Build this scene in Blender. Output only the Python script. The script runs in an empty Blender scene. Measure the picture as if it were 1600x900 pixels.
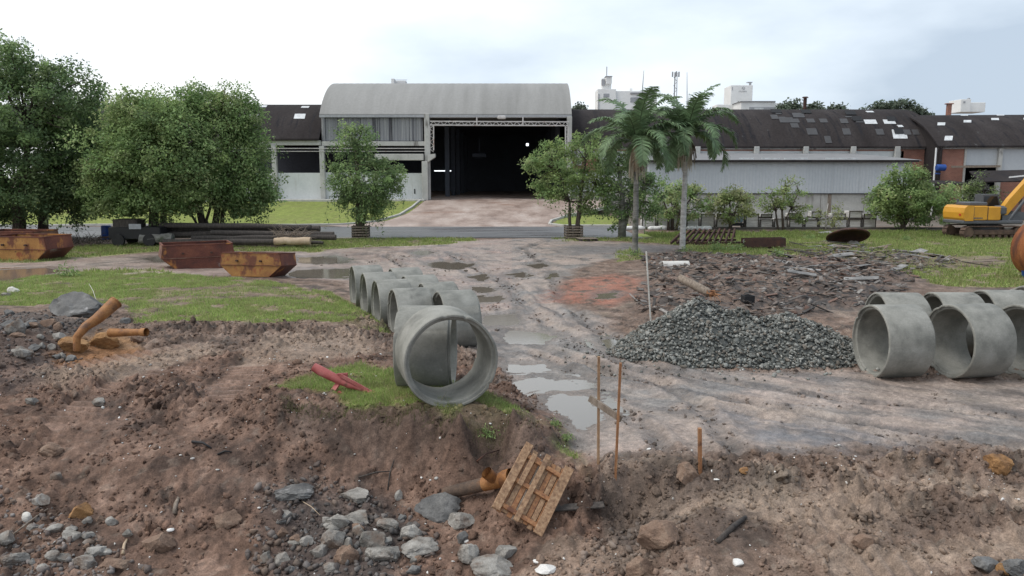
import bpy, math, random
import numpy as np
from mathutils import Vector, Matrix

# ------------------------------------------------------------------ scene, camera, sky, sun, exposure
scene = bpy.context.scene
COL = scene.collection
R = math.radians
random.seed(7)
CAM_Z = 4.04
PITCH = R(8.25)
FPX = 1200.0
cam_data = bpy.data.cameras.new("camera")
cam = bpy.data.objects.new("camera", cam_data)
COL.objects.link(cam)
cam.location = (0, 0, CAM_Z)
cam.rotation_euler = (R(90) - PITCH, 0, 0)
cam_data.sensor_width = 36.0
cam_data.lens = 36.0 * FPX / 1600.0
cam_data.clip_start = 0.1
cam_data.clip_end = 3000
scene.camera = cam
scene.render.resolution_x, scene.render.resolution_y = 1024, 576
scene.view_settings.view_transform = 'Standard'
scene.view_settings.look = 'None'
scene.view_settings.gamma = 1.0
scene.view_settings.use_curve_mapping = False
scene.view_settings.exposure = 0.27

SUN_EL, SUN_AZ = R(60), R(-105)          # azimuth measured from +Y towards +X
world = bpy.data.worlds.new("World")
scene.world = world
world.use_nodes = True
wn, wl = world.node_tree.nodes, world.node_tree.links
wn.clear()
w_out = wn.new('ShaderNodeOutputWorld')
w_bg = wn.new('ShaderNodeBackground')
w_sky = wn.new('ShaderNodeTexSky')
w_sky.sky_type = 'NISHITA'
w_sky.sun_disc = False
w_sky.sun_elevation = SUN_EL
w_sky.sun_rotation = SUN_AZ
w_sky.air_density = 1.0
w_sky.dust_density = 2.0
w_tc = wn.new('ShaderNodeTexCoord')
w_sep = wn.new('ShaderNodeSeparateXYZ')
wl.new(w_tc.outputs['Generated'], w_sep.inputs[0])
w_map = wn.new('ShaderNodeMapping')
w_map.inputs['Scale'].default_value = (1.0, 1.0, 2.6)
w_map.inputs['Location'].default_value = (3.1, 0.4, 0.2)
wl.new(w_tc.outputs['Generated'], w_map.inputs[0])
w_n1 = wn.new('ShaderNodeTexNoise')
w_n1.inputs['Scale'].default_value = 2.3
w_n1.inputs['Detail'].default_value = 6
w_n1.inputs['Roughness'].default_value = 0.5
wl.new(w_map.outputs[0], w_n1.inputs['Vector'])
# thick bright cloud to the left, thinner blue-grey deck to the right
w_ma = wn.new('ShaderNodeMath'); w_ma.operation = 'MULTIPLY_ADD'
wl.new(w_sep.outputs['X'], w_ma.inputs[0]); w_ma.inputs[1].default_value = -0.43
wl.new(w_n1.outputs['Fac'], w_ma.inputs[2])
w_ramp = wn.new('ShaderNodeValToRGB')
cr = w_ramp.color_ramp
cr.elements[0].position = 0.24; cr.elements[0].color = (4.9, 5.8, 6.9, 1)
cr.elements[1].position = 0.70; cr.elements[1].color = (10.6, 10.8, 10.9, 1)
e = cr.elements.new(0.45); e.color = (7.7, 8.6, 9.5, 1)
wl.new(w_ma.outputs[0], w_ramp.inputs[0])
w_mix = wn.new('ShaderNodeMixRGB')
w_mix.inputs['Fac'].default_value = 0.90       # cloud cover over the clear sky behind it
wl.new(w_sky.outputs[0], w_mix.inputs['Color1'])
wl.new(w_ramp.outputs[0], w_mix.inputs['Color2'])
wl.new(w_mix.outputs[0], w_bg.inputs['Color'])
w_bg.inputs['Strength'].default_value = 0.10
wl.new(w_bg.outputs[0], w_out.inputs['Surface'])

sun_data = bpy.data.lights.new("sun", 'SUN')
sun_data.energy = 1.5
sun_data.angle = R(25)
sun_data.color = (1.0, 0.96, 0.90)
sun = bpy.data.objects.new("sun", sun_data)
COL.objects.link(sun)
sdir = Vector((math.sin(SUN_AZ) * math.cos(SUN_EL), math.cos(SUN_AZ) * math.cos(SUN_EL), math.sin(SUN_EL)))
sun.rotation_euler = (-sdir).to_track_quat('-Z', 'Y').to_euler()
sun.location = (-20, 30, 60)

# ------------------------------------------------------------------ surveying helpers (photograph position -> metres)
CP, SP = math.cos(PITCH), math.sin(PITCH)
def ray(u, v):
    a, b = (u - 800.0) / FPX, -(v - 450.0) / FPX
    return Vector((a, CP + b * SP, -SP + b * CP))
def A(u, v, z=0.0):
    d = ray(u, v); return Vector((0, 0, CAM_Z)) + d * ((z - CAM_Z) / d.z)
def F(u, v, y):
    d = ray(u, v); return Vector((0, 0, CAM_Z)) + d * (y / d.y)

# ------------------------------------------------------------------ object helpers
def tag(o, label=None, cat=None, group=None, kind=None):
    if label: o["label"] = label
    if cat: o["category"] = cat
    if group: o["group"] = group
    if kind: o["kind"] = kind
    return o
def thing(name, label, cat, loc=(0, 0, 0), rot=(0, 0, 0), group=None):
    o = bpy.data.objects.new(name, None)
    COL.objects.link(o)
    o.location = loc; o.rotation_euler = rot
    o.empty_display_size = 0.3
    return tag(o, label, cat, group)
def copy_tree(o, parent=None):
    c = o.copy(); COL.objects.link(c)
    if parent is not None: c.parent = parent
    for ch in list(o.children): copy_tree(ch, c)
    return c
def frame(p0, p1):
    z = (Vector(p1) - Vector(p0)).normalized()
    h = Vector((0, 0, 1)) if abs(z.z) < 0.95 else Vector((1, 0, 0))
    x = h.cross(z).normalized(); y = z.cross(x)
    return x, y, z
class MB:
    def __init__(s): s.v = []; s.f = []
    def add(s, vs, fs):
        n = len(s.v); s.v += [tuple(p) for p in vs]; s.f += [tuple(i + n for i in f) for f in fs]; return s
    def box(s, c, size, rot=None, taper=1.0):
        hx, hy, hz = size[0] / 2, size[1] / 2, size[2] / 2
        vs = []
        for z in (-1, 1):
            t = 1.0 if z < 0 else taper
            for x, y in ((-1, -1), (1, -1), (1, 1), (-1, 1)):
                p = Vector((x * hx * t, y * hy * t, z * hz))
                if rot is not None: p = rot @ p
                vs.append(p + Vector(c))
        return s.add(vs, [(3, 2, 1, 0), (4, 5, 6, 7), (0, 1, 5, 4), (1, 2, 6, 5), (2, 3, 7, 6), (3, 0, 4, 7)])
    def bevbox(s, c, size, b=0.02, rot=None):
        hx, hy, hz = size[0] / 2, size[1] / 2, size[2] / 2
        b = min(b, hx * .45, hy * .45, hz * .45)
        rings = []
        for (ix, z) in ((b, -hz), (0, -hz + b), (0, hz - b), (b, hz)):
            X, Y = hx - ix, hy - ix
            rings.append([(-X + b, -Y, z), (X - b, -Y, z), (X, -Y + b, z), (X, Y - b, z), (X - b, Y, z), (-X + b, Y, z), (-X, Y - b, z), (-X, -Y + b, z)])
        vs = []
        for rg in rings:
            for p in rg:
                p = Vector(p)
                if rot is not None: p = rot @ p
                vs.append(p + Vector(c))
        fs = [tuple(range(7, -1, -1)), tuple(range(24, 32))]
        for k in range(3):
            for i in range(8):
                j = (i + 1) % 8
                fs.append((k * 8 + i, k * 8 + j, k * 8 + 8 + j, k * 8 + 8 + i))
        return s.add(vs, fs)
    def beam(s, p0, p1, w, h, roll=0.0):
        x, y, z = frame(p0, p1)
        if roll:
            c, q = math.cos(roll), math.sin(roll); x, y = x * c + y * q, y * c - x * q
        vs = []
        for p in (Vector(p0), Vector(p1)):
            for a, b in ((-1, -1), (1, -1), (1, 1), (-1, 1)):
                vs.append(p + x * a * w / 2 + y * b * h / 2)
        return s.add(vs, [(3, 2, 1, 0), (4, 5, 6, 7), (0, 1, 5, 4), (1, 2, 6, 5), (2, 3, 7, 6), (3, 0, 4, 7)])
    def tube(s, pts, rad, n=8, caps=True, jit=0.0, rng=random):
        pts = [Vector(p) for p in pts]
        if not hasattr(rad, '__len__'): rad = [rad] * len(pts)
        x = None; rings = []
        for i, p in enumerate(pts):
            t = (pts[min(i + 1, len(pts) - 1)] - pts[max(i - 1, 0)]).normalized()
            if x is None:
                h = Vector((0, 0, 1)) if abs(t.z) < 0.9 else Vector((1, 0, 0))
                x = h.cross(t).normalized()
            else:
                x = (x - t * x.dot(t)).normalized()
            y = t.cross(x)
            rings.append([p + (x * math.cos(2 * math.pi * k / n) + y * math.sin(2 * math.pi * k / n)) * rad[i] * (1 + jit * rng.uniform(-1, 1)) for k in range(n)])
        vs = [q for rg in rings for q in rg]; fs = []
        for i in range(len(pts) - 1):
            for k in range(n):
                j = (k + 1) % n
                fs.append((i * n + k, i * n + j, i * n + n + j, i * n + n + k))
        if caps:
            fs.append(tuple(range(n - 1, -1, -1))); m = (len(pts) - 1) * n; fs.append(tuple(range(m, m + n)))
        return s.add(vs, fs)
    def prism(s, poly, thick, M=None):
        n = len(poly); vs = []
        for t in (-thick / 2, thick / 2):
            for a, b in poly:
                p = Vector((a, t, b))
                if M is not None: p = M @ p
                vs.append(p)
        fs = [tuple(range(n)), tuple(range(2 * n - 1, n - 1, -1))]
        for i in range(n):
            j = (i + 1) % n; fs.append((i, i + n, j + n, j))
        return s.add(vs, fs)
    def plate(s, quad, th):
        q = [Vector(p) for p in quad]
        nrm = (q[1] - q[0]).cross(q[-1] - q[0]).normalized() * th
        n = len(q)
        vs = q + [p - nrm for p in q]
        fs = [tuple(range(n)), tuple(range(2 * n - 1, n - 1, -1))]
        for i in range(n):
            j = (i + 1) % n; fs.append((i, i + n, j + n, j))
        return s.add(vs, fs)
    def build(s, name, mat, parent=None, smooth=False, auto=None):
        me = bpy.data.meshes.new(name)
        me.from_pydata(s.v, [], s.f); me.validate(); me.update()
        o = bpy.data.objects.new(name, me); COL.objects.link(o)
        if mat: me.materials.append(mat)
        if parent: o.parent = parent
        if smooth:
            me.polygons.foreach_set('use_smooth', [True] * len(me.polygons))
            if auto: sharp(me, auto)
        return o
def sharp(me, ang):
    me.set_sharp_from_angle(angle=ang)
def np_mesh(name, V, Fc, mat, parent=None, smooth=False, col=None, colname='Col'):
    """mesh from numpy arrays; Fc is (n,3) or (n,4)"""
    me = bpy.data.meshes.new(name)
    V = np.ascontiguousarray(V, dtype=np.float32); Fc = np.ascontiguousarray(Fc, dtype=np.int32)
    k = Fc.shape[1]
    me.vertices.add(len(V)); me.vertices.foreach_set('co', V.ravel())
    me.loops.add(Fc.size); me.loops.foreach_set('vertex_index', Fc.ravel())
    me.polygons.add(len(Fc)); me.polygons.foreach_set('loop_start', np.arange(0, Fc.size, k, dtype=np.int32))
    if smooth: me.polygons.foreach_set('use_smooth', np.ones(len(Fc), dtype=bool))
    me.update(calc_edges=True)
    if col is not None:
        a = me.color_attributes.new(colname, 'FLOAT_COLOR', 'POINT')
        a.data.foreach_set('color', np.ascontiguousarray(np.c_[col, np.ones(len(V))] if col.shape[1] == 3 else col, dtype=np.float32).ravel())
    if mat: me.materials.append(mat)
    o = bpy.data.objects.new(name, me); COL.objects.link(o)
    if parent: o.parent = parent
    return o

# ------------------------------------------------------------------ materials
def mat_nodes(name):
    m = bpy.data.materials.new(name); m.use_nodes = True
    nt = m.node_tree
    return m, nt, nt.nodes, nt.links, nt.nodes['Principled BSDF']
def c4(c): return (c[0], c[1], c[2], 1.0)
def pm(name, cols, scale=4.0, detail=6, rough=0.8, rvar=0.1, bump=0.15, bscale=None, metal=0.0, spec=0.4,
       stretch=(1, 1, 1), layers=(), fine=0.18, ramp=(0.32, 0.68), rnd=True, bdist=0.02):
    """procedural: large noise between the colours in cols, fine grain, and layers (colour, scale, lo, hi, stretch)"""
    m, nt, N, L, B = mat_nodes(name)
    tc = N.new('ShaderNodeTexCoord'); oi = N.new('ShaderNodeObjectInfo')
    vec = tc.outputs['Object']
    if rnd:
        mu = N.new('ShaderNodeVectorMath'); mu.operation = 'MULTIPLY_ADD'
        co = N.new('ShaderNodeCombineXYZ')
        for i in range(3): L.new(oi.outputs['Random'], co.inputs[i])
        mu.inputs[1].default_value = (37.0, 71.0, 53.0)
        L.new(co.outputs[0], mu.inputs[0]); L.new(vec, mu.inputs[2]); vec = mu.outputs[0]
    def noise(sc, st=(1, 1, 1), det=detail, ro=0.6):
        mp = N.new('ShaderNodeMapping'); mp.inputs['Scale'].default_value = st
        L.new(vec, mp.inputs[0])
        n = N.new('ShaderNodeTexNoise'); n.inputs['Scale'].default_value = sc
        n.inputs['Detail'].default_value = det; n.inputs['Roughness'].default_value = ro
        L.new(mp.outputs[0], n.inputs['Vector']); return n.outputs['Fac']
    n1 = noise(scale, stretch)
    cr = N.new('ShaderNodeValToRGB'); el = cr.color_ramp.elements
    k = len(cols)
    el[0].position = ramp[0]; el[0].color = c4(cols[0]); el[1].position = ramp[1]; el[1].color = c4(cols[-1])
    for i in range(1, k - 1):
        q = el.new(ramp[0] + (ramp[1] - ramp[0]) * i / (k - 1)); q.color = c4(cols[i])
    L.new(n1, cr.inputs[0]); cur = cr.outputs[0]
    for (lc, ls, lo, hi, lst) in layers:
        nn = noise(ls, lst)
        mr = N.new('ShaderNodeMapRange'); mr.inputs['From Min'].default_value = lo; mr.inputs['From Max'].default_value = hi
        mr.interpolation_type = 'SMOOTHSTEP'
        L.new(nn, mr.inputs[0])
        mx = N.new('ShaderNodeMixRGB'); L.new(mr.outputs[0], mx.inputs['Fac']); L.new(cur, mx.inputs['Color1'])
        mx.inputs['Color2'].default_value = c4(lc); cur = mx.outputs[0]
    fn = noise(scale * 14, (1, 1, 1), 3)
    if fine:
        mr = N.new('ShaderNodeMapRange'); mr.inputs['From Min'].default_value = 0.25; mr.inputs['From Max'].default_value = 0.75
        mr.inputs['To Min'].default_value = 1 - fine; mr.inputs['To Max'].default_value = 1 + fine
        L.new(fn, mr.inputs[0])
        mx = N.new('ShaderNodeMixRGB'); mx.blend_type = 'MULTIPLY'; mx.inputs['Fac'].default_value = 1
        L.new(cur, mx.inputs['Color1']); L.new(mr.outputs[0], mx.inputs['Color2']); cur = mx.outputs[0]
    L.new(cur, B.inputs['Base Color'])
    mr = N.new('ShaderNodeMapRange'); mr.inputs['To Min'].default_value = max(0.03, rough - rvar); mr.inputs['To Max'].default_value = min(1, rough + rvar)
    mr.inputs['From Min'].default_value = 0.3; mr.inputs['From Max'].default_value = 0.7
    L.new(n1, mr.inputs[0]); L.new(mr.outputs[0], B.inputs['Roughness'])
    B.inputs['Metallic'].default_value = metal
    B.inputs['Specular IOR Level'].default_value = spec
    if bump:
        bn = noise(bscale or scale * 8, (1, 1, 1), 5)
        bp = N.new('ShaderNodeBump'); bp.inputs['Strength'].default_value = bump; bp.inputs['Distance'].default_value = bdist
        L.new(bn, bp.inputs['Height']); L.new(bp.outputs[0], B.inputs['Normal'])
    return m
def attr_mat(name, rough=0.6, bump=0.3, bscale=30, fine=0.25, fscale=20, transl=0.0, spec=0.3, attr='Col', bdist=0.02):
    m, nt, N, L, B = mat_nodes(name)
    at = N.new('ShaderNodeAttribute'); at.attribute_name = attr
    tc = N.new('ShaderNodeTexCoord')
    n = N.new('ShaderNodeTexNoise'); n.inputs['Scale'].default_value = fscale; n.inputs['Detail'].default_value = 5
    L.new(tc.outputs['Object'], n.inputs['Vector'])
    mr = N.new('ShaderNodeMapRange'); mr.inputs['From Min'].default_value = 0.25; mr.inputs['From Max'].default_value = 0.75
    mr.inputs['To Min'].default_value = 1 - fine; mr.inputs['To Max'].default_value = 1 + fine
    L.new(n.outputs['Fac'], mr.inputs[0])
    mx = N.new('ShaderNodeMixRGB'); mx.blend_type = 'MULTIPLY'; mx.inputs['Fac'].default_value = 1
    L.new(at.outputs['Color'], mx.inputs['Color1']); L.new(mr.outputs[0], mx.inputs['Color2'])
    L.new(mx.outputs[0], B.inputs['Base Color'])
    B.inputs['Roughness'].default_value = rough; B.inputs['Specular IOR Level'].default_value = spec
    if bump:
        bn = N.new('ShaderNodeTexNoise'); bn.inputs['Scale'].default_value = bscale; bn.inputs['Detail'].default_value = 6
        L.new(tc.outputs['Object'], bn.inputs['Vector'])
        bp = N.new('ShaderNodeBump'); bp.inputs['Strength'].default_value = bump; bp.inputs['Distance'].default_value = bdist
        L.new(bn.outputs['Fac'], bp.inputs['Height']); L.new(bp.outputs[0], B.inputs['Normal'])
    if transl:
        t = N.new('ShaderNodeBsdfTranslucent'); L.new(mx.outputs[0], t.inputs['Color'])
        ms = N.new('ShaderNodeMixShader'); ms.inputs['Fac'].default_value = transl
        L.new(B.outputs[0], ms.inputs[1]); L.new(t.outputs[0], ms.inputs[2])
        L.new(ms.outputs[0], N['Material Output'].inputs['Surface'])
    return m
M = {}
M['concrete'] = pm('concrete', [(.155, .155, .138), (.235, .232, .208), (.30, .295, .268)], 2.2, rough=.78, bump=.25, bscale=25, bdist=.012,
    layers=[((.10, .10, .09), 1.6, .54, .78, (1, 1, .5)), ((.40, .39, .36), 5.0, .66, .82, (1, 1, 1)), ((.20, .17, .12), 1.4, .66, .85, (1, 1, 1))], fine=.12)
M['rock'] = pm('rock', [(.12, .113, .102), (.23, .215, .195), (.34, .325, .30)], 4.5, rough=.85, bump=.6, bscale=22, bdist=.02,
    layers=[((.14, .10, .076), 2.6, .50, .68, (1, 1, 1))], fine=.3)
M['rock_dark'] = pm('rock_dark', [(.06, .06, .062), (.11, .108, .105), (.20, .195, .19)], 3.0, rough=.7, bump=.6, bscale=16, bdist=.02, fine=.3,
    layers=[((.33, .32, .32), 2.4, .62, .70, (1, 1, 1))])
M['clay'] = pm('clay', [(.16, .085, .04), (.27, .145, .06), (.35, .20, .095)], 5, rough=.9, bump=.7, bscale=20, bdist=.03, fine=.3,
    layers=[((.14, .08, .05), 3, .6, .75, (1, 1, 1))])
M['soilrock'] = pm('soilrock', [(.13, .085, .062), (.19, .125, .09), (.25, .18, .135)], 5, rough=.9, bump=.7, bscale=20, bdist=.03, fine=.3)
M['gravel'] = None
M['ceramic_rust'] = pm('ceramic_rust', [(.12, .05, .022), (.27, .115, .035), (.36, .18, .07)], 3.5, rough=.6, bump=.25, fine=.25,
    layers=[((.10, .055, .035), 2.5, .56, .72, (1, 1, 1))])
M['rust'] = pm('rust', [(.035, .02, .018), (.065, .032, .026), (.11, .05, .032)], 3.0, rough=.85, bump=.35, fine=.3,
    layers=[((.05, .035, .032), 1.5, .5, .7, (1, 1, 1))])
M['rust_orange'] = pm('rust_orange', [(.16, .05, .02), (.26, .09, .03), (.33, .13, .045)], 2.0, rough=.85, bump=.3, fine=.3,
    layers=[((.09, .035, .022), 1.5, .55, .72, (1, 1, .4))])
M['skip_yellow'] = pm('skip_yellow', [(.24, .11, .035), (.32, .155, .045), (.40, .215, .07)], 1.6, rough=.65, bump=.2, fine=.2,
    layers=[((.13, .045, .025), 1.6, .50, .60, (1, 1, .55)), ((.24, .075, .03), 3.6, .55, .66, (1, 1, .6)), ((.075, .032, .024), 6.0, .62, .72, (1, 1, .7))])
M['skip_rust'] = pm('skip_rust', [(.07, .028, .022), (.13, .045, .032), (.20, .075, .045)], 1.4, rough=.75, bump=.2, fine=.25,
    layers=[((.40, .17, .045), 0.9, .58, .66, (1, 1, .6)), ((.23, .20, .19), 1.3, .62, .75, (1, 1, 1))])
M['skip_inside'] = pm('skip_inside', [(.10, .05, .04), (.17, .085, .06), (.24, .16, .12)], 2.0, rough=.85, bump=.3, fine=.25)
M['redpaint'] = pm('redpaint', [(.26, .055, .05), (.34, .09, .085), (.42, .16, .15)], 3.0, rough=.6, bump=.15, fine=.15,
    layers=[((.13, .05, .035), 5, .6, .72, (1, 1, 1))])
M['wood_fresh'] = pm('wood_fresh', [(.17, .095, .055), (.29, .175, .10), (.40, .265, .165)], 2.5, rough=.75, bump=.25, fine=.2, stretch=(9, 9, 1.2),
    layers=[((.12, .07, .045), 2.2, .58, .70, (1, 1, 1))])
M['wood_orange'] = pm('wood_orange', [(.17, .075, .038), (.29, .135, .06), (.36, .195, .10)], 2.5, rough=.7, bump=.25, fine=.2, stretch=(9, 9, 1.2),
    layers=[((.13, .055, .03), 3, .6, .70, (1, 1, 1))])
M['wood_grey'] = pm('wood_grey', [(.13, .10, .08), (.21, .17, .135), (.29, .24, .20)], 2.5, rough=.85, bump=.3, fine=.25, stretch=(8, 8, 1.2))
M['wood_dark'] = pm('wood_dark', [(.030, .026, .024), (.055, .047, .042), (.095, .08, .07)], 2.5, rough=.85, bump=.4, fine=.3, stretch=(6, 6, 1.5))
M['wood_cut'] = pm('wood_cut', [(.30, .21, .14), (.42, .32, .22), (.50, .40, .30)], 2.5, rough=.8, bump=.3, fine=.2)
M['white_wood'] = pm('white_wood', [(.42, .40, .36), (.55, .53, .49), (.66, .64, .60)], 2.5, rough=.8, bump=.2, fine=.15)
M['black'] = pm('black', [(.012, .012, .013), (.022, .022, .024)], 3, rough=.6, bump=.1)
M['bluep'] = pm('bluep', [(.012, .045, .20), (.02, .08, .32)], 3, rough=.45, bump=.05)
M['asb_slate'] = pm('asb_slate', [(.10, .10, .10), (.20, .195, .19), (.33, .32, .31)], 1.8, rough=.85, bump=.3, fine=.3)
M['white_chip'] = pm('white_chip', [(.55, .53, .50), (.75, .74, .72)], 6, rough=.7, bump=.1)

# ------------------------------------------------------------------ noise and terrain
rs = np.random.RandomState(11)
_perm = rs.permutation(512); _perm = np.r_[_perm, _perm]
_ang = rs.uniform(0, 2 * np.pi, 512); _gx, _gy = np.cos(_ang), np.sin(_ang)
def gnoise(x, y):
    xi = np.floor(x).astype(np.int64); yi = np.floor(y).astype(np.int64)
    xf, yf = x - xi, y - yi
    u, v = xf * xf * xf * (xf * (xf * 6 - 15) + 10), yf * yf * yf * (yf * (yf * 6 - 15) + 10)
    def g(a, b):
        h = _perm[(_perm[(xi + a) & 511] + yi + b) & 511]
        return _gx[h] * (xf - a) + _gy[h] * (yf - b)
    n0 = g(0, 0) * (1 - u) + g(1, 0) * u
    n1 = g(0, 1) * (1 - u) + g(1, 1) * u
    return (n0 * (1 - v) + n1 * v) * 1.5
def fbm(x, y, f=1.0, o=4, gain=0.5, off=0.0):
    s = 0; a = 1.0; t = 0
    for i in range(o):
        s = s + a * gnoise(x * f + off + 17.3 * i, y * f - off + 9.1 * i); t += a; a *= gain; f *= 2.03
    return s / t
def ridged(x, y, f=1.0, o=3, off=0.0):
    s = 0; a = 1.0; t = 0
    for i in range(o):
        s = s + a * (1 - np.abs(gnoise(x * f + off + 5.7 * i, y * f + off)) * 2); t += a; a *= .5; f *= 2.1
    return s / t
def sstep(a, b, x):
    t = np.clip((x - a) / (b - a), 0, 1); return t * t * (3 - 2 * t)

# surveyed spot heights: (u, v, z) read off the photograph, and (x, y, z) in metres
SPOT = [(0, 440, .25), (100, 430, .2), (250, 420, .12), (400, 440, .18), (450, 500, .35), (300, 500, .38), (200, 500, .38), (60, 480, .3),
    (0, 575, .5), (60, 560, .5), (100, 565, .38), (150, 522, .5), (0, 505, .85), (50, 503, .85), (0, 535, .75), (60, 530, .72), (100, 515, .62), (300, 560, .35), (450, 560, .35), (550, 540, .3), (200, 620, .3),
    (350, 620, .33), (420, 640, .32), (500, 600, .38), (600, 630, .42), (700, 645, .43), (780, 650, .40), (835, 650, .28), (640, 580, .36), (740, 590, .18),
    (760, 560, .0), (835, 632, .05), (780, 500, -.25), (800, 560, -.2), (860, 605, -.15), (900, 640, -.12), (950, 560, -.06), (1000, 600, -.03),
    (1100, 620, 0), (1300, 620, 0), (1500, 620, .02), (1600, 650, .05), (900, 480, -.12), (800, 440, -.22), (900, 430, -.1), (700, 430, -.26),
    (400, 425, 0), (300, 415, 0), (60, 405, .0), (480, 410, -.1), (150, 400, .05), (100, 380, .05), (300, 380, .05), (600, 380, 0), (800, 380, 0),
    (1000, 385, 0), (1200, 390, .05), (1400, 400, .05), (1600, 400, 0), (1100, 440, .05), (1300, 450, .08), (1500, 480, .0),
    (480, 765, -.42), (560, 765, -.47), (640, 765, -.5), (720, 765, -.42), (790, 765, -.22), (870, 765, -.15), (830, 725, .08), (830, 800, -.42), (880, 800, -.38),
    (480, 645, .33), (560, 648, .39), (640, 655, .42), (720, 662, .43), (800, 664, .40), (850, 668, .30), (876, 700, .05), (905, 730, -.02), (500, 698, .0), (560, 700, -.02), (620, 703, -.03), (680, 706, -.03), (740, 708, -.02), (790, 706, .0),
    (400, 860, -.7), (500, 880, -.75), (600, 880, -.75), (700, 880, -.75), (800, 880, -.7), (850, 830, -.55), (700, 820, -.62), (550, 820, -.62), (420, 810, -.55),
    (380, 700, .05), (300, 700, .05), (200, 680, .15), (100, 660, .2), (0, 640, .3), (300, 780, -.35), (200, 780, -.3), (100, 760, -.2), (0, 740, -.05),
    (0, 860, -.5), (150, 880, -.65), (300, 880, -.7), (900, 700, -.02), (950, 735, .02), (1000, 730, .03), (1095, 722, .02), (1200, 722, .03), (1400, 712, .03),
    (1600, 720, .05), (930, 770, -.2), (900, 790, -.36), (985, 818, -.60), (955, 806, -.5), (1020, 838, -.42), (1060, 850, -.15), (1100, 800, -.08), (1200, 800, -.10), (1400, 800, -.05),
    (1600, 800, .02), (880, 850, -.5), (1000, 890, -.4), (1200, 890, -.25), (1400, 890, -.15), (1600, 890, -.05)]
WSPOT = [(-2.5, 19.7, -.3), (-3.1, 21.4, -.3), (-3.8, 23.0, -.3), (-4.6, 24.8, -.3), (-1.2, 19.4, -.3), (-1.7, 21.0, -.3), (-2.3, 22.6, -.3), (-3.0, 24.3, -.3),
    (-4.0, 19.5, .32), (-4.7, 21.3, .3), (-5.5, 23.0, .22), (-6.3, 25, .08), (-2.6, 17.4, .3), (-1.5, 17.0, -.05), (-0.4, 16.5, -.2), (7.2, 15.3, 0), (9.5, 15.3, 0), (8, 17, 0), (11, 16.5, 0),
    (-12, 3, -.5), (0, 2, -.9), (12, 3, -.2), (0, -12, -.6), (-30, 0, 0), (30, 0, 0), (-40, 20, .2), (40, 25, 0), (-20, 12, .4), (20, 12, .1)]
for x in (-90, -60, -40, -25, -12, -4, 4, 12, 25, 40, 60, 90):
    WSPOT += [(x, 49, 0), (x, 56, 0), (x, 63.5, 0)]
    zz = 1.62 if x < 12 else 0.0
    WSPOT += [(x, 82, zz), (x, 100, zz), (x, 140, zz), (x, 72.5, zz * .5)]
CP_ = np.array([[*A(u, v, z)] for u, v, z in SPOT] + WSPOT)
def _rbf_fit():
    P = CP_; n = len(P)
    d = np.sqrt(((P[:, None, :2] - P[None, :, :2]) ** 2).sum(-1))
    K = np.zeros((n + 3, n + 3)); K[:n, :n] = -d - 0.05 * np.eye(n)
    Q = np.c_[np.ones(n), P[:, :2]]; K[:n, n:] = Q; K[n:, :n] = Q.T
    return np.linalg.solve(K, np.r_[P[:, 2], 0, 0, 0])
_w = _rbf_fit()
def base_h(x, y):
    x = np.asarray(x, dtype=np.float64); y = np.asarray(y, dtype=np.float64)
    s = np.full(x.shape, _w[-3]) + _w[-2] * x + _w[-1] * y
    for (px, py, _), w in zip(CP_, _w[:-3]):
        s = s - w * np.sqrt((x - px) ** 2 + (y - py) ** 2 + 1e-6)
    far = sstep(140, 260, np.hypot(x, y))
    return s * (1 - far) + 1.0 * far
def polyW(pts, z=0.0): return np.array([[A(u, v, z).x, A(u, v, z).y] for u, v in pts])
def sdist(poly, x, y):
    """signed distance to a polygon, negative inside"""
    d = np.full(x.shape, 1e9); ins = np.zeros(x.shape, dtype=bool); n = len(poly)
    for i in range(n):
        ax, ay = poly[i]; bx, by = poly[(i + 1) % n]
        ex, ey = bx - ax, by - ay; wx, wy = x - ax, y - ay
        t = np.clip((wx * ex + wy * ey) / (ex * ex + ey * ey + 1e-12), 0, 1)
        d = np.minimum(d, (wx - ex * t) ** 2 + (wy - ey * t) ** 2)
        c = ((ay > y) != (by > y)) & (x < (bx - ax) * (y - ay) / (by - ay + 1e-12) + ax)
        ins ^= c
    d = np.sqrt(d)
    return np.where(ins, -d, d)
def ldist(line, x, y):
    d = np.full(x.shape, 1e9); tt = np.zeros(x.shape); L0 = 0.0; sg = np.zeros(x.shape)
    for i in range(len(line) - 1):
        ax, ay = line[i]; bx, by = line[i + 1]
        ex, ey = bx - ax, by - ay; l = math.hypot(ex, ey); wx, wy = x - ax, y - ay
        t = np.clip((wx * ex + wy * ey) / (l * l), 0, 1)
        q = np.hypot(wx - ex * t, wy - ey * t); m = q < d
        d = np.where(m, q, d); tt = np.where(m, L0 + t * l, tt); L0 += l
    return d, tt
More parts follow.
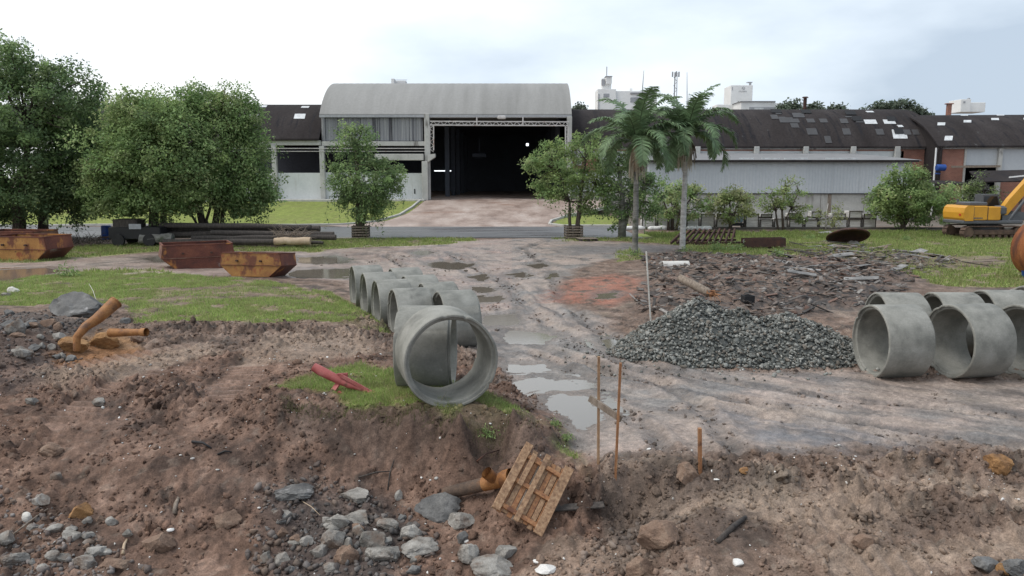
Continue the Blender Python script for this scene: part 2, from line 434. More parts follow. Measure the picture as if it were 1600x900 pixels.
GRASS = [  # (pixels, z, density)
    (polyW([(-60, 446), (60, 428), (150, 417), (250, 416), (330, 426), (430, 434), (530, 446), (570, 470), (612, 516), (560, 512), (480, 506), (400, 510), (330, 507), (270, 507), (225, 512), (196, 494), (205, 474), (100, 474), (-60, 484)], .3), 1.0),
    (polyW([(425, 604), (500, 578), (600, 566), (650, 580), (720, 592), (765, 606), (800, 622), (850, 656), (780, 657), (700, 652), (600, 642), (540, 640), (520, 612), (470, 606)], .4), 1.0),
    (polyW([(480, 377), (560, 373), (735, 371), (745, 376), (700, 381), (640, 384), (560, 386), (480, 394)], 0), 1.0),
    (polyW([(-40, 400), (60, 394), (150, 384), (240, 380), (330, 384), (430, 386), (480, 382), (482, 392), (330, 392), (240, 394), (150, 404), (60, 412), (-40, 414)], 0), .8),
    (polyW([(850, 369), (900, 366), (1000, 364), (1150, 362), (1400, 361), (1640, 361), (1640, 452), (1480, 450), (1420, 432), (1380, 416), (1300, 408), (1200, 406), (1110, 396), (1080, 393), (1060, 383), (1000, 378), (950, 376), (880, 377)], 0), 1.0),
    (np.array([[-120, 63.2], [-13.6, 63.2], [-10.9, 66], [-9.4, 72], [-9.2, 81.3], [-120, 81.3]]), 1.0),
    (np.array([[4.0, 63.2], [9.6, 63.2], [10.5, 68], [9.8, 74], [6.4, 74], [4.2, 69], [3.4, 65]]), 1.0),
    (polyW([(860, 672), (905, 690), (915, 730), (880, 700)], .05), .5),
    (polyW([(960, 392), (1000, 388), (1010, 404), (965, 408)], 0), .6),
]
BARE = [(polyW([(235, 452), (330, 442), (450, 440), (520, 452), (430, 464), (330, 470), (250, 486), (215, 476)], .3), .75),
        (polyW([(400, 478), (470, 474), (450, 492), (390, 492)], .3), .7),
        (polyW([(1240, 398), (1560, 400), (1600, 416), (1440, 425), (1250, 410)], 0), .8)]
MUD = polyW([(590, 384), (735, 378), (850, 373), (900, 376), (1010, 384), (1000, 400), (950, 408), (900, 420), (880, 440), (870, 470), (960, 500), (960, 520), (1010, 560), (1150, 585), (1330, 585), (1420, 600), (1700, 600),
    (1700, 722), (1450, 712), (1250, 722), (1100, 722), (970, 730), (910, 735), (870, 690), (830, 640), (790, 600), (770, 560), (740, 550), (700, 520), (640, 500), (600, 500), (540, 440), (460, 440), (100, 440), (-60, 450), (-60, 420), (130, 404), (240, 400), (480, 395)], -.1)
RED = polyW([(858, 455), (900, 436), (960, 430), (1010, 440), (1000, 462), (960, 478), (900, 472), (850, 470)], -.1)
RED2 = polyW([(1220, 398), (1320, 396), (1340, 410), (1260, 416)], .05)
DARKROAD = polyW([(880, 385), (1010, 382), (1090, 384), (1040, 394), (960, 396), (880, 398)], 0)
BLUEWET = polyW([(1120, 650), (1210, 640), (1330, 655), (1450, 690), (1420, 712), (1270, 712), (1180, 690)], 0)
DEBRIS = polyW([(1000, 400), (1080, 396), (1200, 402), (1330, 385), (1400, 392), (1500, 410), (1440, 432), (1400, 470), (1330, 480), (1200, 500), (1010, 490), (985, 460), (1020, 430)], .05)
BLACK = polyW([(1150, 462), (1250, 452), (1380, 448), (1400, 465), (1330, 482), (1240, 490), (1170, 486)], .05)
ORANGE = polyW([(90, 545), (170, 520), (225, 540), (220, 560), (130, 580), (80, 575)], .4)
PITDARK = polyW([(415, 800), (480, 785), (600, 790), (640, 830), (610, 900), (430, 900)], -.65)
RUTS = [([(600, 400), (680, 440), (760, 500), (850, 540), (960, 590), (1100, 628), (1300, 668), (1600, 720)], -.12, .18),
        ([(700, 395), (790, 440), (850, 500), (940, 550), (1060, 592), (1250, 625), (1600, 668)], -.1, .2),
        ([(830, 545), (900, 585), (985, 660), (1040, 720)], -.1, .16), ([(880, 535), (960, 566), (1090, 640), (1150, 720)], -.1, .15),
        ([(1120, 640), (1200, 655), (1300, 680), (1420, 712)], 0, .13), ([(1180, 636), (1260, 650), (1360, 680), (1480, 715)], 0, .13),
        ([(820, 390), (860, 420), (880, 470), (940, 520), (1000, 545)], -.1, .2), ([(560, 388), (700, 384), (800, 392), (860, 376)], 0, .25), ([(100, 425), (250, 408), (480, 402), (640, 390)], 0, .3)]
RUTW = [(polyW(p, z), w) for p, z, w in RUTS]
TREADS = [(polyW([(392, 575), (322, 646)], .33), .36), (polyW([(235, 582), (95, 650)], .3), .3), (polyW([(1640, 800), (1380, 748)], -.02), .24), (polyW([(1640, 885), (1330, 880)], -.1), .24), (polyW([(300, 540), (30, 590)], .36), .3)]
CLODRIDGE = [(polyW([(905, 742), (970, 738), (1060, 740), (1150, 742), (1290, 735), (1450, 728), (1620, 735)], .05), .26, .07),
             (polyW([(1330, 770), (1440, 800), (1560, 815)], -.05), .3, .07), (polyW([(780, 600), (800, 626), (850, 640)], .05), .15, .10), (polyW([(700, 560), (760, 575), (790, 590)], .0), .2, .08),
             (polyW([(60, 590), (240, 620), (430, 650)], .32), .3, .06), (polyW([(230, 520), (420, 520), (600, 525)], .34), .4, .03), (polyW([(500, 452), (545, 470), (600, 512)], .3), .25, .03)]
PUD = [  # pixels, water level
    ([(746, 500), (770, 492), (800, 490), (812, 499), (797, 509), (765, 510)], -.27, 'white puddle beside the nearest pipes of the left row'),
    ([(780, 526), (800, 514), (842, 516), (862, 524), (845, 534), (800, 534)], -.24, 'puddle right of the front concrete pipes'),
    ([(790, 582), (800, 571), (840, 570), (862, 578), (835, 585)], -.2, 'oval puddle touching the rim of the front pipe'),
    ([(795, 612), (805, 600), (850, 596), (925, 602), (905, 611), (860, 622), (815, 620)], -.17, 'largest sky bright puddle left of the two stakes'),
    ([(850, 634), (880, 624), (930, 630), (938, 662), (915, 680), (885, 660), (855, 648)], -.14, 'shallow puddle behind the crossed stakes'),
    ([(945, 531), (965, 527), (988, 545), (980, 550), (955, 542)], -.09, 'narrow puddle left of the gravel heap'),
    ([(668, 414), (690, 410), (738, 413), (742, 418), (715, 424), (690, 422), (672, 420)], -.27, 'brown puddle beyond the far row of pipes'),
    ([(735, 432), (758, 428), (768, 434), (750, 440)], -.25, 'small brown puddle in the middle of the yard'),
    ([(735, 450), (765, 448), (778, 455), (745, 460)], -.27, 'brown puddle right of the second row of pipes'),
    ([(742, 463), (785, 462), (780, 472), (745, 474)], -.27, 'tan puddle below the brown puddle near the pipes'),
    ([(790, 429), (815, 424), (836, 430), (815, 434)], -.2, 'lens shaped puddle in the middle of the track'),
    ([(818, 414), (845, 411), (860, 416), (838, 420)], -.16, 'farther of the two puddles in the middle track'),
    ([(858, 428), (870, 425), (876, 431), (864, 434)], -.13, 'small dark puddle left of the red earth'),
    ([(930, 460), (958, 456), (962, 464), (935, 466)], -.11, 'shallow pool in the red earth'),
    ([(-60, 446), (-20, 428), (60, 424), (110, 428), (60, 438), (0, 448)], .02, 'reddish pool at the left edge below the skip'),
    ([(452, 430), (470, 422), (540, 420), (556, 428), (540, 436), (470, 437)], -.12, 'white wet patch right of the yellow skip'),
    ([(466, 402), (520, 398), (552, 404), (540, 412), (480, 412)], -.1, 'tan pool behind the yellow skip'),
    ([(220, 403), (250, 399), (330, 402), (330, 408), (250, 411)], .0, 'brown pool behind the rust brown skip'),
    ([(640, 395), (660, 391), (680, 395), (660, 400)], -.12, 'thin puddle on the track near the verge'),
]
PUDW = []
for p_, z_, n_ in PUD:
    w_ = polyW(p_, z_); PUDW.append((w_, float(base_h(w_[:, 0], w_[:, 1]).mean()) - .025, n_))
def win(x, y, pts, pad):
    """index window of the grid around some points"""
    lo, hi = pts.min(0) - pad, pts.max(0) + pad
    X, Y = x[0], y[:, 0]
    return (slice(*np.searchsorted(Y, (lo[1], hi[1]))), slice(*np.searchsorted(X, (lo[0], hi[0]))))
def terrain(x, y):
    """height and masks on the grid"""
    h0 = base_h(x, y); h = h0.copy()
    big = fbm(x, y, .8, 4, off=5); mid = fbm(x, y, 3.2, 4, .55, off=14); fin = ridged(x, y, 9.0, 3, off=2)
    wA, wB = fbm(x, y, .9, 3, off=3.0), fbm(x, y, .9, 3, off=31.0)
    wx = x + .35 * wA + .12 * fbm(x, y, 4, 2, off=8.0); wy = y + .35 * wB + .12 * mid
    near = 1 - sstep(48, 51, y)
    g = np.zeros(x.shape)
    for p, dn in GRASS:
        k = win(x, y, p, 2.0)
        g[k] = np.maximum(g[k], dn * (1 - sstep(-.25, .15, sdist(p, wx[k], wy[k]))))
    for p, dn in BARE:
        k = win(x, y, p, 2.0)
        g[k] = g[k] * (1 - dn * (1 - sstep(-.5, .3, sdist(p, wx[k], wy[k]))))
    g = g * (1 - .9 * sstep(-.08, .25, fbm(x, y, .75, 5, .6, off=60)) * (y < 60))
    mud = np.zeros(x.shape); k = win(x, y, MUD, 3.0)
    mud[k] = 1 - sstep(-.5, .3, sdist(MUD, wx[k], wy[k]))
    soil = np.clip(1 - g - mud, 0, 1)
    soilfar = soil * (1 - sstep(18, 26, y))
    f23_ = fbm(x, y, .9, 3, off=170)
    lump = np.maximum(0, fbm(x, y, 1.9, 3, off=44))
    bil = np.abs(gnoise(x * 2.6 + 3, y * 2.6)) * .10 + np.abs(gnoise(x * 5.5, y * 5.5 + 7)) * .085 + np.abs(gnoise(x * 11 + 1, y * 11)) * .055
    rough_ = .45 + 1.0 * sstep(-.25, .35, fbm(x, y, .6, 3, off=81))
    h = h + near * soilfar * (.08 * big + .05 * mid + rough_ * (bil - .06) + .02 * (fin - .4) + .06 * lump)
    h = h + near * (soil - soilfar) * (.04 * big + .04 * mid)
    kq = win(x, y, DEBRIS, 1.5); dm = 1 - sstep(-1.2, .6, sdist(DEBRIS, wx[kq], wy[kq])); h[kq] += dm * (.22 * np.abs(gnoise(x[kq] * .55, y[kq] * .8)) + .16 * np.abs(gnoise(x[kq] * 1.3 + 5, y[kq] * 1.6)) + .08 * mid[kq])
    h = h + near * mud * (.02 * big + .022 * mid + .012 * fin + .25 * sstep(.0, .4, f23_) * (bil - .05))
    h = h + near * g * (.02 * big + .015 * mid)
    rg5 = ridged(x, y, 5, 3, off=77) - .3; f23 = fbm(x, y, 2.3, 3, off=70)
    for l, w, a in CLODRIDGE:
        k = win(x, y, l, 1.5)
        d, t = ldist(l, wx[k], wy[k]); q = np.exp(-(d / w) ** 2)
        h[k] += a * q * (1 + .9 * f23[k]) + .7 * a * q * rg5[k] + q * 1.2 * bil[k]
    rut = np.zeros(x.shape)
    for l, w in RUTW:
        q = win(x, y, l, 1.5)
        d, t = ldist(l, x[q] + .2 * wA[q], y[q] + .2 * wB[q])
        k = .6 + .8 * fbm(t, t * 0 + w * 50, .4, 2)
        h[q] += k * (-.085 * np.exp(-(d / w) ** 2) + .07 * np.exp(-((d - 1.7 * w) / (.7 * w)) ** 2)) + .012 * np.exp(-(d / (1.2 * w)) ** 2) * np.sin(t * 30)
        rut[q] = np.maximum(rut[q], np.exp(-(d / (1.4 * w)) ** 2) * np.clip(k, 0, 1))
    # tyre marks: fine ridges following the lines of traffic
    q = win(x, y, np.concatenate([l for l, w in RUTW[:2]]), 3.0)
    d1, t1 = ldist(RUTW[0][0], x[q] + .15 * wA[q], y[q] + .15 * wB[q]); d2, t2 = ldist(RUTW[1][0], x[q] + .15 * wA[q], y[q] + .15 * wB[q])
    s1 = fbm(d1 * 3.2, t1 * .22, 1.0, 4, .6, off=301); s2 = fbm(d2 * 2.6, t2 * .2, 1.0, 4, .6, off=311)
    near_t = np.exp(-(np.minimum(d1, d2) / 1.7) ** 2) * mud[q]
    streak = np.zeros(x.shape); streak[q] = near_t * (.5 * s1 + .5 * s2) * 2
    h = h + .045 * streak * near
    tread = np.zeros(x.shape)
    for l, w in TREADS:
        q = win(x, y, l, 1.0)
        d, t = ldist(l, x[q], y[q])
        m = (1 - sstep(w * .8, w * 1.15, d)) * (.35 + .65 * sstep(-.35, .1, wA[q]))
        sn = np.sin(t * 2 * np.pi / .21)
        h[q] = h[q] * (1 - m) + m * (h0[q] - .02 + .02 * big[q] + .055 * np.sign(sn) * np.clip(np.abs(sn) * 2, 0, 1) * .6)
        tread[q] = np.maximum(tread[q], m)
    wet = np.zeros(x.shape)
    for p, lv, n in PUDW:
        q = win(x, y, p, 2.0)
        far = 1 + .03 * p[:, 1].mean()
        sd = sdist(p, x[q] + far * (.22 * wA[q] + .10 * mid[q]), y[q] + far * (.22 * wB[q] + .16 * f23[q]))
        m = 1 - sstep(-.02, .8, sd)
        h[q] = h[q] * (1 - m) + m * (lv + np.clip(sd - .05, -.5, .6) * .15 + .018 * mid[q] + .012 * (fin[q] - .4))
        wet[q] = np.maximum(wet[q], 1 - sstep(.0, .7, sd))
    h = np.where((y > 51.0) & (y < 62.7) & (x < 8.9), np.minimum(h, -.03), h)
    return h, dict(streak=streak, g=g, mud=mud, soil=soil, rut=rut, tread=tread, wet=wet, near=near, big=big, mid=mid, fin=fin)

def axis_steps(lo, hi, f):
    out = [lo]
    while out[-1] < hi: out.append(out[-1] + f(out[-1]))
    return out
ys = axis_steps(6.2, 15.0, lambda y: .03) + axis_steps(15.05, 64, lambda y: .03 + .0075 * (y - 15)) [0:] + axis_steps(64.4, 150, lambda y: .9 + .05 * (y - 64)) + [170, 220, 300, 450, 700, 1100]
ys = [-60, -30, -12, -4, 0, 2, 3.5, 4.6, 5.4, 5.9] + ys
xp = axis_steps(0.0175, 9.0, lambda x: .035) + axis_steps(9.06, 62, lambda x: .05 + .028 * (x - 9)) + [66, 75, 90, 120, 180, 300, 600, 1100]
xs = np.array([-q for q in xp[::-1]] + xp); ys = np.array(sorted(set(ys)))
GX, GY = np.meshgrid(xs, ys)
GH, GM = terrain(GX, GY)
nx, ny = len(xs), len(ys)
def terrain_z(x, y):
    """height of the finished ground at points (bilinear)"""
    x = np.asarray(x, dtype=np.float64); y = np.asarray(y, dtype=np.float64)
    i = np.clip(np.searchsorted(xs, x) - 1, 0, nx - 2); j = np.clip(np.searchsorted(ys, y) - 1, 0, ny - 2)
    a = (x - xs[i]) / (xs[i + 1] - xs[i]); b = (y - ys[j]) / (ys[j + 1] - ys[j])
    return (GH[j, i] * (1 - a) + GH[j, i + 1] * a) * (1 - b) + (GH[j + 1, i] * (1 - a) + GH[j + 1, i + 1] * a) * b
def tz(x, y): return float(terrain_z(x, y))
def gmask(k, x, y):
    i = np.clip(np.searchsorted(xs, x), 0, nx - 1); j = np.clip(np.searchsorted(ys, y), 0, ny - 1)
    return GM[k][j, i]
_YM = np.r_[np.arange(6.3, 20, .015), np.arange(20, 64, .05)]
def G(u, v, it=0):
    """first point of the finished ground met along a line of sight"""
    d = ray(u, v); X = _YM * d.x / d.y; Z = CAM_Z + _YM * d.z / d.y
    k = np.nonzero(terrain_z(X, _YM) >= Z)[0]
    if len(k) == 0: return A(u, v, 0.0)
    k = k[0]; return Vector((X[k], _YM[k], float(Z[k])))
def mixc(c, col, m): return c * (1 - m[..., None]) + np.array(col) * m[..., None]
x, y, h = GX, GY, GH
n1 = fbm(x, y, .45, 4, off=101) ; n2 = fbm(x, y, 1.7, 4, off=111); n3 = fbm(x, y, 6, 3, off=121)
c = np.zeros(x.shape + (3,)) + np.array((.160, .112, .087))
c = mixc(c, (.255, .188, .15), sstep(.05, .5, n2 + .4 * n3)); c = mixc(c, (.072, .052, .042), sstep(.0, .4, -n2 + .4 * n1 + .4 * n3)); c = mixc(c, (.21, .178, .148), .5 * sstep(.25, .45, n3))
c = mixc(c, (.25, .20, .155), .6 * sstep(.1, .5, n1) * (x > 1))
mc = np.zeros(c.shape) + np.array((.285, .228, .195))
mc = mixc(mc, (.20, .182, .17), sstep(-.1, .35, n1)); mc = mixc(mc, (.35, .268, .225), .7 * sstep(.05, .4, fbm(x * .5, y * 1.5, .5, 4, off=131)))
mc = mixc(mc, (.115, .10, .092), .8 * sstep(.08, .35, fbm(x + .3 * y, y, .9, 4, off=141)))
mc = mixc(mc, (.32, .215, .175), .6 * (x < 0) * (y > 24) * sstep(-.2, .3, n1))
c = c * (1 - GM['mud'][..., None]) + mc * GM['mud'][..., None]
wx = x + .5 * n2 + .2 * n3; wy = y + .6 * fbm(x, y, 1.1, 3, off=151)
c = mixc(c, (.30, .125, .085), .8 * sstep(-.45, .1, n2 + .5 * n3) * (1 - sstep(-.5, .5, sdist(RED, wx, wy))))
c = mixc(c, (.30, .09, .06), .6 * (1 - sstep(-.5, .6, sdist(RED2, wx, wy))))
c = mixc(c, (.15, .14, .14), .85 * (1 - sstep(-1, .8, sdist(DARKROAD, wx, wy))))
c = mixc(c, (.125, .13, .145), .75 * (1 - sstep(-.45, .35, sdist(BLUEWET, wx, wy))) * sstep(-.35, .25, n2))
deb = 1 - sstep(-.8, .6, sdist(DEBRIS, wx, wy))
c = mixc(c, (.135, .10, .082), .8 * deb); c = mixc(c, (.20, .15, .125), .7 * deb * sstep(.1, .35, n2)); c = mixc(c, (.055, .05, .048), .85 * deb * sstep(.05, .35, fbm(x, y, 1.3, 3, off=161)))
c = mixc(c, (.045, .043, .043), .8 * (1 - sstep(-.6, .5, sdist(BLACK, wx, wy))) * sstep(-.3, .2, n3))
c = mixc(c, (.27, .15, .07), .75 * (1 - sstep(-.3, .3, sdist(ORANGE, x + .3 * n2, y + .3 * n2))))
LHEAP = polyW([(-80, 486), (60, 482), (140, 496), (150, 520), (90, 545), (70, 585), (-80, 600)], .6)
c = mixc(c, (.09, .075, .068), .8 * (1 - sstep(-.3, .4, sdist(LHEAP, x + .4 * n2, y + .4 * n3))))
c = mixc(c, (.075, .072, .072), .75 * (1 - sstep(-.3, .3, sdist(PITDARK, x + .3 * n2, y + .3 * n2))))
c = mixc(c, (.062, .052, .046), .9 * np.clip(1.3 * GM['rut'] - .15, 0, 1) * sstep(-.5, .0, n2)); c = mixc(c, (.085, .075, .07), np.clip(1.5 * GM['streak'], 0, .85)); c = mixc(c, (.29, .235, .195), np.clip(-1.3 * GM['streak'], 0, .6)); c = mixc(c, (.25, .185, .15), .6 * GM['tread'])
c[..., :] = np.where(((x < 1.2) & (y < 16) & (GM['soil'] > .3))[..., None], c * np.array((.96, .86, .82)), c)
for tp, tz_, ts in (([(1150, 770), (1300, 775), (1420, 800), (1400, 835), (1250, 830), (1150, 800)], -.08, .7), ([(1300, 745), (1450, 750), (1640, 775), (1640, 800), (1450, 780), (1320, 765)], 0, .75), ([(1250, 850), (1400, 860), (1640, 850), (1640, 890), (1300, 895)], -.1, .7),
                    ([(60, 590), (200, 560), (330, 540), (340, 552), (230, 580), (100, 612)], .35, .7), ([(420, 530), (560, 520), (590, 545), (480, 570), (360, 575)], .33, .6), ([(960, 760), (1080, 762), (1150, 780), (1060, 800), (960, 780)], -.1, .6), ([(840, 850), (960, 850), (1000, 900), (820, 900)], -.5, .5)):
    c = mixc(c, (.295, .225, .175), ts * (1 - sstep(-.2, .25, sdist(polyW(tp, tz_), x + .35 * n2 + .15 * n3, y + .3 * n1 + .2 * n3))))
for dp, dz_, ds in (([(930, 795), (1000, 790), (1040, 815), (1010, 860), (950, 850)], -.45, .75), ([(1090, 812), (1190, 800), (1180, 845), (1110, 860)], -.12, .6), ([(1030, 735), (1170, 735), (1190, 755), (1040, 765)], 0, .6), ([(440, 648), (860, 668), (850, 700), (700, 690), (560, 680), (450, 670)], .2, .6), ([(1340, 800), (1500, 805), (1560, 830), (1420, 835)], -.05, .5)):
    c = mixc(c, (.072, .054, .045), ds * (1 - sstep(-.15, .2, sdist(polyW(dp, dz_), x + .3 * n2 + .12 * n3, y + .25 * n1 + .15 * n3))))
gc = np.zeros(c.shape) + np.array((.24, .30, .085))
gc = mixc(gc, (.28, .345, .095), sstep(-.1, .4, n1)); gc = mixc(gc, (.25, .215, .12), .7 * sstep(.05, .4, n2)); gc = mixc(gc, (.15, .20, .065), .6 * sstep(.1, .4, -n2))
gc = mixc(gc, (.18, .205, .055), .6 * (y > 60))
gg = np.clip(GM['g'] + .4 * (GM['g'] > .15) * n3, 0, 1)
c = c * (1 - gg[..., None]) + gc * gg[..., None]
c = mixc(c, (.12, .10, .086), .7 * GM['wet'])
dirt_far = (y > 63) * (x > 10)
c = mixc(c, (.16, .14, .12), dirt_far * .8)
wetness = np.clip(.25 + .55 * GM['mud'] + .5 * GM['wet'] + .25 * GM['rut'] - .5 * gg + .3 * n1, 0, 1) * (1 - gg)
c_ground = np.clip(c, .01, .9)
V = np.c_[x.ravel(), y.ravel(), h.ravel()]
ii = (np.arange(ny - 1)[:, None] * nx + np.arange(nx - 1)[None, :]).ravel()
FQ = np.c_[ii, ii + 1, ii + nx + 1, ii + nx]

def ground_material():
    m, nt, N, L, B = mat_nodes('ground')
    at = N.new('ShaderNodeAttribute'); at.attribute_name = 'Col'
    tc = N.new('ShaderNodeTexCoord')
    def noise(sc, det=6, ro=.6):
        n = N.new('ShaderNodeTexNoise'); n.inputs['Scale'].default_value = sc; n.inputs['Detail'].default_value = det; n.inputs['Roughness'].default_value = ro
        L.new(tc.outputs['Object'], n.inputs['Vector']); return n.outputs['Fac']
    def rng(f, lo, hi, a=.28, b=.72):
        r = N.new('ShaderNodeMapRange'); r.inputs['From Min'].default_value = a; r.inputs['From Max'].default_value = b
        r.inputs['To Min'].default_value = lo; r.inputs['To Max'].default_value = hi; L.new(f, r.inputs[0]); return r.outputs[0]
    cur = at.outputs['Color']
    for sc, am in ((2.2, .26), (11, .36), (48, .38)):
        mx = N.new('ShaderNodeMixRGB'); mx.blend_type = 'MULTIPLY'; mx.inputs['Fac'].default_value = 1
        L.new(cur, mx.inputs['Color1']); L.new(rng(noise(sc), 1 - am, 1 + am), mx.inputs['Color2']); cur = mx.outputs[0]
    L.new(cur, B.inputs['Base Color'])
    # wetness in the attribute's alpha: glossy patches
    wn_ = N.new('ShaderNodeMath'); wn_.operation = 'MULTIPLY'; L.new(at.outputs['Alpha'], wn_.inputs[0]); L.new(rng(noise(1.3, 5), .5, 1.3), wn_.inputs[1])
    r = N.new('ShaderNodeMapRange'); r.inputs['To Min'].default_value = .95; r.inputs['To Max'].default_value = .30; L.new(wn_.outputs[0], r.inputs[0])
    L.new(r.outputs[0], B.inputs['Roughness'])
    r2 = N.new('ShaderNodeMapRange'); r2.inputs['To Min'].default_value = .15; r2.inputs['To Max'].default_value = .55; L.new(wn_.outputs[0], r2.inputs[0])
    L.new(r2.outputs[0], B.inputs['Specular IOR Level'])
    b1 = N.new('ShaderNodeBump'); b1.inputs['Strength'].default_value = .8; b1.inputs['Distance'].default_value = .035; L.new(noise(14, 8, .65), b1.inputs['Height'])
    b2 = N.new('ShaderNodeBump'); b2.inputs['Strength'].default_value = .35; b2.inputs['Distance'].default_value = .012; L.new(noise(55, 6, .6), b2.inputs['Height'])
    L.new(b1.outputs[0], b2.inputs['Normal']); L.new(b2.outputs[0], B.inputs['Normal'])
    return m
M['ground'] = ground_material()
col4 = np.c_[np.clip(c.reshape(-1, 3), .01, .9), wetness.ravel()]
ground = tag(np_mesh('ground', V, FQ, M['ground'], smooth=True, col=col4), kind='structure')

# standing water
m, nt, N, L, B = mat_nodes('water')
B.inputs['Base Color'].default_value = (.17, .145, .115, 1); B.inputs['Roughness'].default_value = .09; B.inputs['IOR'].default_value = 1.75
B.inputs['Specular IOR Level'].default_value = .6
tc = N.new('ShaderNodeTexCoord'); nz = N.new('ShaderNodeTexNoise'); nz.inputs['Scale'].default_value = 5; nz.inputs['Detail'].default_value = 3
L.new(tc.outputs['Object'], nz.inputs['Vector']); bp = N.new('ShaderNodeBump'); bp.inputs['Strength'].default_value = .03; bp.inputs['Distance'].default_value = .02
L.new(nz.outputs['Fac'], bp.inputs['Height']); L.new(bp.outputs[0], B.inputs['Normal'])
M['water'] = m
for p, lv, nm in PUDW:
    lo, hi = p.min(0) - .6, p.max(0) + .6
    i0, i1 = np.searchsorted(xs, lo[0]), np.searchsorted(xs, hi[0]); j0, j1 = np.searchsorted(ys, lo[1]), np.searchsorted(ys, hi[1])
    j1 = min(j1, ny - 1); i1 = min(i1, nx - 1)
    sub = GH[j0:j1 + 1, i0:i1 + 1]; sx, sy = GX[j0:j1 + 1, i0:i1 + 1], GY[j0:j1 + 1, i0:i1 + 1]
    ok = (sub < lv - .001) & (sdist(p, sx, sy) < .5)
    cell = ok[:-1, :-1] | ok[1:, :-1] | ok[:-1, 1:] | ok[1:, 1:]
    jj, kk = np.nonzero(cell)
    if len(jj) == 0: continue
    w = sub.shape[1]
    q = np.c_[jj * w + kk, jj * w + kk + 1, (jj + 1) * w + kk + 1, (jj + 1) * w + kk]
    uq, inv = np.unique(q, return_inverse=True)
    vv = np.c_[sx.ravel()[uq], sy.ravel()[uq], np.full(len(uq), lv)]
    o = np_mesh('puddle', vv, inv.reshape(-1, 4), M['water']); tag(o, nm, None, None, 'structure')

# road, driveway, kerbs
M['asphalt'] = pm('asphalt', [(.10, .103, .11), (.135, .138, .145), (.17, .17, .175)], .5, rough=.34, rvar=.16, bump=.2, bscale=30, spec=.5, fine=.15, stretch=(.3, 1.5, 1), rnd=False)
M['drive'] = pm('drive', [(.26, .19, .16), (.36, .28, .24), (.44, .37, .33)], .5, rough=.55, rvar=.2, bump=.25, bscale=14, fine=.2, rnd=False, stretch=(1, .5, 1),
    layers=[((.24, .13, .09), .35, .55, .75, (.5, 1.5, 1)), ((.17, .16, .16), .8, .60, .75, (.4, 1, 1))])
M['kerb'] = pm('kerb', [(.38, .37, .35), (.52, .51, .48)], 2, rough=.85, bump=.2, rnd=False)
def strip(name, xa, xb, ya, yb, nx_, ny_, z, mat):
    X, Y = np.meshgrid(np.linspace(xa, xb, nx_), np.linspace(ya, yb, ny_))
    Z = z(X, Y)
    i = (np.arange(ny_ - 1)[:, None] * nx_ + np.arange(nx_ - 1)[None, :]).ravel()
    return np_mesh(name, np.c_[X.ravel(), Y.ravel(), Z.ravel()], np.c_[i, i + 1, i + nx_ + 1, i + nx_], mat, smooth=True)
tag(strip('road', -200, 8.6, 51.3, 62.6, 81, 4, lambda X, Y: 0 * X + .012, M['asphalt']), kind='structure')
# driveway fan: left and right edges as functions of y
DL = [(62.6, -16.5), (64, -13.2), (66.5, -10.8), (71, -9.6), (76, -9.2), (82, -9.0), (96, -9.0)]
DR = [(62.6, 3.6), (64, 3.0), (66.5, 3.4), (70, 5.2), (73, 7.5), (76, 9.3), (82, 9.6), (96, 6.2)]
yy = np.linspace(62.6, 96, 44); le = np.interp(yy, *zip(*DL)); re_ = np.interp(yy, *zip(*DR)); T = np.linspace(0, 1, 30)
X = le[:, None] * (1 - T) + re_[:, None] * T; Y = yy[:, None] + 0 * X
Z = np.maximum(terrain_z(X, Y), np.interp(Y, [62.6, 66, 82, 96], [0, .2, 1.60, 1.62])) + .03
Z[0] = .008
i = (np.arange(43)[:, None] * 30 + np.arange(29)[None, :]).ravel()
tag(np_mesh('driveway', np.c_[X.ravel(), Y.ravel(), Z.ravel()], np.c_[i, i + 1, i + 31, i + 30], M['drive'], smooth=True), kind='structure')
def drive_z(x, y): return max(tz(x, y), float(np.interp(y, [62.6, 66, 82, 96], [0, .2, 1.60, 1.62]))) + .03
M['kerb_dark'] = pm('kerb_dark', [(.07, .065, .058), (.13, .12, .105)], 2, rough=.9, bump=.2, rnd=False)
def kerb(pts, name='kerb', w=.22, hh=.16, mat='kerb'):
    b = MB(); P = []
    for k in range(len(pts) - 1):
        (x0, y0), (x1, y1) = pts[k], pts[k + 1]
        n = max(1, int(math.hypot(x1 - x0, y1 - y0) / 1.0))
        for t in range(n): P.append((x0 + (x1 - x0) * t / n, y0 + (y1 - y0) * t / n))
    P.append(pts[-1])
    vs = []; fs = []
    for k, (px, py) in enumerate(P):
        a = Vector(P[max(k - 1, 0)]); c_ = Vector(P[min(k + 1, len(P) - 1)]); t = (c_ - a).normalized(); nrm = Vector((-t.y, t.x))
        z = max(tz(px, py), drive_z(px, py) - .06 if -17 < px < 10 and py > 63 else -1, 0)
        for s, zz in ((-1, -.1), (-1, hh - .03), (-.8, hh), (.8, hh), (1, hh - .03), (1, -.1)):
            vs.append((px + nrm.x * s * w / 2, py + nrm.y * s * w / 2, z + zz))
        if k:
            for q in range(5): fs.append(((k - 1) * 6 + q, (k - 1) * 6 + q + 1, k * 6 + q + 1, k * 6 + q))
    b.add(vs, fs); return tag(b.build(name, M[mat]), kind='structure')
kerb([(-120, 62.75), (-17.2, 62.75), (-14.2, 63.6), (-11.6, 66), (-10.2, 70), (-9.7, 75), (-9.55, 81)])
kerb([(40, 59.6), (9.2, 59.6)], mat='kerb_dark')
kerb([(9.0, 59.7), (8.8, 62.7), (4.2, 63.0), (3.1, 64.2), (3.4, 66.5), (5.1, 69.8), (7.4, 72.9), (9.2, 75.5)])
kerb([(-200, 51.1), (-20, 51.15), (-8, 51.1)], hh=.06)
kerb([(4, 51.15), (8.7, 51.15)], hh=.06)

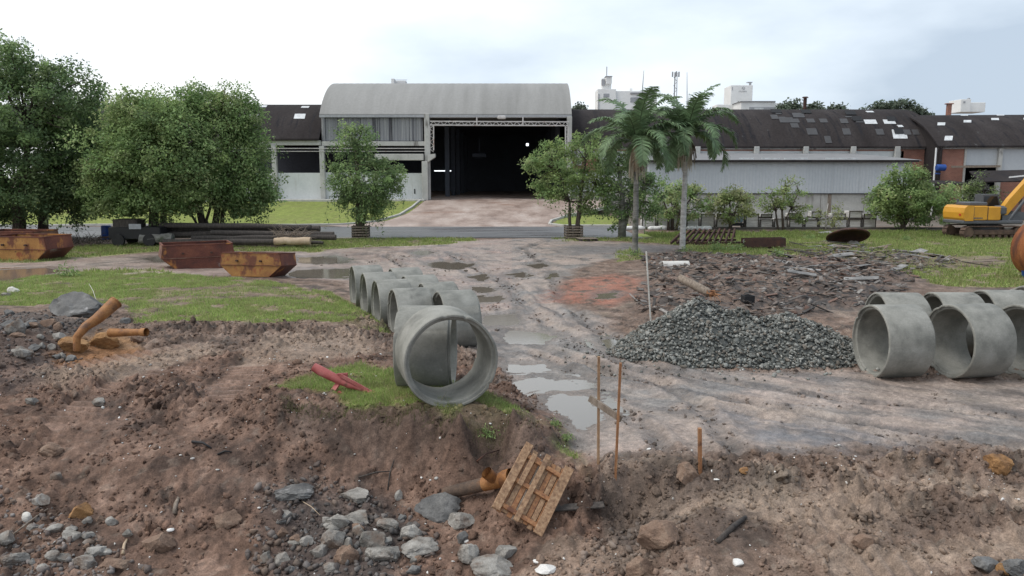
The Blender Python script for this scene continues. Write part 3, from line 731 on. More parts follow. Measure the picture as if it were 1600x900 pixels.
# ------------------------------------------------------------------ buildings
M['roof_dark'] = pm('roof_dark', spec=.12, cols= [(.026, .022, .022), (.036, .031, .031), (.05, .044, .044)], scale=.35, rough=.95, rvar=.04, bump=.2, bscale=6, fine=.25, rnd=False, stretch=(1, .3, .3),
    layers=[((.022, .021, .024), .8, .52, .68, (2.5, .3, .3)), ((.075, .075, .076), 1.6, .64, .76, (1, .5, .5))])
M['roof_grey'] = pm('roof_grey', [(.21, .207, .198), (.25, .247, .238), (.285, .282, .273)], .3, rough=.7, bump=.1, fine=.08, rnd=False, stretch=(2.5, .3, .3))
M['zinc_stain'] = pm('zinc_stain', [(.13, .135, .15), (.22, .225, .24), (.32, .325, .33)], .7, rough=.6, bump=.1, fine=.1, stretch=(3.2, 1, .12), ramp=(.3, .7),
    layers=[((.055, .055, .065), .6, .55, .64, (4.5, 1, .10))])
M['zinc_blue'] = pm('zinc_blue', [(.41, .435, .46), (.45, .475, .50), (.49, .51, .53)], .3, rough=.6, bump=.05, fine=.05, stretch=(1, 1, .3), rnd=False,
    layers=[((.36, .38, .40), .5, .6, .8, (3, 1, .2))])
M['white_wall'] = pm('white_wall', [(.50, .53, .53), (.58, .60, .60), (.63, .645, .64)], .4, rough=.85, bump=.1, fine=.06, rnd=False,
    layers=[((.36, .35, .32), .7, .6, .8, (2, 1, .25))])
M['dirty_wall'] = pm('dirty_wall', [(.33, .32, .30), (.42, .41, .385), (.48, .47, .445)], .5, rough=.9, bump=.15, fine=.1, rnd=False,
    layers=[((.22, .205, .185), .6, .56, .75, (2.5, 1, .3))])
M['beam_conc'] = pm('beam_conc', [(.34, .34, .325), (.43, .43, .41), (.50, .49, .47)], .8, rough=.9, bump=.15, fine=.1, rnd=False,
    layers=[((.17, .16, .15), .9, .58, .72, (2, 1, .5))])
M['steel_lt'] = pm('steel_lt', [(.40, .38, .37), (.55, .53, .52)], 1, rough=.6, bump=.05, layers=[((.26, .15, .11), 2, .58, .7, (1, 1, 1))])
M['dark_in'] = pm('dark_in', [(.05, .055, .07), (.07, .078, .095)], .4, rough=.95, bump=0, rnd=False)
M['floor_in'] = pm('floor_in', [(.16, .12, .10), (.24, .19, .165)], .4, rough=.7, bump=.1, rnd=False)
M['skylight'] = pm('skylight', [(.42, .43, .44), (.66, .68, .69)], 3.0, rough=.5, bump=0)
M['skylight_dull'] = pm('skylight_dull', [(.045, .044, .046), (.07, .07, .074)], 1.2, rough=.7, bump=.05)
M['white_paint'] = pm('white_paint', [(.70, .70, .69), (.80, .80, .79)], .4, rough=.8, bump=.05, fine=.05, rnd=False)
M['shed_roof'] = pm('shed_roof', [(.17, .17, .175), (.23, .23, .235)], .5, rough=.8, bump=0, rnd=False)
M['far_grey'] = pm('far_grey', [(.30, .31, .33), (.36, .37, .39)], .5, rough=.8, bump=0)
def brick_mat():
    m, nt, N, L, B = mat_nodes('brick_wall')
    tc = N.new('ShaderNodeTexCoord'); mp = N.new('ShaderNodeMapping'); mp.inputs['Rotation'].default_value = (R(90), 0, 0)
    L.new(tc.outputs['Object'], mp.inputs[0])
    b = N.new('ShaderNodeTexBrick'); b.inputs['Scale'].default_value = 2.2; b.inputs['Color1'].default_value = (.30, .12, .085, 1); b.inputs['Color2'].default_value = (.36, .155, .105, 1)
    b.inputs['Mortar'].default_value = (.30, .24, .21, 1); b.inputs['Mortar Size'].default_value = .02
    L.new(mp.outputs[0], b.inputs['Vector'])
    n = N.new('ShaderNodeTexNoise'); n.inputs['Scale'].default_value = .5; n.inputs['Detail'].default_value = 6; L.new(tc.outputs['Object'], n.inputs['Vector'])
    r = N.new('ShaderNodeMapRange'); r.inputs['From Min'].default_value = .35; r.inputs['From Max'].default_value = .7; r.inputs['To Min'].default_value = .65; r.inputs['To Max'].default_value = 1.1; L.new(n.outputs['Fac'], r.inputs[0])
    mx = N.new('ShaderNodeMixRGB'); mx.blend_type = 'MULTIPLY'; mx.inputs['Fac'].default_value = 1; L.new(b.outputs['Color'], mx.inputs['Color1']); L.new(r.outputs[0], mx.inputs['Color2'])
    L.new(mx.outputs[0], B.inputs['Base Color']); B.inputs['Roughness'].default_value = .9
    return m
M['brick'] = brick_mat()
def emit_mat(name, col, s):
    m, nt, N, L, B = mat_nodes(name); B.inputs['Base Color'].default_value = c4(col); B.inputs['Emission Color'].default_value = c4(col); B.inputs['Emission Strength'].default_value = s; return m
M['lamp'] = emit_mat('lamp', (.9, .95, 1), 1.5)

def arc(y0, z0, y1, z1, n=14):
    """points of a segmental arch from eave (y0,z0) to the ridge (y1,z1), ridge tangent level"""
    s, hh = y1 - y0, z1 - z0; r = (s * s + hh * hh) / (2 * hh); a = math.asin(min(1, s / r))
    return [(y1 - r * math.sin(a * (1 - t / n)), z1 - r + r * math.cos(a * (1 - t / n))) for t in range(n + 1)]
def vault(xa, xb, y0, z0, y1, z1, nxs=2, rib=0.0, pitch=.5):
    """closed roof shell over an arch, y0 eave to 2*y1-y0"""
    p = arc(y0, z0, y1, z1); p = p + [(2 * y1 - q[0], q[1]) for q in p[-2::-1]]
    b = MB(); n = len(p); vs = []; fs = []
    X = [xa + (xb - xa) * i / (nxs - 1) for i in range(nxs)]
    for i, xx in enumerate(X):
        o = rib * (1 if i % 2 else 0)
        for (yy_, zz) in p: vs.append((xx, yy_, zz + o))
    for i in range(nxs - 1):
        for k in range(n - 1): fs.append((i * n + k, (i + 1) * n + k, (i + 1) * n + k + 1, i * n + k + 1))
    m0 = len(vs)
    for xx in (xa, xb):
        for (yy_, zz) in p: vs.append((xx, yy_, zz - .18))
    for k in range(n - 1): fs.append((m0 + k, m0 + k + 1, m0 + n + k + 1, m0 + n + k))
    for k in range(n - 1):
        fs.append((k, k + 1, m0 + k + 1, m0 + k)); e_ = (nxs - 1) * n; fs.append((e_ + k + 1, e_ + k, m0 + n + k, m0 + n + k + 1))
    fs.append(tuple(list(range(0, nxs * n, n)) [::-1] + [m0, m0 + n])); b.add(vs, fs)
    return b, p
def gable(x, p, z0):
    b = MB(); poly = [(yy_, zz - .2) for yy_, zz in p]
    poly = [(poly[0][0] + .2, z0)] + poly + [(poly[-1][0] - .2, z0)]
    n = len(poly); vs = [(x - .1, a, c_) for a, c_ in poly] + [(x + .1, a, c_) for a, c_ in poly]
    fs = [tuple(range(n - 1, -1, -1)), tuple(range(n, 2 * n))] + [(i, (i + 1) % n, n + (i + 1) % n, n + i) for i in range(n)]
    return b.add(vs, fs)
def on_roof(u, v, p):
    """point of a vault surface (extruded along x) seen at a photograph position"""
    d = ray(u, v); best = None
    for (ya, za), (yb, zb) in zip(p[:-1], p[1:]):
        # ray: y = t*dy, z = CAM_Z + t*dz ; segment
        ex, ez = yb - ya, zb - za
        den = d.y * ez - d.z * ex
        if abs(den) < 1e-9: continue
        t = (ya * ez - (za - CAM_Z) * ex) / den
        s = ((t * d.y) - ya) / ex if abs(ex) > abs(ez) else ((CAM_Z + t * d.z) - za) / ez
        if -1e-6 <= s <= 1 + 1e-6 and t > 0 and (best is None or t < best): best = t
    return None if best is None else Vector((0, 0, CAM_Z)) + d * best
def roof_patch(name, u0, u1, v0, v1, p, mat, parent, off=.06, skew=0.0, lift=0.0):
    """a sheet lying on the vault between two photograph heights"""
    a = on_roof(u0, v1, p); b_ = on_roof(u0 + skew, v0, p)
    if a is None or b_ is None: return
    c_ = on_roof(u1, v1, p)
    x0, x1, dx = a.x, c_.x, b_.x - a.x
    n = Vector((0, -(b_.z - a.z), b_.y - a.y)).normalized() * off
    if n.z < 0: n = -n
    up = Vector((0, 0, lift))
    mb = MB().plate([Vector((x0, a.y, a.z)) + n, Vector((x1, a.y, a.z)) + n, Vector((x1 + dx, b_.y, b_.z)) + n + up, Vector((x0 + dx, b_.y, b_.z)) + n + up], .04)
    return mb.build(name, mat, parent)
def corr(xa, xb, z0, z1, y, pitch=.25, amp=.03, name='cladding', mat=None, parent=None):
    b = MB(); n = int((xb - xa) / (pitch / 4)); vs = []
    for i in range(n + 1):
        xx = xa + (xb - xa) * i / n; q = y + amp * (1, 1, -1, -1)[i % 4] * .5
        vs += [(xx, q, z0), (xx, q, z1)]
    b.add(vs, [(2 * i, 2 * i + 2, 2 * i + 3, 2 * i + 1) for i in range(n)])
    # solid back sheet
    b.box(((xa + xb) / 2, y + amp + .03, (z0 + z1) / 2), (xb - xa, .05, z1 - z0))
    return b.build(name, mat, parent)

# --- entrance hall with the big gate
YG = 82.0
xl, xr = F(500, 177, YG).x, F(893, 180, YG).x
ze = F(700, 178.5, YG).z
EH = thing('entrance_hall', 'grey barrel-roofed warehouse hall with a wide open dark gate', 'warehouse', (0, 0, 0))
b, PG = vault(xl, xr, YG - .3, ze, YG + 8.5, F(700, 131.5, YG + 8.5).z, 70, .015)
roofE = b.build('roof', M['roof_grey'], EH, smooth=True, auto=R(30))
gable(xl + .4, PG, ze - 4).build('gable_wall', M['zinc_stain'], EH); gable(xr - .4, PG, ze - 4).build('gable_wall', M['zinc_stain'], EH)
MB().box(((xl + xr) / 2, YG - .32, ze - .22), (xr - xl, .1, .24)).build('eave_gutter', M['far_grey'], roofE)
xg0 = F(668, 200, YG).x; zc0 = F(600, 220, YG).z
edges_u = [502, 528, 545, 563, 590, 612, 640, 661]
for k in range(len(edges_u) - 1):
    corr(F(edges_u[k], 200, YG).x + .02, F(edges_u[k + 1], 200, YG).x - .02, zc0, ze - .36, YG + .02 * (k % 2), .3, .04, 'cladding_panel', M['zinc_stain'], EH)
z_low = drive_z(-2, YG)
def col(u, v0, v1, w, name, parent, y=YG - .15, mat='beam_conc'):
    p = F(u, v0, y); q = F(u, v1, y)
    return MB().bevbox((p.x, y, (p.z + q.z) / 2), (w, w, p.z - q.z), .03).build(name, M[mat], parent)
def hbeam(u0, u1, v0, v1, name, parent, y=YG - .1, dp=.35, mat='beam_conc'):
    p = F(u0, v0, y); q = F(u1, v1, y)
    return MB().bevbox(((p.x + q.x) / 2, y, (p.z + q.z) / 2), (q.x - p.x, dp, p.z - q.z), .03).build(name, M[mat], parent)
col(667, 178, 312, .55, 'column', EH); col(890, 182, 312, .5, 'column', EH); col(664, 252, 313, .62, 'column', EH, YG - .75)
col(503, 228, 313, .5, 'column', EH)
hbeam(503, 664, 221, 228, 'eave_beam', EH); hbeam(585, 662, 240.5, 250.5, 'lower_beam', EH, YG - .7, .4)
b = MB(); q = F(669, 247, YG - .9); b.add([(q.x, q.y - .3, q.z + .35), (q.x + .75, q.y - .3, q.z + .45), (q.x + .75, q.y - .3, q.z + .1), (q.x, q.y - .3, q.z - .4), (q.x, q.y + .6, q.z + .35), (q.x + .75, q.y + .6, q.z + .45), (q.x + .75, q.y + .6, q.z + .1), (q.x, q.y + .6, q.z - .4)],
    [(3, 2, 1, 0), (4, 5, 6, 7), (0, 1, 5, 4), (1, 2, 6, 5), (2, 3, 7, 6), (3, 0, 4, 7)]); b.build('corbel', M['beam_conc'], EH)
# lattice girder over the gate
yt = YG - .35
t0, t1 = F(672, 189.5, yt), F(889, 190.5, yt); b0, b1 = F(672, 195.3, yt), F(889, 196.3, yt)
girder = MB().beam(t0, t1, .12, .12).build('top_chord', M['steel_lt'], EH); MB().beam(b0, b1, .12, .12).build('bottom_chord', M['steel_lt'], EH)
for k in range(40):
    f0, f1 = k / 40, (k + 1) / 40
    pa, pb = (b0.lerp(b1, f0), t0.lerp(t1, f1)) if k % 2 == 0 else (t0.lerp(t1, f0), b0.lerp(b1, f1))
    MB().beam(pa, pb, .07, .07).build('girder_diagonal', M['steel_lt'], girder)
for u in (745, 817): MB().beam(F(u, 183, yt), F(u, 196, yt), .14, .14).build('girder_post', M['steel_lt'], girder)
hbeam(668, 892, 182.8, 184.2, 'purlin', EH, yt + .2, .1, 'steel_lt'); hbeam(668, 892, 180.5, 181.6, 'purlin', EH, yt + .35, .1, 'far_grey')
for (ua, ub, vb) in ((671.5, 677.5, 243), (883.5, 888.5, 243)):
    MB().beam(F(ub, 196, yt), F(ub, vb - 8, yt), .12, .12).build('post_chord', M['steel_lt'], EH); MB().beam(F(ua, 196, yt), F(ua, vb, yt), .12, .12).build('post_chord', M['steel_lt'], EH)
    for k in range(8):
        a_, c_ = (ua, ub) if k % 2 else (ub, ua)
        MB().beam(F(a_, 196 + k * 5.2, yt), F(c_, 201 + k * 5.2, yt), .06, .06).build('post_diagonal', M['steel_lt'], EH)
MB().bevbox(F(784, 183.5, yt + .1), (.9, .5, .35), .1).build('floodlight', M['steel_lt'], EH)
# interior: floor, walls and roof slab running back so that the gate opens on a dark hall
xi0, xi1 = -70.0, xr - .5
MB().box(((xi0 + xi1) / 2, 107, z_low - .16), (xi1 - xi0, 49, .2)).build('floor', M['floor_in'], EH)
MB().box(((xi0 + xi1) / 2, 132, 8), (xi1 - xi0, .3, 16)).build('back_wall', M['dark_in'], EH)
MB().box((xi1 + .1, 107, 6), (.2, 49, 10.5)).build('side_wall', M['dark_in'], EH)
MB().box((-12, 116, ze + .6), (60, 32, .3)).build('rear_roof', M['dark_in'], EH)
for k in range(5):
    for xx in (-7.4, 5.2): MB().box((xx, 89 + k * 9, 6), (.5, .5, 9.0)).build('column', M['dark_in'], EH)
lp = F(693, 267, 100); MB().bevbox(lp, (2.4, .12, .12), .03).build('strip_light', M['lamp'], EH)
lp = F(824, 226, 100); MB().bevbox(lp, (.34, .25, .34), .12).build('lamp_globe', M['lamp'], EH)
MB().bevbox(F(749, 243, 104), (1.8, 1.2, .5), .05).build('crane_trolley', M['dark_in'], EH); MB().beam(F(749, 215, 104), F(749, 241, 104), .1, .1).build('crane_rope', M['dark_in'], EH)

# --- left hall
LH = thing('left_hall', 'long low hall with dark curved roof behind the left trees', 'warehouse')
zl = F(450, 217, YG).z
bl, PL = vault(-75, xl - .05, YG - .6, zl, YG + 9, F(450, 164, YG + 9).z, 2)
roofL = bl.build('roof', M['roof_dark'], LH, smooth=True, auto=R(30))
gable(-75, PL, zl - 6).build('gable_wall', M['dirty_wall'], LH)
for (u0, u1, v0, v1) in ((404, 416, 165.2, 168), (470, 482, 166.5, 169), (459, 476, 178.5, 186), (389, 402, 179, 186), (330, 344, 180, 187), (250, 262, 168, 171)):
    roof_patch('skylight', u0, u1, v0, v1, PL, M['skylight'], roofL, skew=2)
hbeam(60, 502, 219.5, 227, 'eave_beam', LH); hbeam(60, 664, 231.3, 232.6, 'pipe_rail', LH, YG - .4, .12, 'steel_lt'); hbeam(60, 664, 236, 237, 'pipe_rail', LH, YG - .4, .12, 'steel_lt')
for u in (428, 350, 270, 190, 110): col(u, 227, 313, .5, 'column', LH)
us = [60, 110, 190, 270, 350, 428, 503, 584, 661]
for a_, c_ in zip(us[:-1], us[1:]):
    p = F(a_, 270 + random.uniform(-1, 2), YG); q = F(c_, 313, YG)
    MB().bevbox(((p.x + q.x) / 2, YG + .12, (p.z + q.z) / 2), (q.x - p.x - .05, .22, p.z - q.z), .02).build('wall_panel', M['white_wall'], LH)
p = F(60, 312, YG - 1.2); q = F(664, 315, YG - 1.2)
MB().bevbox(((p.x + q.x) / 2, YG - .6, z_low - .12), (q.x - p.x, 1.9, .34), .03).build('walkway', M['kerb'], LH)
for u in (648, 661): MB().box(F(u, 299, YG - .02), (.12, .05, .5)).build('vent_slot', M['black'], LH)

# --- right hall
RH = thing('right_hall', 'long warehouse with dark curved roof and scattered skylights behind the palms', 'warehouse')
YR = 84.0
zr = F(1300, 229, YR).z; xR = F(1467, 228, YR).x
br, PR = vault(xr + .05, xR, YR - .4, zr, YR + 9.5, F(1300, 171.5, YR + 9.5).z, 2)
roofR = br.build('roof', M['roof_dark'], RH, smooth=True, auto=R(30))
gable(xR - .2, PR, 0).build('gable_wall', M['brick'], RH)
SK = [(1206, 1217, 211 - 31, 186.5, 1), (1352, 1371, 187.5, 194, 0), (1382, 1400, 187.5, 194, 0), (1396, 1418, 203, 217, 0), (1413, 1424, 203, 211, 1), (1427, 1437, 203, 211, 1),
      (1219, 1230, 183, 192, 1), (1228, 1241, 184, 192, 1), (1213, 1222, 176, 179, 1), (1238, 1250, 186, 192, 1), (1262, 1274, 186, 192, 1), (1282, 1294, 186, 192, 1), (1314, 1326, 186, 193, 1), (1237, 1249, 193, 200, 1),
      (1262, 1278, 201, 211, 1), (1318, 1330, 201, 211, 1), (1370, 1382, 202, 211, 1), (1240, 1258, 177, 184, 1), (1322, 1334, 182, 184, 1), (1338, 1350, 186, 192, 1), (1290, 1300, 213, 224, 1), (1355, 1366, 174, 176, 0), (1404, 1412, 196, 199, 0)]
for (u0, u1, v0, v1, dull) in SK:
    roof_patch('skylight', u0, u1, v0, v1, PR, M['skylight_dull' if dull else 'skylight'], roofR, skew=-3)
for (u0, u1, v0, v1) in ((1206, 1222, 175.5, 177.3), (1253, 1268, 176, 178), (1322, 1338, 178, 180.5), (1333, 1348, 186.5, 190), (1387, 1400, 187, 190), (1398, 1412, 205, 210)):
    roof_patch('lifted_sheet', u0, u1, v0, v1, PR, M['black'], roofR, .12, -3, .25)
def wallR(u0, u1, v0, v1, mat, name, dy=0.0, dp=.2):
    p = F(u0, v0, YR + dy); q = F(u1, v1, YR + dy)
    return MB().bevbox(((p.x + q.x) / 2, YR + dy + dp / 2, (p.z + q.z) / 2), (q.x - p.x, dp, p.z - q.z), .02).build(name, M[mat], RH)
wallR(893, 1408, 229, 233.5, 'beam_conc', 'eave_beam', -.1); wallR(893, 1408, 233.5, 236, 'brick', 'brick_band'); wallR(893, 1408, 236, 300, 'white_wall', 'wall')
wallR(1408, 1470, 229.5, 233, 'beam_conc', 'eave_beam', -.1); wallR(1408, 1466, 233, 330, 'brick', 'brick_wall')
wallR(893, 1030, 300, 342, 'dirty_wall', 'base_wall', -.1)
wallR(895, 935, 246, 268, 'brick', 'brick_panel', -.08)
for u in (1182, 1259, 1333, 1402, 905, 1000, 1090):
    p = F(u, 229, YR - .3); MB().bevbox((p.x, YR - .35, p.z - 1), (.55, .4, 2.0), .03).build('pilaster', M['beam_conc'], RH)

# --- lean-to shed in front of the right hall
SH = thing('long_shed', 'long pale blue corrugated shed wall above a dirty concrete base behind saplings', 'shed')
YS = 72.0
xs0, xs1 = F(1012, 250, YS).x, F(1424, 250, YS).x
zs_top, zs_mid = F(1200, 248, YS).z, F(1200, 302, YS).z
n_panel = 12
for k in range(n_panel):
    xa_, xb_ = xs0 + (xs1 - xs0) * k / n_panel, xs0 + (xs1 - xs0) * (k + 1) / n_panel
    corr(xa_, xb_, zs_mid, zs_top - .25, YS + .004 * (k % 2), .28, .018, 'cladding_panel', M['zinc_blue'], SH)
for k in range(6):
    xa_, xb_ = xs0 + (xs1 - xs0) * k / 6, xs0 + (xs1 - xs0) * (k + 1) / 6
    MB().bevbox(((xa_ + xb_) / 2, YS + .18, zs_mid / 2 - .2), (xb_ - xa_ - .04, .2, zs_mid + .4), .02).build('base_wall', M['dirty_wall'], SH)
for u in (1108, 1296):
    p = F(u, 320, YS); MB().box((p.x, YS + .05, zs_mid / 2), (.3, .12, zs_mid)).build('stained_joint', M['wood_grey'], SH)
MB().box(((xs0 + xs1) / 2, YS - .06, zs_mid - .03), (xs1 - xs0, .08, .07)).build('drip_edge', M['roof_dark'], SH)
zb = F(1200, 239.5, YR - .4).z
roofS = MB().plate([(xs0 - .3, YS - .5, zs_top - .12), (xs1 + .7, YS - .5, zs_top - .12), (xs1 - .3, YR - .3, zb), (xs0 - .3, YR - .3, zb)], .08).build('roof', M['shed_roof'], SH)
MB().box(((xs0 + xs1) / 2, YS - .52, zs_top - .22), (xs1 - xs0 + .9, .06, .2)).build('eave_edge', M['roof_dark'], roofS)
for u0, u1 in ((1155, 1178), (1190, 1218), (1225, 1262), (1290, 1340)):
    p, q = F(u0, 246, YS - .1), F(u1, 249, YS - .1); MB().box(((p.x + q.x) / 2, YS - .1, p.z - .1), (q.x - p.x, .04, .14)).build('translucent_strip', M['skylight'], SH)
MB().plate([(xs1, YS, 0), (xs1, YS, zs_top - .2), (xs1, YR, zb - .1), (xs1, YR, 0)], .1).build('end_wall', M['zinc_blue'], SH)

# --- far right hall
FH = thing('brick_hall', 'red brick hall with grey sliding door and dark sloping roof at far right', 'warehouse', (F(1466, 230, 81).x, 81, 0), (0, 0, R(-4)))
zf = F(1466, 228, 81).z
b, PF = vault(-.3, 45, -.6, zf, 11, zf + 3.9, 2)
roofF = b.build('roof', M['roof_dark'], FH, smooth=True, auto=R(30))
gable(.1, PF, 0).build('gable_wall', M['roof_dark'], FH)
def fbox(x0, x1, z0, z1, mat, name, y=.1, dp=.2): return MB().bevbox(((x0 + x1) / 2, y, (z0 + z1) / 2), (x1 - x0, dp, z1 - z0), .02).build(name, M[mat], FH)
fbox(.1, 2.7, 0, zf - .3, 'brick', 'brick_wall'); fbox(2.9, 6.1, zf - 2.0, zf - .3, 'zinc_blue', 'door_lintel_panel'); fbox(6.3, 14, zf - 2.6, zf - .3, 'zinc_blue', 'cladding'); fbox(6.3, 14, 0, zf - 2.6, 'brick', 'brick_wall')
fbox(14, 30, 0, zf - .3, 'brick', 'brick_wall'); fbox(2.65, 2.85, 0, zf - .3, 'beam_conc', 'door_frame', -.05); fbox(5.95, 6.35, 0, zf - .2, 'beam_conc', 'column', -.15, .4)
fbox(0, 14, zf - .32, zf - .05, 'beam_conc', 'eave_beam', -.1)
MB().beam((1.2, -.6, zf - 2.15), (6.0, -.6, zf - 2.1), .22, .22).build('door_rail', M['wood_grey'], FH)
MB().box((15, 14, zf / 2), (30, .3, zf)).build('back_wall', M['dark_in'], FH)
MB().tube([(-.35, -.35, 0), (-.35, -.35, zf - .2)], .09, 8).build('downpipe', M['white_paint'], FH)
for (xx, t) in ((1.2, .42), (4.3, .46), (7.6, .5), (11, .55), (5.6, .74), (9.5, .72), (.6, .08)):
    i0 = int(t * 14); (ya, za), (yb, zb_) = PF[i0], PF[i0 + 1]
    MB().plate([(xx, ya, za + .06), (xx + .8, ya, za + .06), (xx + 1.2, yb, zb_ + .06), (xx + .4, yb, zb_ + .06)], .04).build('skylight', M['skylight'], roofF)
bch = MB(); bch.bevbox((5.2, 9.5, zf + 4.1), (.45, .45, 1.9), .03).bevbox((5.2, 9.5, zf + 5.1), (.8, .6, .12), .03); bch.build('chimney', M['brick'], roofF)
UP = thing('upper_roof', 'plain grey roof rising behind the brick hall at the right edge', 'roof', (F(1440, 184, 104).x, 104, 0), (0, 0, R(-8)))
zu = F(1440, 184, 104).z
MB().plate([(0, 0, zu - .9), (60, 0, zu - .9), (60, 12, zu + 1.4), (0, 12, zu + .6)], .2).build('roof_sheet', M['far_grey'], UP)
MB().box((30, .4, zu / 2 - .6), (60, .3, zu - 1.0)).build('wall', M['dirty_wall'], UP)
o = MB(); p = F(1470, 262, 79.5); o.tube([p + Vector((-.45, 0, 0)), p + Vector((-.4, 0, 0)), p + Vector((.4, 0, 0)), p + Vector((.45, 0, 0))], [.28, .34, .34, .28], 18); o.tube([p + Vector((0, .1, -.6)), p + Vector((0, .9, -.6))], .08, 6)
tag(o.build('blue_drum', M['bluep'], smooth=True, auto=R(40)), 'blue drum fixed on the brick wall by the white downpipe', 'drum')
LT = thing('lean_to', 'low dark lean-to roof with posts behind the excavator', 'lean-to', F(1560, 300, 74))
lb = LT.location
zt = F(1540, 272, 74).z - lb.z
MB().plate([(-3.0, -2, zt - .7), (7, -2, zt - .5), (7, 3, zt + .5), (-1.2, 3, zt + .3)], .1).build('roof', M['roof_grey'] if False else M['roof_dark'], LT)
for xx in (-2.4, 1, 4.5): MB().box((xx, -1.8, (zt - .7 - lb.z) / 2), (.18, .18, zt - .7 + lb.z)).build('post', M['wood_dark'], LT)
MB().plate([(-6.3, -1, zt - .9), (-3.2, -1, zt - .9), (-3.0, 3, zt - .6), (-6.3, 3, zt - .6)], .12).build('canopy', M['roof_dark'], LT)
MB().beam((-.5, -2.2, zt - .3), (6, -2.2, zt + .35), .12, .12).build('white_pole', M['white_paint'], LT)

# --- far white factory towers behind the roofs
def tower(name, label, parts_):
    t = thing(name, label, 'building', parts_[0][1])
    o_ = Vector(parts_[0][1])
    first = None
    for nm, c_, sz, mt in parts_:
        o = MB().bevbox(Vector(c_) - o_, sz, .05).build(nm, M[mt], first if nm in ('window', 'door', 'slot', 'mark', 'pane', 'pipe') and first else t)
        first = first or o
    t['block'] = first.name
    return t
def fb(nm, u0, u1, v0, v1, y, dp, mt):
    p, q = F(u0, v0, y), F(u1, v1, y)
    return (nm, Vector(((p.x + q.x) / 2, y + dp / 2, (p.z + q.z) / 2)), (q.x - p.x, dp, p.z - q.z), mt)
tower('silo_tower', 'white stepped factory tower with antenna left of the palms', [fb('tower_block', 934, 962, 139, 178, 190, 6, 'white_paint'), fb('stair_block', 941, 955, 122, 139, 192, 3, 'white_paint'), fb('roof_cabin', 947, 956, 119, 131, 191, 2, 'white_paint'),
    fb('parapet', 946, 957, 118.5, 120, 190.8, 3, 'far_grey'), fb('wing', 962, 1026, 142, 178, 191, 6, 'white_paint'), fb('wing_roof', 985, 1026, 144, 146.5, 190.6, 7, 'far_grey'), fb('window', 943, 952, 146, 152, 189.9, .2, 'far_grey'), fb('window', 985, 1000, 152, 160, 190.9, .2, 'far_grey'),
    fb('antenna', 947.6, 948.6, 104, 119, 191, .15, 'far_grey'), fb('pipe', 935, 936, 146, 176, 189.8, .2, 'far_grey'), fb('tank', 940.5, 945, 123.5, 133, 191.3, 1, 'far_grey'), fb('vent', 984, 988, 138, 142, 193, 1, 'white_paint')])
tw = tower('emblem_tower', 'white square tower bearing a round emblem and small lettering', [fb('tower_block', 1142.5, 1174.5, 133, 178, 185, 6, 'white_paint'), fb('front_wing', 1158, 1211, 158.5, 178, 170, 8, 'white_paint'), fb('wing_roof', 1157, 1212, 157.6, 158.8, 169.6, 9, 'far_grey'),
    fb('side_wing', 1211, 1218, 161, 178, 172, 6, 'white_paint'), fb('low_wing', 1120, 1160, 163, 178, 176, 4, 'white_paint'), fb('window_band', 1171, 1211, 167, 174, 169.8, .2, 'far_grey'), fb('pane', 1179, 1193, 168.5, 173, 169.6, .2, 'skylight'),
    fb('vent_cap', 1168, 1176, 127.8, 129, 186, 1.2, 'far_grey'), fb('vent_pipe', 1171.5, 1174, 129, 133, 186, .6, 'far_grey'), fb('door', 1153, 1154.8, 158, 163, 184.9, .2, 'roof_dark'), fb('slot', 1144, 1144.8, 136, 141, 184.9, .2, 'far_grey')])
cen = F(1161.5, 138, 184.85) - tw.location
rb = MB(); rr = 2.4 / 1200 * 185
for k in range(20):
    a0, a1 = 2 * math.pi * k / 20, 2 * math.pi * (k + 1) / 20
    if k in (12, 13): continue
    rb.add([cen + Vector((math.cos(q) * r_ * rr, -.05, math.sin(q) * r_ * rr)) for q, r_ in ((a0, 1), (a1, 1), (a1, .68), (a0, .68))], [(0, 1, 2, 3)])
rb.beam(cen + Vector((-rr * .5, -.05, rr * .3)), cen + Vector((rr * .3, -.05, -rr * .4)), .1, .1)
rb.build('emblem', M['far_grey'], bpy.data.objects[tw['block']])
lb_ = MB()
for k in range(9):
    q = F(1154.5 + k * 1.5, 142.6, 184.8) - tw.location
    lb_.box(q, (.14, .05, .17 if k % 3 else .13))
lb_.build('lettering', M['far_grey'], bpy.data.objects[tw['block']])
tower('small_white_block', 'small white block with chimney pot on the right skyline', [fb('block', 1502, 1516, 155, 175, 180, 5, 'white_paint'), fb('wing', 1516, 1539, 160, 175, 182, 5, 'white_paint'), fb('pot', 1513, 1516, 153, 156, 181, .5, 'far_grey'), fb('mark', 1505.5, 1508.5, 158, 161, 179.9, .1, 'far_grey')])
tower('rooftop_units', 'white rooftop units peeping over the grey barrel roof', [fb('unit', 611, 616, 122.5, 132, 160, 2, 'white_paint'), fb('unit', 618, 634, 126, 132, 162, 2, 'white_paint'), fb('rail', 617, 636, 124.6, 125.2, 160, .2, 'far_grey')])
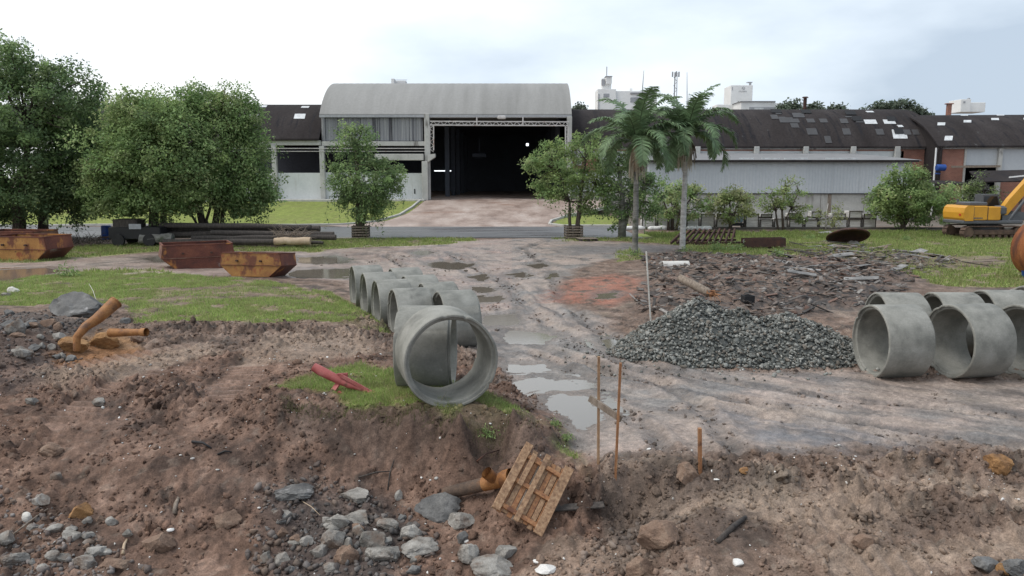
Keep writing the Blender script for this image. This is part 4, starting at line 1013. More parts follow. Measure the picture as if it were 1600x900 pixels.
# mast and chimney pipes
ms = thing('antenna_mast', 'thin lattice antenna mast between the two palms', 'mast', F(1054, 178, 200))
for k in (0, 1, 2):
    a = k * 2.094; MB().beam((math.cos(a) * .5, math.sin(a) * .5, -8), (math.cos(a) * .35, math.sin(a) * .35, 10.2), .16, .16).build('mast_leg', M['far_grey'], ms)
bb = MB()
for k in range(16): bb.beam((.45 * (-1) ** k, 0, -6 + k), (-.45 * (-1) ** k, 0, -5 + k), .1, .1)
bb.build('lattice', M['far_grey'], ms)
for a in (0, 1.57, 3.14, 4.71): MB().bevbox((math.cos(a) * .8, math.sin(a) * .8, 9.8), (.35, .35, 1.3), .05).build('antenna_panel', M['far_grey'], ms)
st = thing('flue_pipe', 'dark metal flue with cap above the roof ridge', 'chimney', F(1257, 175, 100))
MB().tube([(0, 0, -1), (0, 0, 1.7)], .22, 10).build('pipe', M['rust'], st, smooth=True, auto=R(40)); MB().tube([(0, 0, 1.75), (0, 0, 1.9)], [.42, .3], 10).build('cap', M['rust'], st)
for (u, v0, v1, lb) in ((1005, 110, 150, 'tall thin lightning rod above the left palm'), (1073.5, 113, 180, 'tall thin lightning rod above the right palm'), (1079, 150, 178, 'shorter thin rod right of the tall rod by the right palm')):
    p, q = F(u - (2 if u < 1010 else 0), v1, 92), F(u + (1 if u < 1010 else 0), v0, 92); tag(MB().tube([p, p.lerp(q, .5), q], [.07, .05, .025], 5).build('lightning_rod', M['far_grey']), lb, 'rod')

# ------------------------------------------------------------------ trees
M['leaf'] = attr_mat('leaf', rough=.55, bump=0, fine=.2, fscale=3, transl=.5, spec=.25)
M['bark'] = pm('bark', [(.045, .036, .03), (.085, .068, .055), (.13, .11, .09)], 3, rough=.9, bump=.5, stretch=(3, 3, .7), fine=.3)
M['bark_lt'] = pm('bark_lt', [(.30, .29, .275), (.42, .41, .395), (.52, .51, .495)], 2, rough=.9, bump=.4, stretch=(1, 1, 3), fine=.25, layers=[((.09, .08, .07), 1.6, .6, .68, (1, 1, 2.5))])
M['bark_moss'] = pm('bark_moss', [(.10, .10, .085), (.17, .165, .15), (.25, .245, .23)], 2, rough=.9, bump=.4, stretch=(1, 1, 3), fine=.25, layers=[((.05, .06, .035), 1.2, .5, .64, (1, 1, 1.5))])
def leaves(C, Ndir, L, W, rng, droop=0.0):
    """rhombic leaf faces at C; Ndir biases the leaf normals"""
    n = len(C)
    nr = rng.normal(size=(n, 3)) * .8 + Ndir; nr /= np.linalg.norm(nr, axis=1)[:, None] + 1e-9
    a = rng.normal(size=(n, 3)); a[:, 2] -= droop; a -= nr * (a * nr).sum(1)[:, None]; a /= np.linalg.norm(a, axis=1)[:, None] + 1e-9
    b = np.cross(nr, a)
    L = L * rng.uniform(.6, 1.3, n)[:, None]; W = W * rng.uniform(.6, 1.3, n)[:, None]
    V = np.stack([C - a * L * .5, C + b * W * .5, C + a * L * .5, C - b * W * .5], 1).reshape(-1, 3)
    return V, np.arange(4 * n).reshape(n, 4)
def tree(name, label, base, blobs, trunk, n_clump, per, leaf, cols, seed, group=None, clump_r=.55, droop=.3, strands=0, strand_len=1.5, limb_r=.10, bark='bark', flat=.7, surf=.72, holes=0.0):
    """blobs: (dx,dy,dz,rx,ry,rz,weight) ellipsoids of the crown; trunk: list of (points, r0, r1)"""
    rng = np.random.RandomState(seed); rd = random.Random(seed)
    base = Vector(base); t = thing(name, label, 'tree', base, group=group)
    tb = MB(); nodes = []
    for pts, r0, r1 in trunk:
        n = len(pts); tb.tube(pts, [r0 + (r1 - r0) * i / (n - 1) for i in range(n)], 9, jit=.06, rng=rd)
        nodes += [Vector(p) for p in pts[max(1, n // 2):]]
    W = np.array([b[6] for b in blobs], dtype=float); W /= W.sum()
    cc = []; cn = []
    for k in range(n_clump):
        b = blobs[rng.choice(len(blobs), p=W)]
        d = rng.normal(size=3); d /= np.linalg.norm(d)
        r = (surf + (1 - surf) * rng.rand()) ** .6 * (1 + .16 * rng.normal())
        cc.append(np.array(b[:3]) + d * r * np.array(b[3:6])); cn.append(d)
    cc = np.array(cc); cn = np.array(cn)
    cc[:, 2] = np.maximum(cc[:, 2], .5)
    # limbs to a share of the clumps
    for k in rng.choice(n_clump, min(n_clump, 60), replace=False):
        tip = Vector(cc[k]); st = min(nodes, key=lambda q: (q - tip).length + (.8 * max(0, q.z - tip.z)))
        if (st - tip).length < .3: continue
        m = st.lerp(tip, .5) + Vector((rd.uniform(-.25, .25), rd.uniform(-.25, .25), .12 * (st - tip).length))
        tb.tube([st, m, tip], [limb_r * rd.uniform(.6, 1.1), limb_r * .5, limb_r * .15], 5)
    tb.build('trunk', M[bark], t, smooth=True)
    Vs = []; Fs = []; Cs = []; n0 = 0
    cols = np.array(cols)
    for k in range(n_clump):
        m = max(8, int(per * rng.uniform(.5, 1.5)))
        cr = clump_r * rng.uniform(.6, 1.4)
        P = rng.normal(size=(m, 3)); P /= np.linalg.norm(P, axis=1)[:, None]; P *= (rng.rand(m, 1) ** .45) * cr
        P[:, 2] *= flat; P[:, 2] -= .25 * (P[:, 0] ** 2 + P[:, 1] ** 2) / cr
        C = cc[k] + P
        nd = np.tile(cn[k] * .5 + np.array([0, 0, .7]), (m, 1))
        v, f = leaves(C, nd, leaf[0], leaf[1], rng, droop)
        base_c = cols[rng.randint(len(cols))] * rng.uniform(.6, 1.4)
        lc = base_c * rng.uniform(.75, 1.3, (m, 1)); lc = np.repeat(lc, 4, 0)
        Vs.append(v); Fs.append(f + n0); Cs.append(lc); n0 += len(v)
    for k in range(strands):
        low = cc[rng.randint(n_clump)]
        ln = strand_len * rng.uniform(.4, 1.2); m = int(ln / .09)
        s = np.linspace(0, 1, m)[:, None]
        C = low + np.array([rng.normal() * .4, rng.normal() * .4, 0]) + s * np.array([rng.normal() * .12, rng.normal() * .12, -ln]) + rng.normal(size=(m, 3)) * .05
        C = C[C[:, 2] > .25]
        if len(C) == 0: continue
        v, f = leaves(C, np.tile([0, -.5, .3], (len(C), 1)), leaf[0], leaf[1] * .8, rng, 2.0)
        lc = np.repeat(cols[rng.randint(len(cols))] * rng.uniform(.7, 1.2, (len(C), 1)), 4, 0)
        Vs.append(v); Fs.append(f + n0); Cs.append(lc); n0 += len(v)
    np_mesh('crown', np.concatenate(Vs), np.concatenate(Fs), M['leaf'], t, col=np.clip(np.concatenate(Cs), .005, .5))
    return t
GD = [(.15, .225, .10), (.19, .275, .115), (.125, .19, .09), (.20, .26, .12)]
GM_ = [(.24, .345, .14), (.28, .385, .155), (.20, .295, .12), (.30, .37, .165)]
GL = [(.23, .31, .12), (.27, .34, .13), (.20, .27, .11)]
GY_ = [(.30, .33, .15), (.26, .30, .13), (.33, .34, .18)]
def bl(base, u0, u1, v0, v1, w=1.0, dy=0.0, ry=None):
    """crown ellipsoid from its photograph outline at the tree's distance"""
    y = base.y + dy; p, q = F(u0, v0, y), F(u1, v1, y)
    rx, rz = (q.x - p.x) / 2, (p.z - q.z) / 2
    return ((p.x + q.x) / 2 - base.x, dy, (p.z + q.z) / 2 - base.z, rx, ry or rx * .9, rz, w)
def gp(u, y):
    p = F(u, 366, y); return Vector((p.x, y, tz(p.x, y) if y < 51.2 or y > 62.6 or p.x > 9 else 0.0))
def rel(base, *uv): return [F(u, v, base.y) - base for u, v in uv]
# far left, tall dark tree
B_ = gp(28, 47.5)
tree('broad_tree', 'tallest dark green tree at the left edge of the yard', B_, [bl(B_, -150, 90, 62, 250, 4), bl(B_, -120, 165, 110, 300, 4), bl(B_, 60, 168, 95, 220, 1.2), bl(B_, -60, 60, 58, 140, 1), bl(B_, -100, 150, 230, 345, 3), bl(B_, -110, 20, 270, 345, 1.5)],
     [([(0, 0, -.2)] + rel(B_, (30, 320), (40, 270), (45, 200)), .42, .12), ([(.2, 0, .2)] + rel(B_, (20, 310), (-20, 240), (-50, 170)), .30, .1)], 900, 92, (.21, .115), GD + [GM_[0]], 3, clump_r=.8, strands=40, strand_len=1.8, limb_r=.13)
B_ = gp(66, 49.5)
tree('broad_tree', 'dark tree with single trunk just right of the tallest left tree', B_, [bl(B_, 60, 165, 150, 335, 2), bl(B_, 90, 172, 180, 320, 1), bl(B_, 70, 150, 260, 340, 1)],
     [([(0, 0, -.2)] + rel(B_, (68, 330), (80, 290), (100, 220)), .36, .1)], 300, 80, (.20, .11), GD, 4, clump_r=.75, strands=50, strand_len=1.5, limb_r=.1)
B_ = gp(238, 46.0)
tree('broad_tree', 'rounded mid green tree above the dark scrap behind the skips', B_, [bl(B_, 140, 330, 185, 330, 4), bl(B_, 165, 290, 148, 240, 2), bl(B_, 130, 220, 230, 335, 1.2), bl(B_, 240, 335, 230, 330, 1.3), bl(B_, 150, 300, 270, 335, 1.0)],
     [([(0, 0, -.2)] + rel(B_, (240, 330), (236, 290), (225, 220)), .35, .1), ([(.3, .2, -.1)] + rel(B_, (258, 320), (280, 260), (300, 220)), .22, .08)], 700, 90, (.20, .11), GM_ + [GL[0]], 5, clump_r=.75, strands=30, strand_len=1.2)
B_ = gp(322, 49.0)
tree('broad_tree', 'many-stemmed tree right of the rounded tree, over the log pile', B_, [bl(B_, 255, 400, 140, 300, 3), bl(B_, 320, 430, 190, 335, 2.2), bl(B_, 270, 350, 135, 200, 1), bl(B_, 340, 405, 145, 220, .8), bl(B_, 330, 425, 270, 325, .9)],
     [([(0, 0, -.2)] + rel(B_, (312, 330), (306, 290), (300, 220)), .28, .09), ([(.4, 0, -.2)] + rel(B_, (340, 325), (345, 280), (360, 210)), .26, .08), ([(.5, 0, 0)] + rel(B_, (322, 345), (330, 320), (375, 250)), .12, .06), ([(-.2, 0, 0)] + rel(B_, (305, 345), (292, 325), (280, 290)), .1, .05), ([(.9, 0, -.2)] + rel(B_, (348, 330), (372, 280), (395, 230)), .16, .06)],
     540, 80, (.20, .105), GM_ + [GD[1]], 6, clump_r=.7, strands=60, strand_len=1.2)
B_ = gp(564, 50.6)
tree('weeping_tree', 'weeping tree in a slatted guard, left of the driveway', B_, [bl(B_, 522, 585, 193, 245, 1.4), bl(B_, 516, 622, 235, 320, 3.2), bl(B_, 530, 612, 285, 340, 1.6), bl(B_, 560, 628, 245, 300, .8)],
     [([(0, 0, -.2)] + rel(B_, (562, 340), (560, 300), (556, 230)), .36, .1), ([(.05, 0, .6)] + rel(B_, (575, 310), (592, 270)), .16, .06)], 300, 46, (.20, .09), GD + [GM_[0], GM_[1]], 7, clump_r=.5, strands=170, strand_len=1.5, limb_r=.07)
B_ = gp(895, 50.8)
tree('twin_trunk_tree', 'airy twin-trunked tree right of the dark gate, in a slatted guard', B_, [bl(B_, 826, 910, 218, 310, 2), bl(B_, 870, 952, 210, 300, 2), bl(B_, 850, 940, 260, 335, 1.2), bl(B_, 822, 870, 240, 280, .6), bl(B_, 905, 955, 240, 330, .8)],
     [([(.2, 0, -.2)] + rel(B_, (904, 335), (908, 300), (915, 250)), .18, .07), ([(-.1, 0, -.2)] + rel(B_, (890, 345), (890, 315), (872, 265)), .13, .05), ([(.3, 0, .9)] + rel(B_, (912, 320), (930, 290), (938, 255)), .09, .04)], 300, 40, (.20, .10), GM_ + GL[:2], 8, clump_r=.5, strands=40, strand_len=.8, limb_r=.06)
B_ = gp(972, 50.9)
tree('small_tree', 'dark leafy tree with mossy trunk behind the left palm', B_, [bl(B_, 935, 1005, 240, 345, 2), bl(B_, 985, 1035, 265, 345, 1.4), bl(B_, 950, 1000, 232, 270, .7)],
     [([(0, 0, -.2)] + rel(B_, (972, 335), (972, 300), (965, 255)), .30, .08), ([(.1, 0, .5)] + rel(B_, (985, 320), (1010, 290)), .14, .05)], 190, 40, (.20, .10), GD + GM_[:2], 9, clump_r=.5, strands=30, limb_r=.07, bark='bark_moss')
B_ = gp(1050, 58.6)
tree('small_tree', 'bushy many-stemmed small tree behind the right palm trunk', B_, [bl(B_, 1022, 1100, 286, 345, 2), bl(B_, 1040, 1085, 284, 310, .6)],
     [([(-.3, 0, -.1)] + rel(B_, (1045, 335), (1035, 310)), .12, .05), ([(0, 0, -.1)] + rel(B_, (1052, 330), (1058, 300)), .12, .05), ([(.3, 0, -.1)] + rel(B_, (1062, 332), (1080, 310)), .12, .05)], 110, 40, (.22, .11), GM_ + GY_[:1], 10, clump_r=.5, limb_r=.05)
B_ = gp(1141, 58.6)
tree('small_tree', 'round yellowish small tree in front of the stacked slabs', B_, [bl(B_, 1108, 1174, 300, 342, 2), bl(B_, 1125, 1160, 292, 320, .8)],
     [([(0, 0, -.1)] + rel(B_, (1141, 335), (1140, 312)), .16, .05), ([(.1, 0, .5)] + rel(B_, (1150, 325), (1160, 312)), .08, .03), ([(-.1, 0, .5)] + rel(B_, (1130, 330), (1120, 318)), .08, .03)], 110, 40, (.2, .1), GY_ + GL[:1], 11, clump_r=.45, limb_r=.05)
B_ = gp(1224, 58.6)
tree('small_tree', 'open sparse small tree with forked thin stems by the slabs', B_, [bl(B_, 1186, 1236, 292, 330, 1.2), bl(B_, 1205, 1258, 283, 322, 1.4), bl(B_, 1240, 1265, 320, 348, .5)],
     [([(.0, 0, -.1)] + rel(B_, (1222, 330), (1226, 300)), .11, .04), ([(-.4, 0, -.1)] + rel(B_, (1212, 330), (1204, 305)), .09, .03), ([(.1, 0, .8)] + rel(B_, (1236, 325), (1248, 300)), .06, .03)], 75, 32, (.2, .1), GY_[1:2] + GL, 12, clump_r=.42, limb_r=.04)
B_ = gp(1290, 58.6)
tree('sapling', 'thin pale sapling with few leaves in front of the slabs', B_, [bl(B_, 1274, 1318, 318, 352, 1)], [([(0, 0, -.1)] + rel(B_, (1290, 340), (1294, 318)), .05, .02), ([(0, 0, .3)] + rel(B_, (1300, 335), (1306, 322)), .03, .02)], 26, 22, (.18, .09), GY_, 13, clump_r=.4, limb_r=.025, bark='bark_lt')
B_ = gp(1411, 58.6)
tree('round_tree', 'dense fresh green round tree left of the yellow excavator', B_, [bl(B_, 1372, 1455, 266, 345, 2.5), bl(B_, 1400, 1480, 285, 345, 2), bl(B_, 1362, 1410, 290, 340, 1), bl(B_, 1395, 1440, 256, 300, .8)],
     [([(0, 0, -.1)] + rel(B_, (1411, 340), (1412, 300)), .22, .07), ([(.1, 0, .4)] + rel(B_, (1425, 325), (1445, 305)), .12, .05), ([(-.1, 0, .4)] + rel(B_, (1398, 325), (1385, 305)), .12, .05)], 300, 44, (.24, .12), GM_ + GL, 14, clump_r=.55, strands=25, strand_len=.8, limb_r=.06)
B_ = gp(1515, 66)
tree('shrub_tree', 'pale greyish shrubby tree directly behind the excavator', B_, [bl(B_, 1486, 1545, 280, 345, 2), bl(B_, 1510, 1560, 272, 330, 1)], [([(0, 0, -.1)] + rel(B_, (1512, 335), (1515, 300)), .14, .05), ([(.2, 0, .3)] + rel(B_, (1528, 325), (1540, 300)), .1, .04)], 90, 34, (.22, .11), GL + [(.13, .13, .12), (.14, .16, .10)], 15, clump_r=.5, limb_r=.05)
# far trees over the roofs
for (u, v0, v1, w, lb, sd) in ((1234, 157, 180, 14, 'small far tree left of the dark flue on the skyline', 21), (1272, 164, 180, 9, 'low far tree right of the dark flue on the skyline', 22), (1308, 167, 180, 14, 'low far bush line above the long dark roof', 23),
                               (1372, 161, 185, 22, 'broad far tree on the skyline above the skylights', 24), (1405, 158, 188, 22, 'highest far tree on the right skyline', 25), (1434, 170, 190, 18, 'far tree at the dip between the two dark roofs', 26), (905, 165, 180, 8, 'far tree top left of the white stepped tower', 27), (1090, 172, 186, 14, 'far low green tree between the palms and the emblem tower', 28)):
    y = 165.0; p = F(u, v1, y); B_ = Vector((p.x, y, .8))
    tree('distant_tree', lb, B_, [bl(B_, u - w, u + w, v0, v1 + 6, 2), bl(B_, u - w * 1.2, u + w * .4, v0 + 5, v1 + 8, 1)], [([(0, 0, -.5), (0, 0, p.z - .8), (0, 0, p.z + .2)], .4, .15)], 60, 34, (.75, .45), [(.13, .165, .12), (.16, .19, .14)], sd, group='far trees on the skyline', clump_r=1.4, limb_r=.12)

# palms
M['frond'] = attr_mat('frond', rough=.5, bump=0, fine=.2, fscale=3, transl=.2, spec=.35)
def palm(label, base, crown_uv, fr, seed, bark, tw, lean=0.0):
    rd = random.Random(seed); rng = np.random.RandomState(seed)
    t = thing('palm_tree', label, 'palm', base, group=None)
    top = F(crown_uv[0], crown_uv[1], base.y) - base
    m1 = Vector((top.x * .2, 0, top.z * .35)); m2 = Vector((top.x * .6, 0, top.z * .72))
    MB().tube([(0, 0, -.2), (0, 0, .25), m1, m2, top], [tw * 1.35, tw * 1.05, tw, tw * .85, tw * .7], 14, jit=.03, rng=rd).build('trunk', M[bark], t, smooth=True)
    MB().tube([top - Vector((0, 0, .9)), top - Vector((0, 0, .4)), top + Vector((0, 0, .25))], [tw * .85, tw * 1.0, tw * .5], 12).build('crown_shaft', M['palm_shaft'], t, smooth=True)
    def frond(az, el, ln, dead=False, droop=1.0):
        # rachis: arching curve
        d = Vector((math.cos(az), math.sin(az), 0)); pts = []
        p = top + Vector((0, 0, .15)) + d * .1; ang = el; n = 14
        for i in range(n + 1):
            pts.append(p.copy()); p = p + (d * math.cos(ang) + Vector((0, 0, math.sin(ang)))) * (ln / n)
            ang -= droop * (1.6 + 2.0 * i / n) / n
        col_ = np.array((.30, .22, .13) if dead else (.09, .12, .06))
        lc = np.array((.27, .20, .13) if dead else (.14, .21, .105))
        f = MB().tube(pts, [.035 - .03 * i / n for i in range(n + 1)], 4)
        Vv = [list(q) for q in f.v]; Ff = [list(q) for q in f.f if len(q) == 4]; Cc = [list(col_)] * len(Vv)
        side = d.cross(Vector((0, 0, 1)))
        m = 60
        for k in range(m):
            s = .10 + .9 * k / m; i = min(n - 1, int(s * n)); q = pts[i].lerp(pts[i + 1], s * n - i); tan = (pts[i + 1] - pts[i]).normalized()
            ll = ln * .22 * (math.sin(math.pi * min(1, s * .85 + .12)) ** .6) * rd.uniform(.8, 1.15)
            for sg in (-1, 1):
                up = tan.cross(side * sg).normalized()
                if up.z < 0: up = -up
                o = (side * sg * rd.uniform(.75, 1.0) + tan * .55 + up * rd.uniform(-.1, .35)).normalized()
                dr = rd.uniform(.4, .9) * (1.5 if dead else 1)
                a = q; b_ = q + o * ll * .5 + Vector((0, 0, -.06 * dr)); c_ = q + o * ll * .85 + Vector((0, 0, -ll * .45 * dr))
                wv = tan * .038
                nn = len(Vv); Vv += [list(a - wv), list(a + wv), list(b_ + wv * 1.2), list(b_ - wv * 1.2), list(c_), list(c_ + wv * .2)]
                Ff += [[nn, nn + 1, nn + 2, nn + 3], [nn + 3, nn + 2, nn + 5, nn + 4]]
                cv = list(lc * rd.uniform(.7, 1.35)); Cc += [cv] * 6
        np_mesh('dead_frond' if dead else 'frond', np.array(Vv), np.array(Ff), M['frond'], t, col=np.array(Cc))
    for az, el, ln, dr in fr: frond(R(az), R(el), ln, False, dr)
    for k in range(6): frond(rd.uniform(0, 6.28), R(-55 - rd.uniform(0, 20)), rd.uniform(1.0, 1.7), True, .35)
    q = top + Vector((0, 0, .3)); MB().tube([q, q + Vector((.1 * lean, .05, 1.0)), q + Vector((.25 * lean, .1, 2.1))], [.05, .03, .01], 5).build('spear_leaf', M['palm_shaft'], t)
    # fruit skirt hanging below the crown
    sk = MB()
    for k in range(90):
        a = rd.uniform(0, 6.28); r_ = rd.uniform(.15, .5); z0 = top.z - rd.uniform(.1, .5)
        s_ = Vector((top.x + math.cos(a) * .1, math.sin(a) * .1, z0)); e_ = Vector((top.x + math.cos(a) * r_, math.sin(a) * r_, z0 - rd.uniform(.7, 1.6)))
        sk.tube([s_, s_.lerp(e_, .4) + Vector((math.cos(a) * .15, math.sin(a) * .15, .1)), e_], [.018, .022, .012], 3)
    sk.build('fruit_skirt', M['palm_skirt'], t)
    return t
M['palm_shaft'] = pm('palm_shaft', [(.09, .11, .05), (.16, .15, .09)], 3, rough=.7, bump=.2)
M['palm_skirt'] = pm('palm_skirt', [(.34, .30, .22), (.48, .43, .34)], 3, rough=.9, bump=.1)
b1 = G(992, 396); b2 = G(1066, 391)
def crown(n, seed, ln):
    rd = random.Random(seed); out = []
    for k in range(n):
        az = k * 137.5 + rd.uniform(-12, 12); tier = k / (n - 1)
        out.append((az, 84 - 78 * tier + rd.uniform(-6, 6), ln * (1.0 + .12 * math.sin(k)) * (1 - .12 * tier), .62 + .38 * tier + rd.uniform(-.1, .15)))
    return out
palm('left palm tree with mossy grey trunk and bell of dry fronds', b1, (995, 228), crown(20, 1, 3.6), 5, 'bark_moss', .155, 1)
palm('right palm tree with pale ringed trunk and wide drooping crown', b2, (1073, 216), crown(22, 2, 3.5), 6, 'bark_lt', .155, .3)

# ------------------------------------------------------------------ concrete pipes
def pipe_mesh(seed=0):
    rp = random.Random(seed)
    chips = [(rp.choice((0, 1)), rp.uniform(0, 6.28), rp.uniform(.04, .14), rp.uniform(.015, .05)) for _ in range(9)]
    Ro, Ri, Ln = .75, .652, .96
    prof = [(Ro, -Ln / 2 + .015), (Ro - .012, -Ln / 2), (.71, -Ln / 2), (.705, -Ln / 2 + .045), (Ri + .012, -Ln / 2 + .05), (Ri, -Ln / 2 + .065), (Ri, Ln / 2 - .01), (Ri + .01, Ln / 2), (.69, Ln / 2), (.695, Ln / 2 - .04), (Ro - .01, Ln / 2 - .045), (Ro, Ln / 2 - .06)]
    n = 96; vs = []; fs = []; m = len(prof)
    for k in range(n):
        a = 2 * math.pi * k / n
        for i_, (r_, x_) in enumerate(prof):
            side = 0 if x_ < 0 else 1; ch = 0
            if abs(x_) > .42:
                for sd_, ca_, cw_, cd_ in chips:
                    da = abs((a - ca_ + math.pi) % (2 * math.pi) - math.pi)
                    if sd_ == side and da < cw_: ch = max(ch, cd_ * (1 - da / cw_))
            r2 = r_ + .002 * math.sin(3 * a + seed) + (.003 * math.sin(7 * a + 2 * seed))
            vs.append((x_ * (1 - ch * .9), (r2 - (ch * .5 if r_ > .69 else -ch * .3)) * math.cos(a), (r2 - (ch * .5 if r_ > .69 else -ch * .3)) * math.sin(a) + .75))
    for k in range(n):
        q = (k + 1) % n
        for i in range(m):
            j = (i + 1) % m
            fs.append((k * m + i, k * m + j, q * m + j, q * m + i))
    b = MB(); b.add(vs, fs); return b
PIPE = []
PN = 0
def pipe(label, cx, cy, yaw, z=None, group='concrete drain pipes', roll=0.0, name='concrete_pipe'):
    global PN
    if len(PIPE) < 5:
        o = pipe_mesh(len(PIPE) + 1).build(name, M['concrete'], smooth=True, auto=R(35)); PIPE.append(o)
    else:
        o = PIPE[(PN * 3) % 5].copy(); COL.objects.link(o)
    PN += 1
    zz = z if z is not None else tz(cx, cy)
    o.location = (cx, cy, zz - .05); o.rotation_euler = (0, 0, yaw)
    tag(o, label, 'pipe', group)
    return o
def mid(u0, u1, vtop, ztop):
    a, b = A(u0, vtop, ztop), A(u1, vtop, ztop); return (a + b) / 2
rows = [('farthest pipe of the front left row, half behind grass', 547, 598, 412), ('second farthest pipe of the front left row', 563, 620, 423), ('third pipe of the front left row counted from the front pair', 579, 645, 434), ('pipe of the front left row next behind the two big front pipes', 605, 677, 447)]
for lb, u0, u1, v in rows:
    p = mid(u0, u1, v, 1.2); pipe(lb, p.x, p.y, R(20), -.3)
rows = [('farthest pipe of the rear left row', 605, 662, 416), ('second farthest pipe of the rear left row', 627, 685, 427), ('third farthest pipe of the rear left row', 653, 716, 438), ('nearest pipe of the rear left row, beside a white puddle', 677, 747, 451)]
for lb, u0, u1, v in rows:
    p = mid(u0, u1, v, 1.2); pipe(lb, p.x, p.y, R(20), -.3)
p = mid(619, 713, 474, 1.83); pipe('pipe lying crosswise directly behind the nearest ring pipe', p.x, p.y, R(-1), .33)
p = F(704, 636, 12.05); pipe('nearest big pipe on the grass tongue, open end facing the camera', p.x - .08, 12.1, R(90 + 17), .49)
rr_ = [('foremost right pipe, left of the front right row', 1335, 1455, 473, 15.0), ('second pipe of the front right row', 1447, 1573, 476, 14.9), ('third pipe of the front right row at the picture edge', 1546, 1690, 474, 15.0)]
xr0 = None
for lb, x_, y_, yw in (('foremost right pipe, left of the front right row', 7.82, 15.45, 3), ('second pipe of the front right row', 9.29, 15.3, 9), ('third pipe of the front right row at the picture edge', 10.72, 15.4, 12)):
    pipe(lb, x_, y_, R(yw))
for lb, x_, y_, yw in (('left pipe of the rear right row', 8.72, 17.1, -3), ('middle pipe of the rear right row', 10.02, 17.2, -2), ('right pipe of the rear right row', 11.22, 17.35, -2)):
    pipe(lb, x_, y_, R(yw))
pipe('pipe at the right edge behind the rear row, open end showing', 12.95, 18.6, R(28)); pipe('outermost pipe at the right edge, mostly cut off by the frame', 13.6, 17.1, R(35)); pipe('pipe behind the third right pipe, seen through its bore', 12.0, 15.7, R(20))
MB_ = None

# ------------------------------------------------------------------ skips
def skip(label, loc, yaw, mat_side, mat_end, tilt=0.0, s=1.0):
    t = thing('skip', label, 'skip', loc, (tilt, 0, yaw), 'rusty waste skips'); t.scale = (s * 1.1, s, s * .86)
    prof = [(-.78, .0), (.78, .0), (1.30, .58), (1.22, 1.2), (-1.22, 1.2), (-1.30, .58)]
    hw = .8
    for sg, nm in ((-1, 'side_plate'), (1, 'side_plate')):
        sp = MB().prism(prof, .03, Matrix.Translation((0, sg * hw, 0))).build(nm, M[mat_side], t)
        MB().beam((-1.3, sg * (hw + .025), .58), (1.3, sg * (hw + .025), .58), .05, .03).build('seam', M[mat_end], sp)
        for xx in (-.55, .45): MB().tube([(xx, sg * hw, .8), (xx, sg * (hw + .12), .8)], .05, 8).build('lifting_pin', M['rust'], sp)
    for (a, b_), nm, mt in ((((-.78, 0), (.78, 0)), 'floor', 'skip_inside'), (((.78, 0), (1.3, .58)), 'lower_end_plate', mat_end), (((1.3, .58), (1.22, 1.2)), 'upper_end_plate', mat_end), (((-.78, 0), (-1.3, .58)), 'lower_end_plate', mat_end), (((-1.3, .58), (-1.22, 1.2)), 'upper_end_plate', mat_end)):
        MB().beam((a[0], 0, a[1]), (b_[0], 0, b_[1]), 2 * hw - .03, .03, 0 if True else 0).build(nm, M[mt], t)
    for sg in (-1, 1):
        MB().beam((-1.24, sg * hw, 1.2), (1.24, sg * hw, 1.2), .07, .05).build('rim', M['skip_rust'], t); MB().beam((sg * 1.22, -hw - .035, 1.205), (sg * 1.22, hw + .035, 1.205), .06, .05).build('rim', M['skip_rust'], t)
    # rusty muck inside
    return t
p = G(393, 433); skip('yellow and rust skip nearest the pipes, tipped beside a puddle', (p.x + .1, p.y + .6, tz(p.x, p.y) - .03), R(-8), 'skip_yellow', 'skip_rust', R(-5), .9)
p = G(294, 419); skip('rust brown skip left of the yellow one', (p.x + .1, p.y + .75, tz(p.x, p.y) - .05), R(28), 'skip_rust', 'skip_inside', 0, 1.05)
p = G(32, 408); skip('orange skip at the left edge with rusty patches', (p.x, p.y + .9, tz(p.x, p.y)), R(-9), 'skip_yellow', 'skip_rust', 0, 1.12)
p = G(10, 400); skip('dull skip mostly hidden behind the orange one at left', (p.x - .3, p.y + 1.6, tz(p.x, p.y)), R(-5), 'skip_rust', 'skip_inside', 0, 1.15)

# ------------------------------------------------------------------ logs, scrap and guards behind the skips
def log(label, u0, v0, u1, v1, r, mat, y, dy=0.0, group='poles and logs in the pile', name='log'):
    a, b_ = F(u0, v0, y), F(u1, v1, y + dy); rd = random.Random(int(u0 * 7 + v0))
    n = 7; pts = [a.lerp(b_, i / n) + Vector((0, 0, rd.uniform(-.03, .03))) for i in range(n + 1)]
    o = MB().tube(pts, [r * rd.uniform(.92, 1.05) for _ in pts], 12, jit=.03, rng=rd).build(name, M[mat], smooth=True, auto=R(45))
    return tag(o, label, 'log', group)
log('long dark pole on top of the log pile', 250, 352, 486, 355, .17, 'wood_dark', 45.4)
log('long dark pole at the back of the log pile', 240, 359, 500, 357, .18, 'wood_dark', 46.0)
log('dark pole with end sticking out right of the log pile, upper', 330, 364, 522, 366, .16, 'wood_dark', 45.2)
log('dark pole with end sticking out right of the log pile, lower', 300, 372, 525, 371, .16, 'wood_dark', 44.8)
log('dark pole in the middle of the log pile', 230, 366, 440, 366, .18, 'wood_dark', 45.6)
log('dark pole at the bottom front of the log pile', 255, 378, 440, 378, .17, 'wood_dark', 44.2)
log('mossy greenish dark log at the left of the pile', 220, 373, 270, 373, .30, 'bark_moss', 44.6)
log('pale cut log in front of the dark poles', 429, 377, 485, 376, .22, 'wood_cut', 44.0)
log('whitish short pole on the right of the log pile', 461, 359, 497, 359, .16, 'white_wood', 46.6)
log('thin dark pole low on the right of the log pile', 440, 380, 505, 379, .10, 'wood_dark', 44.4)
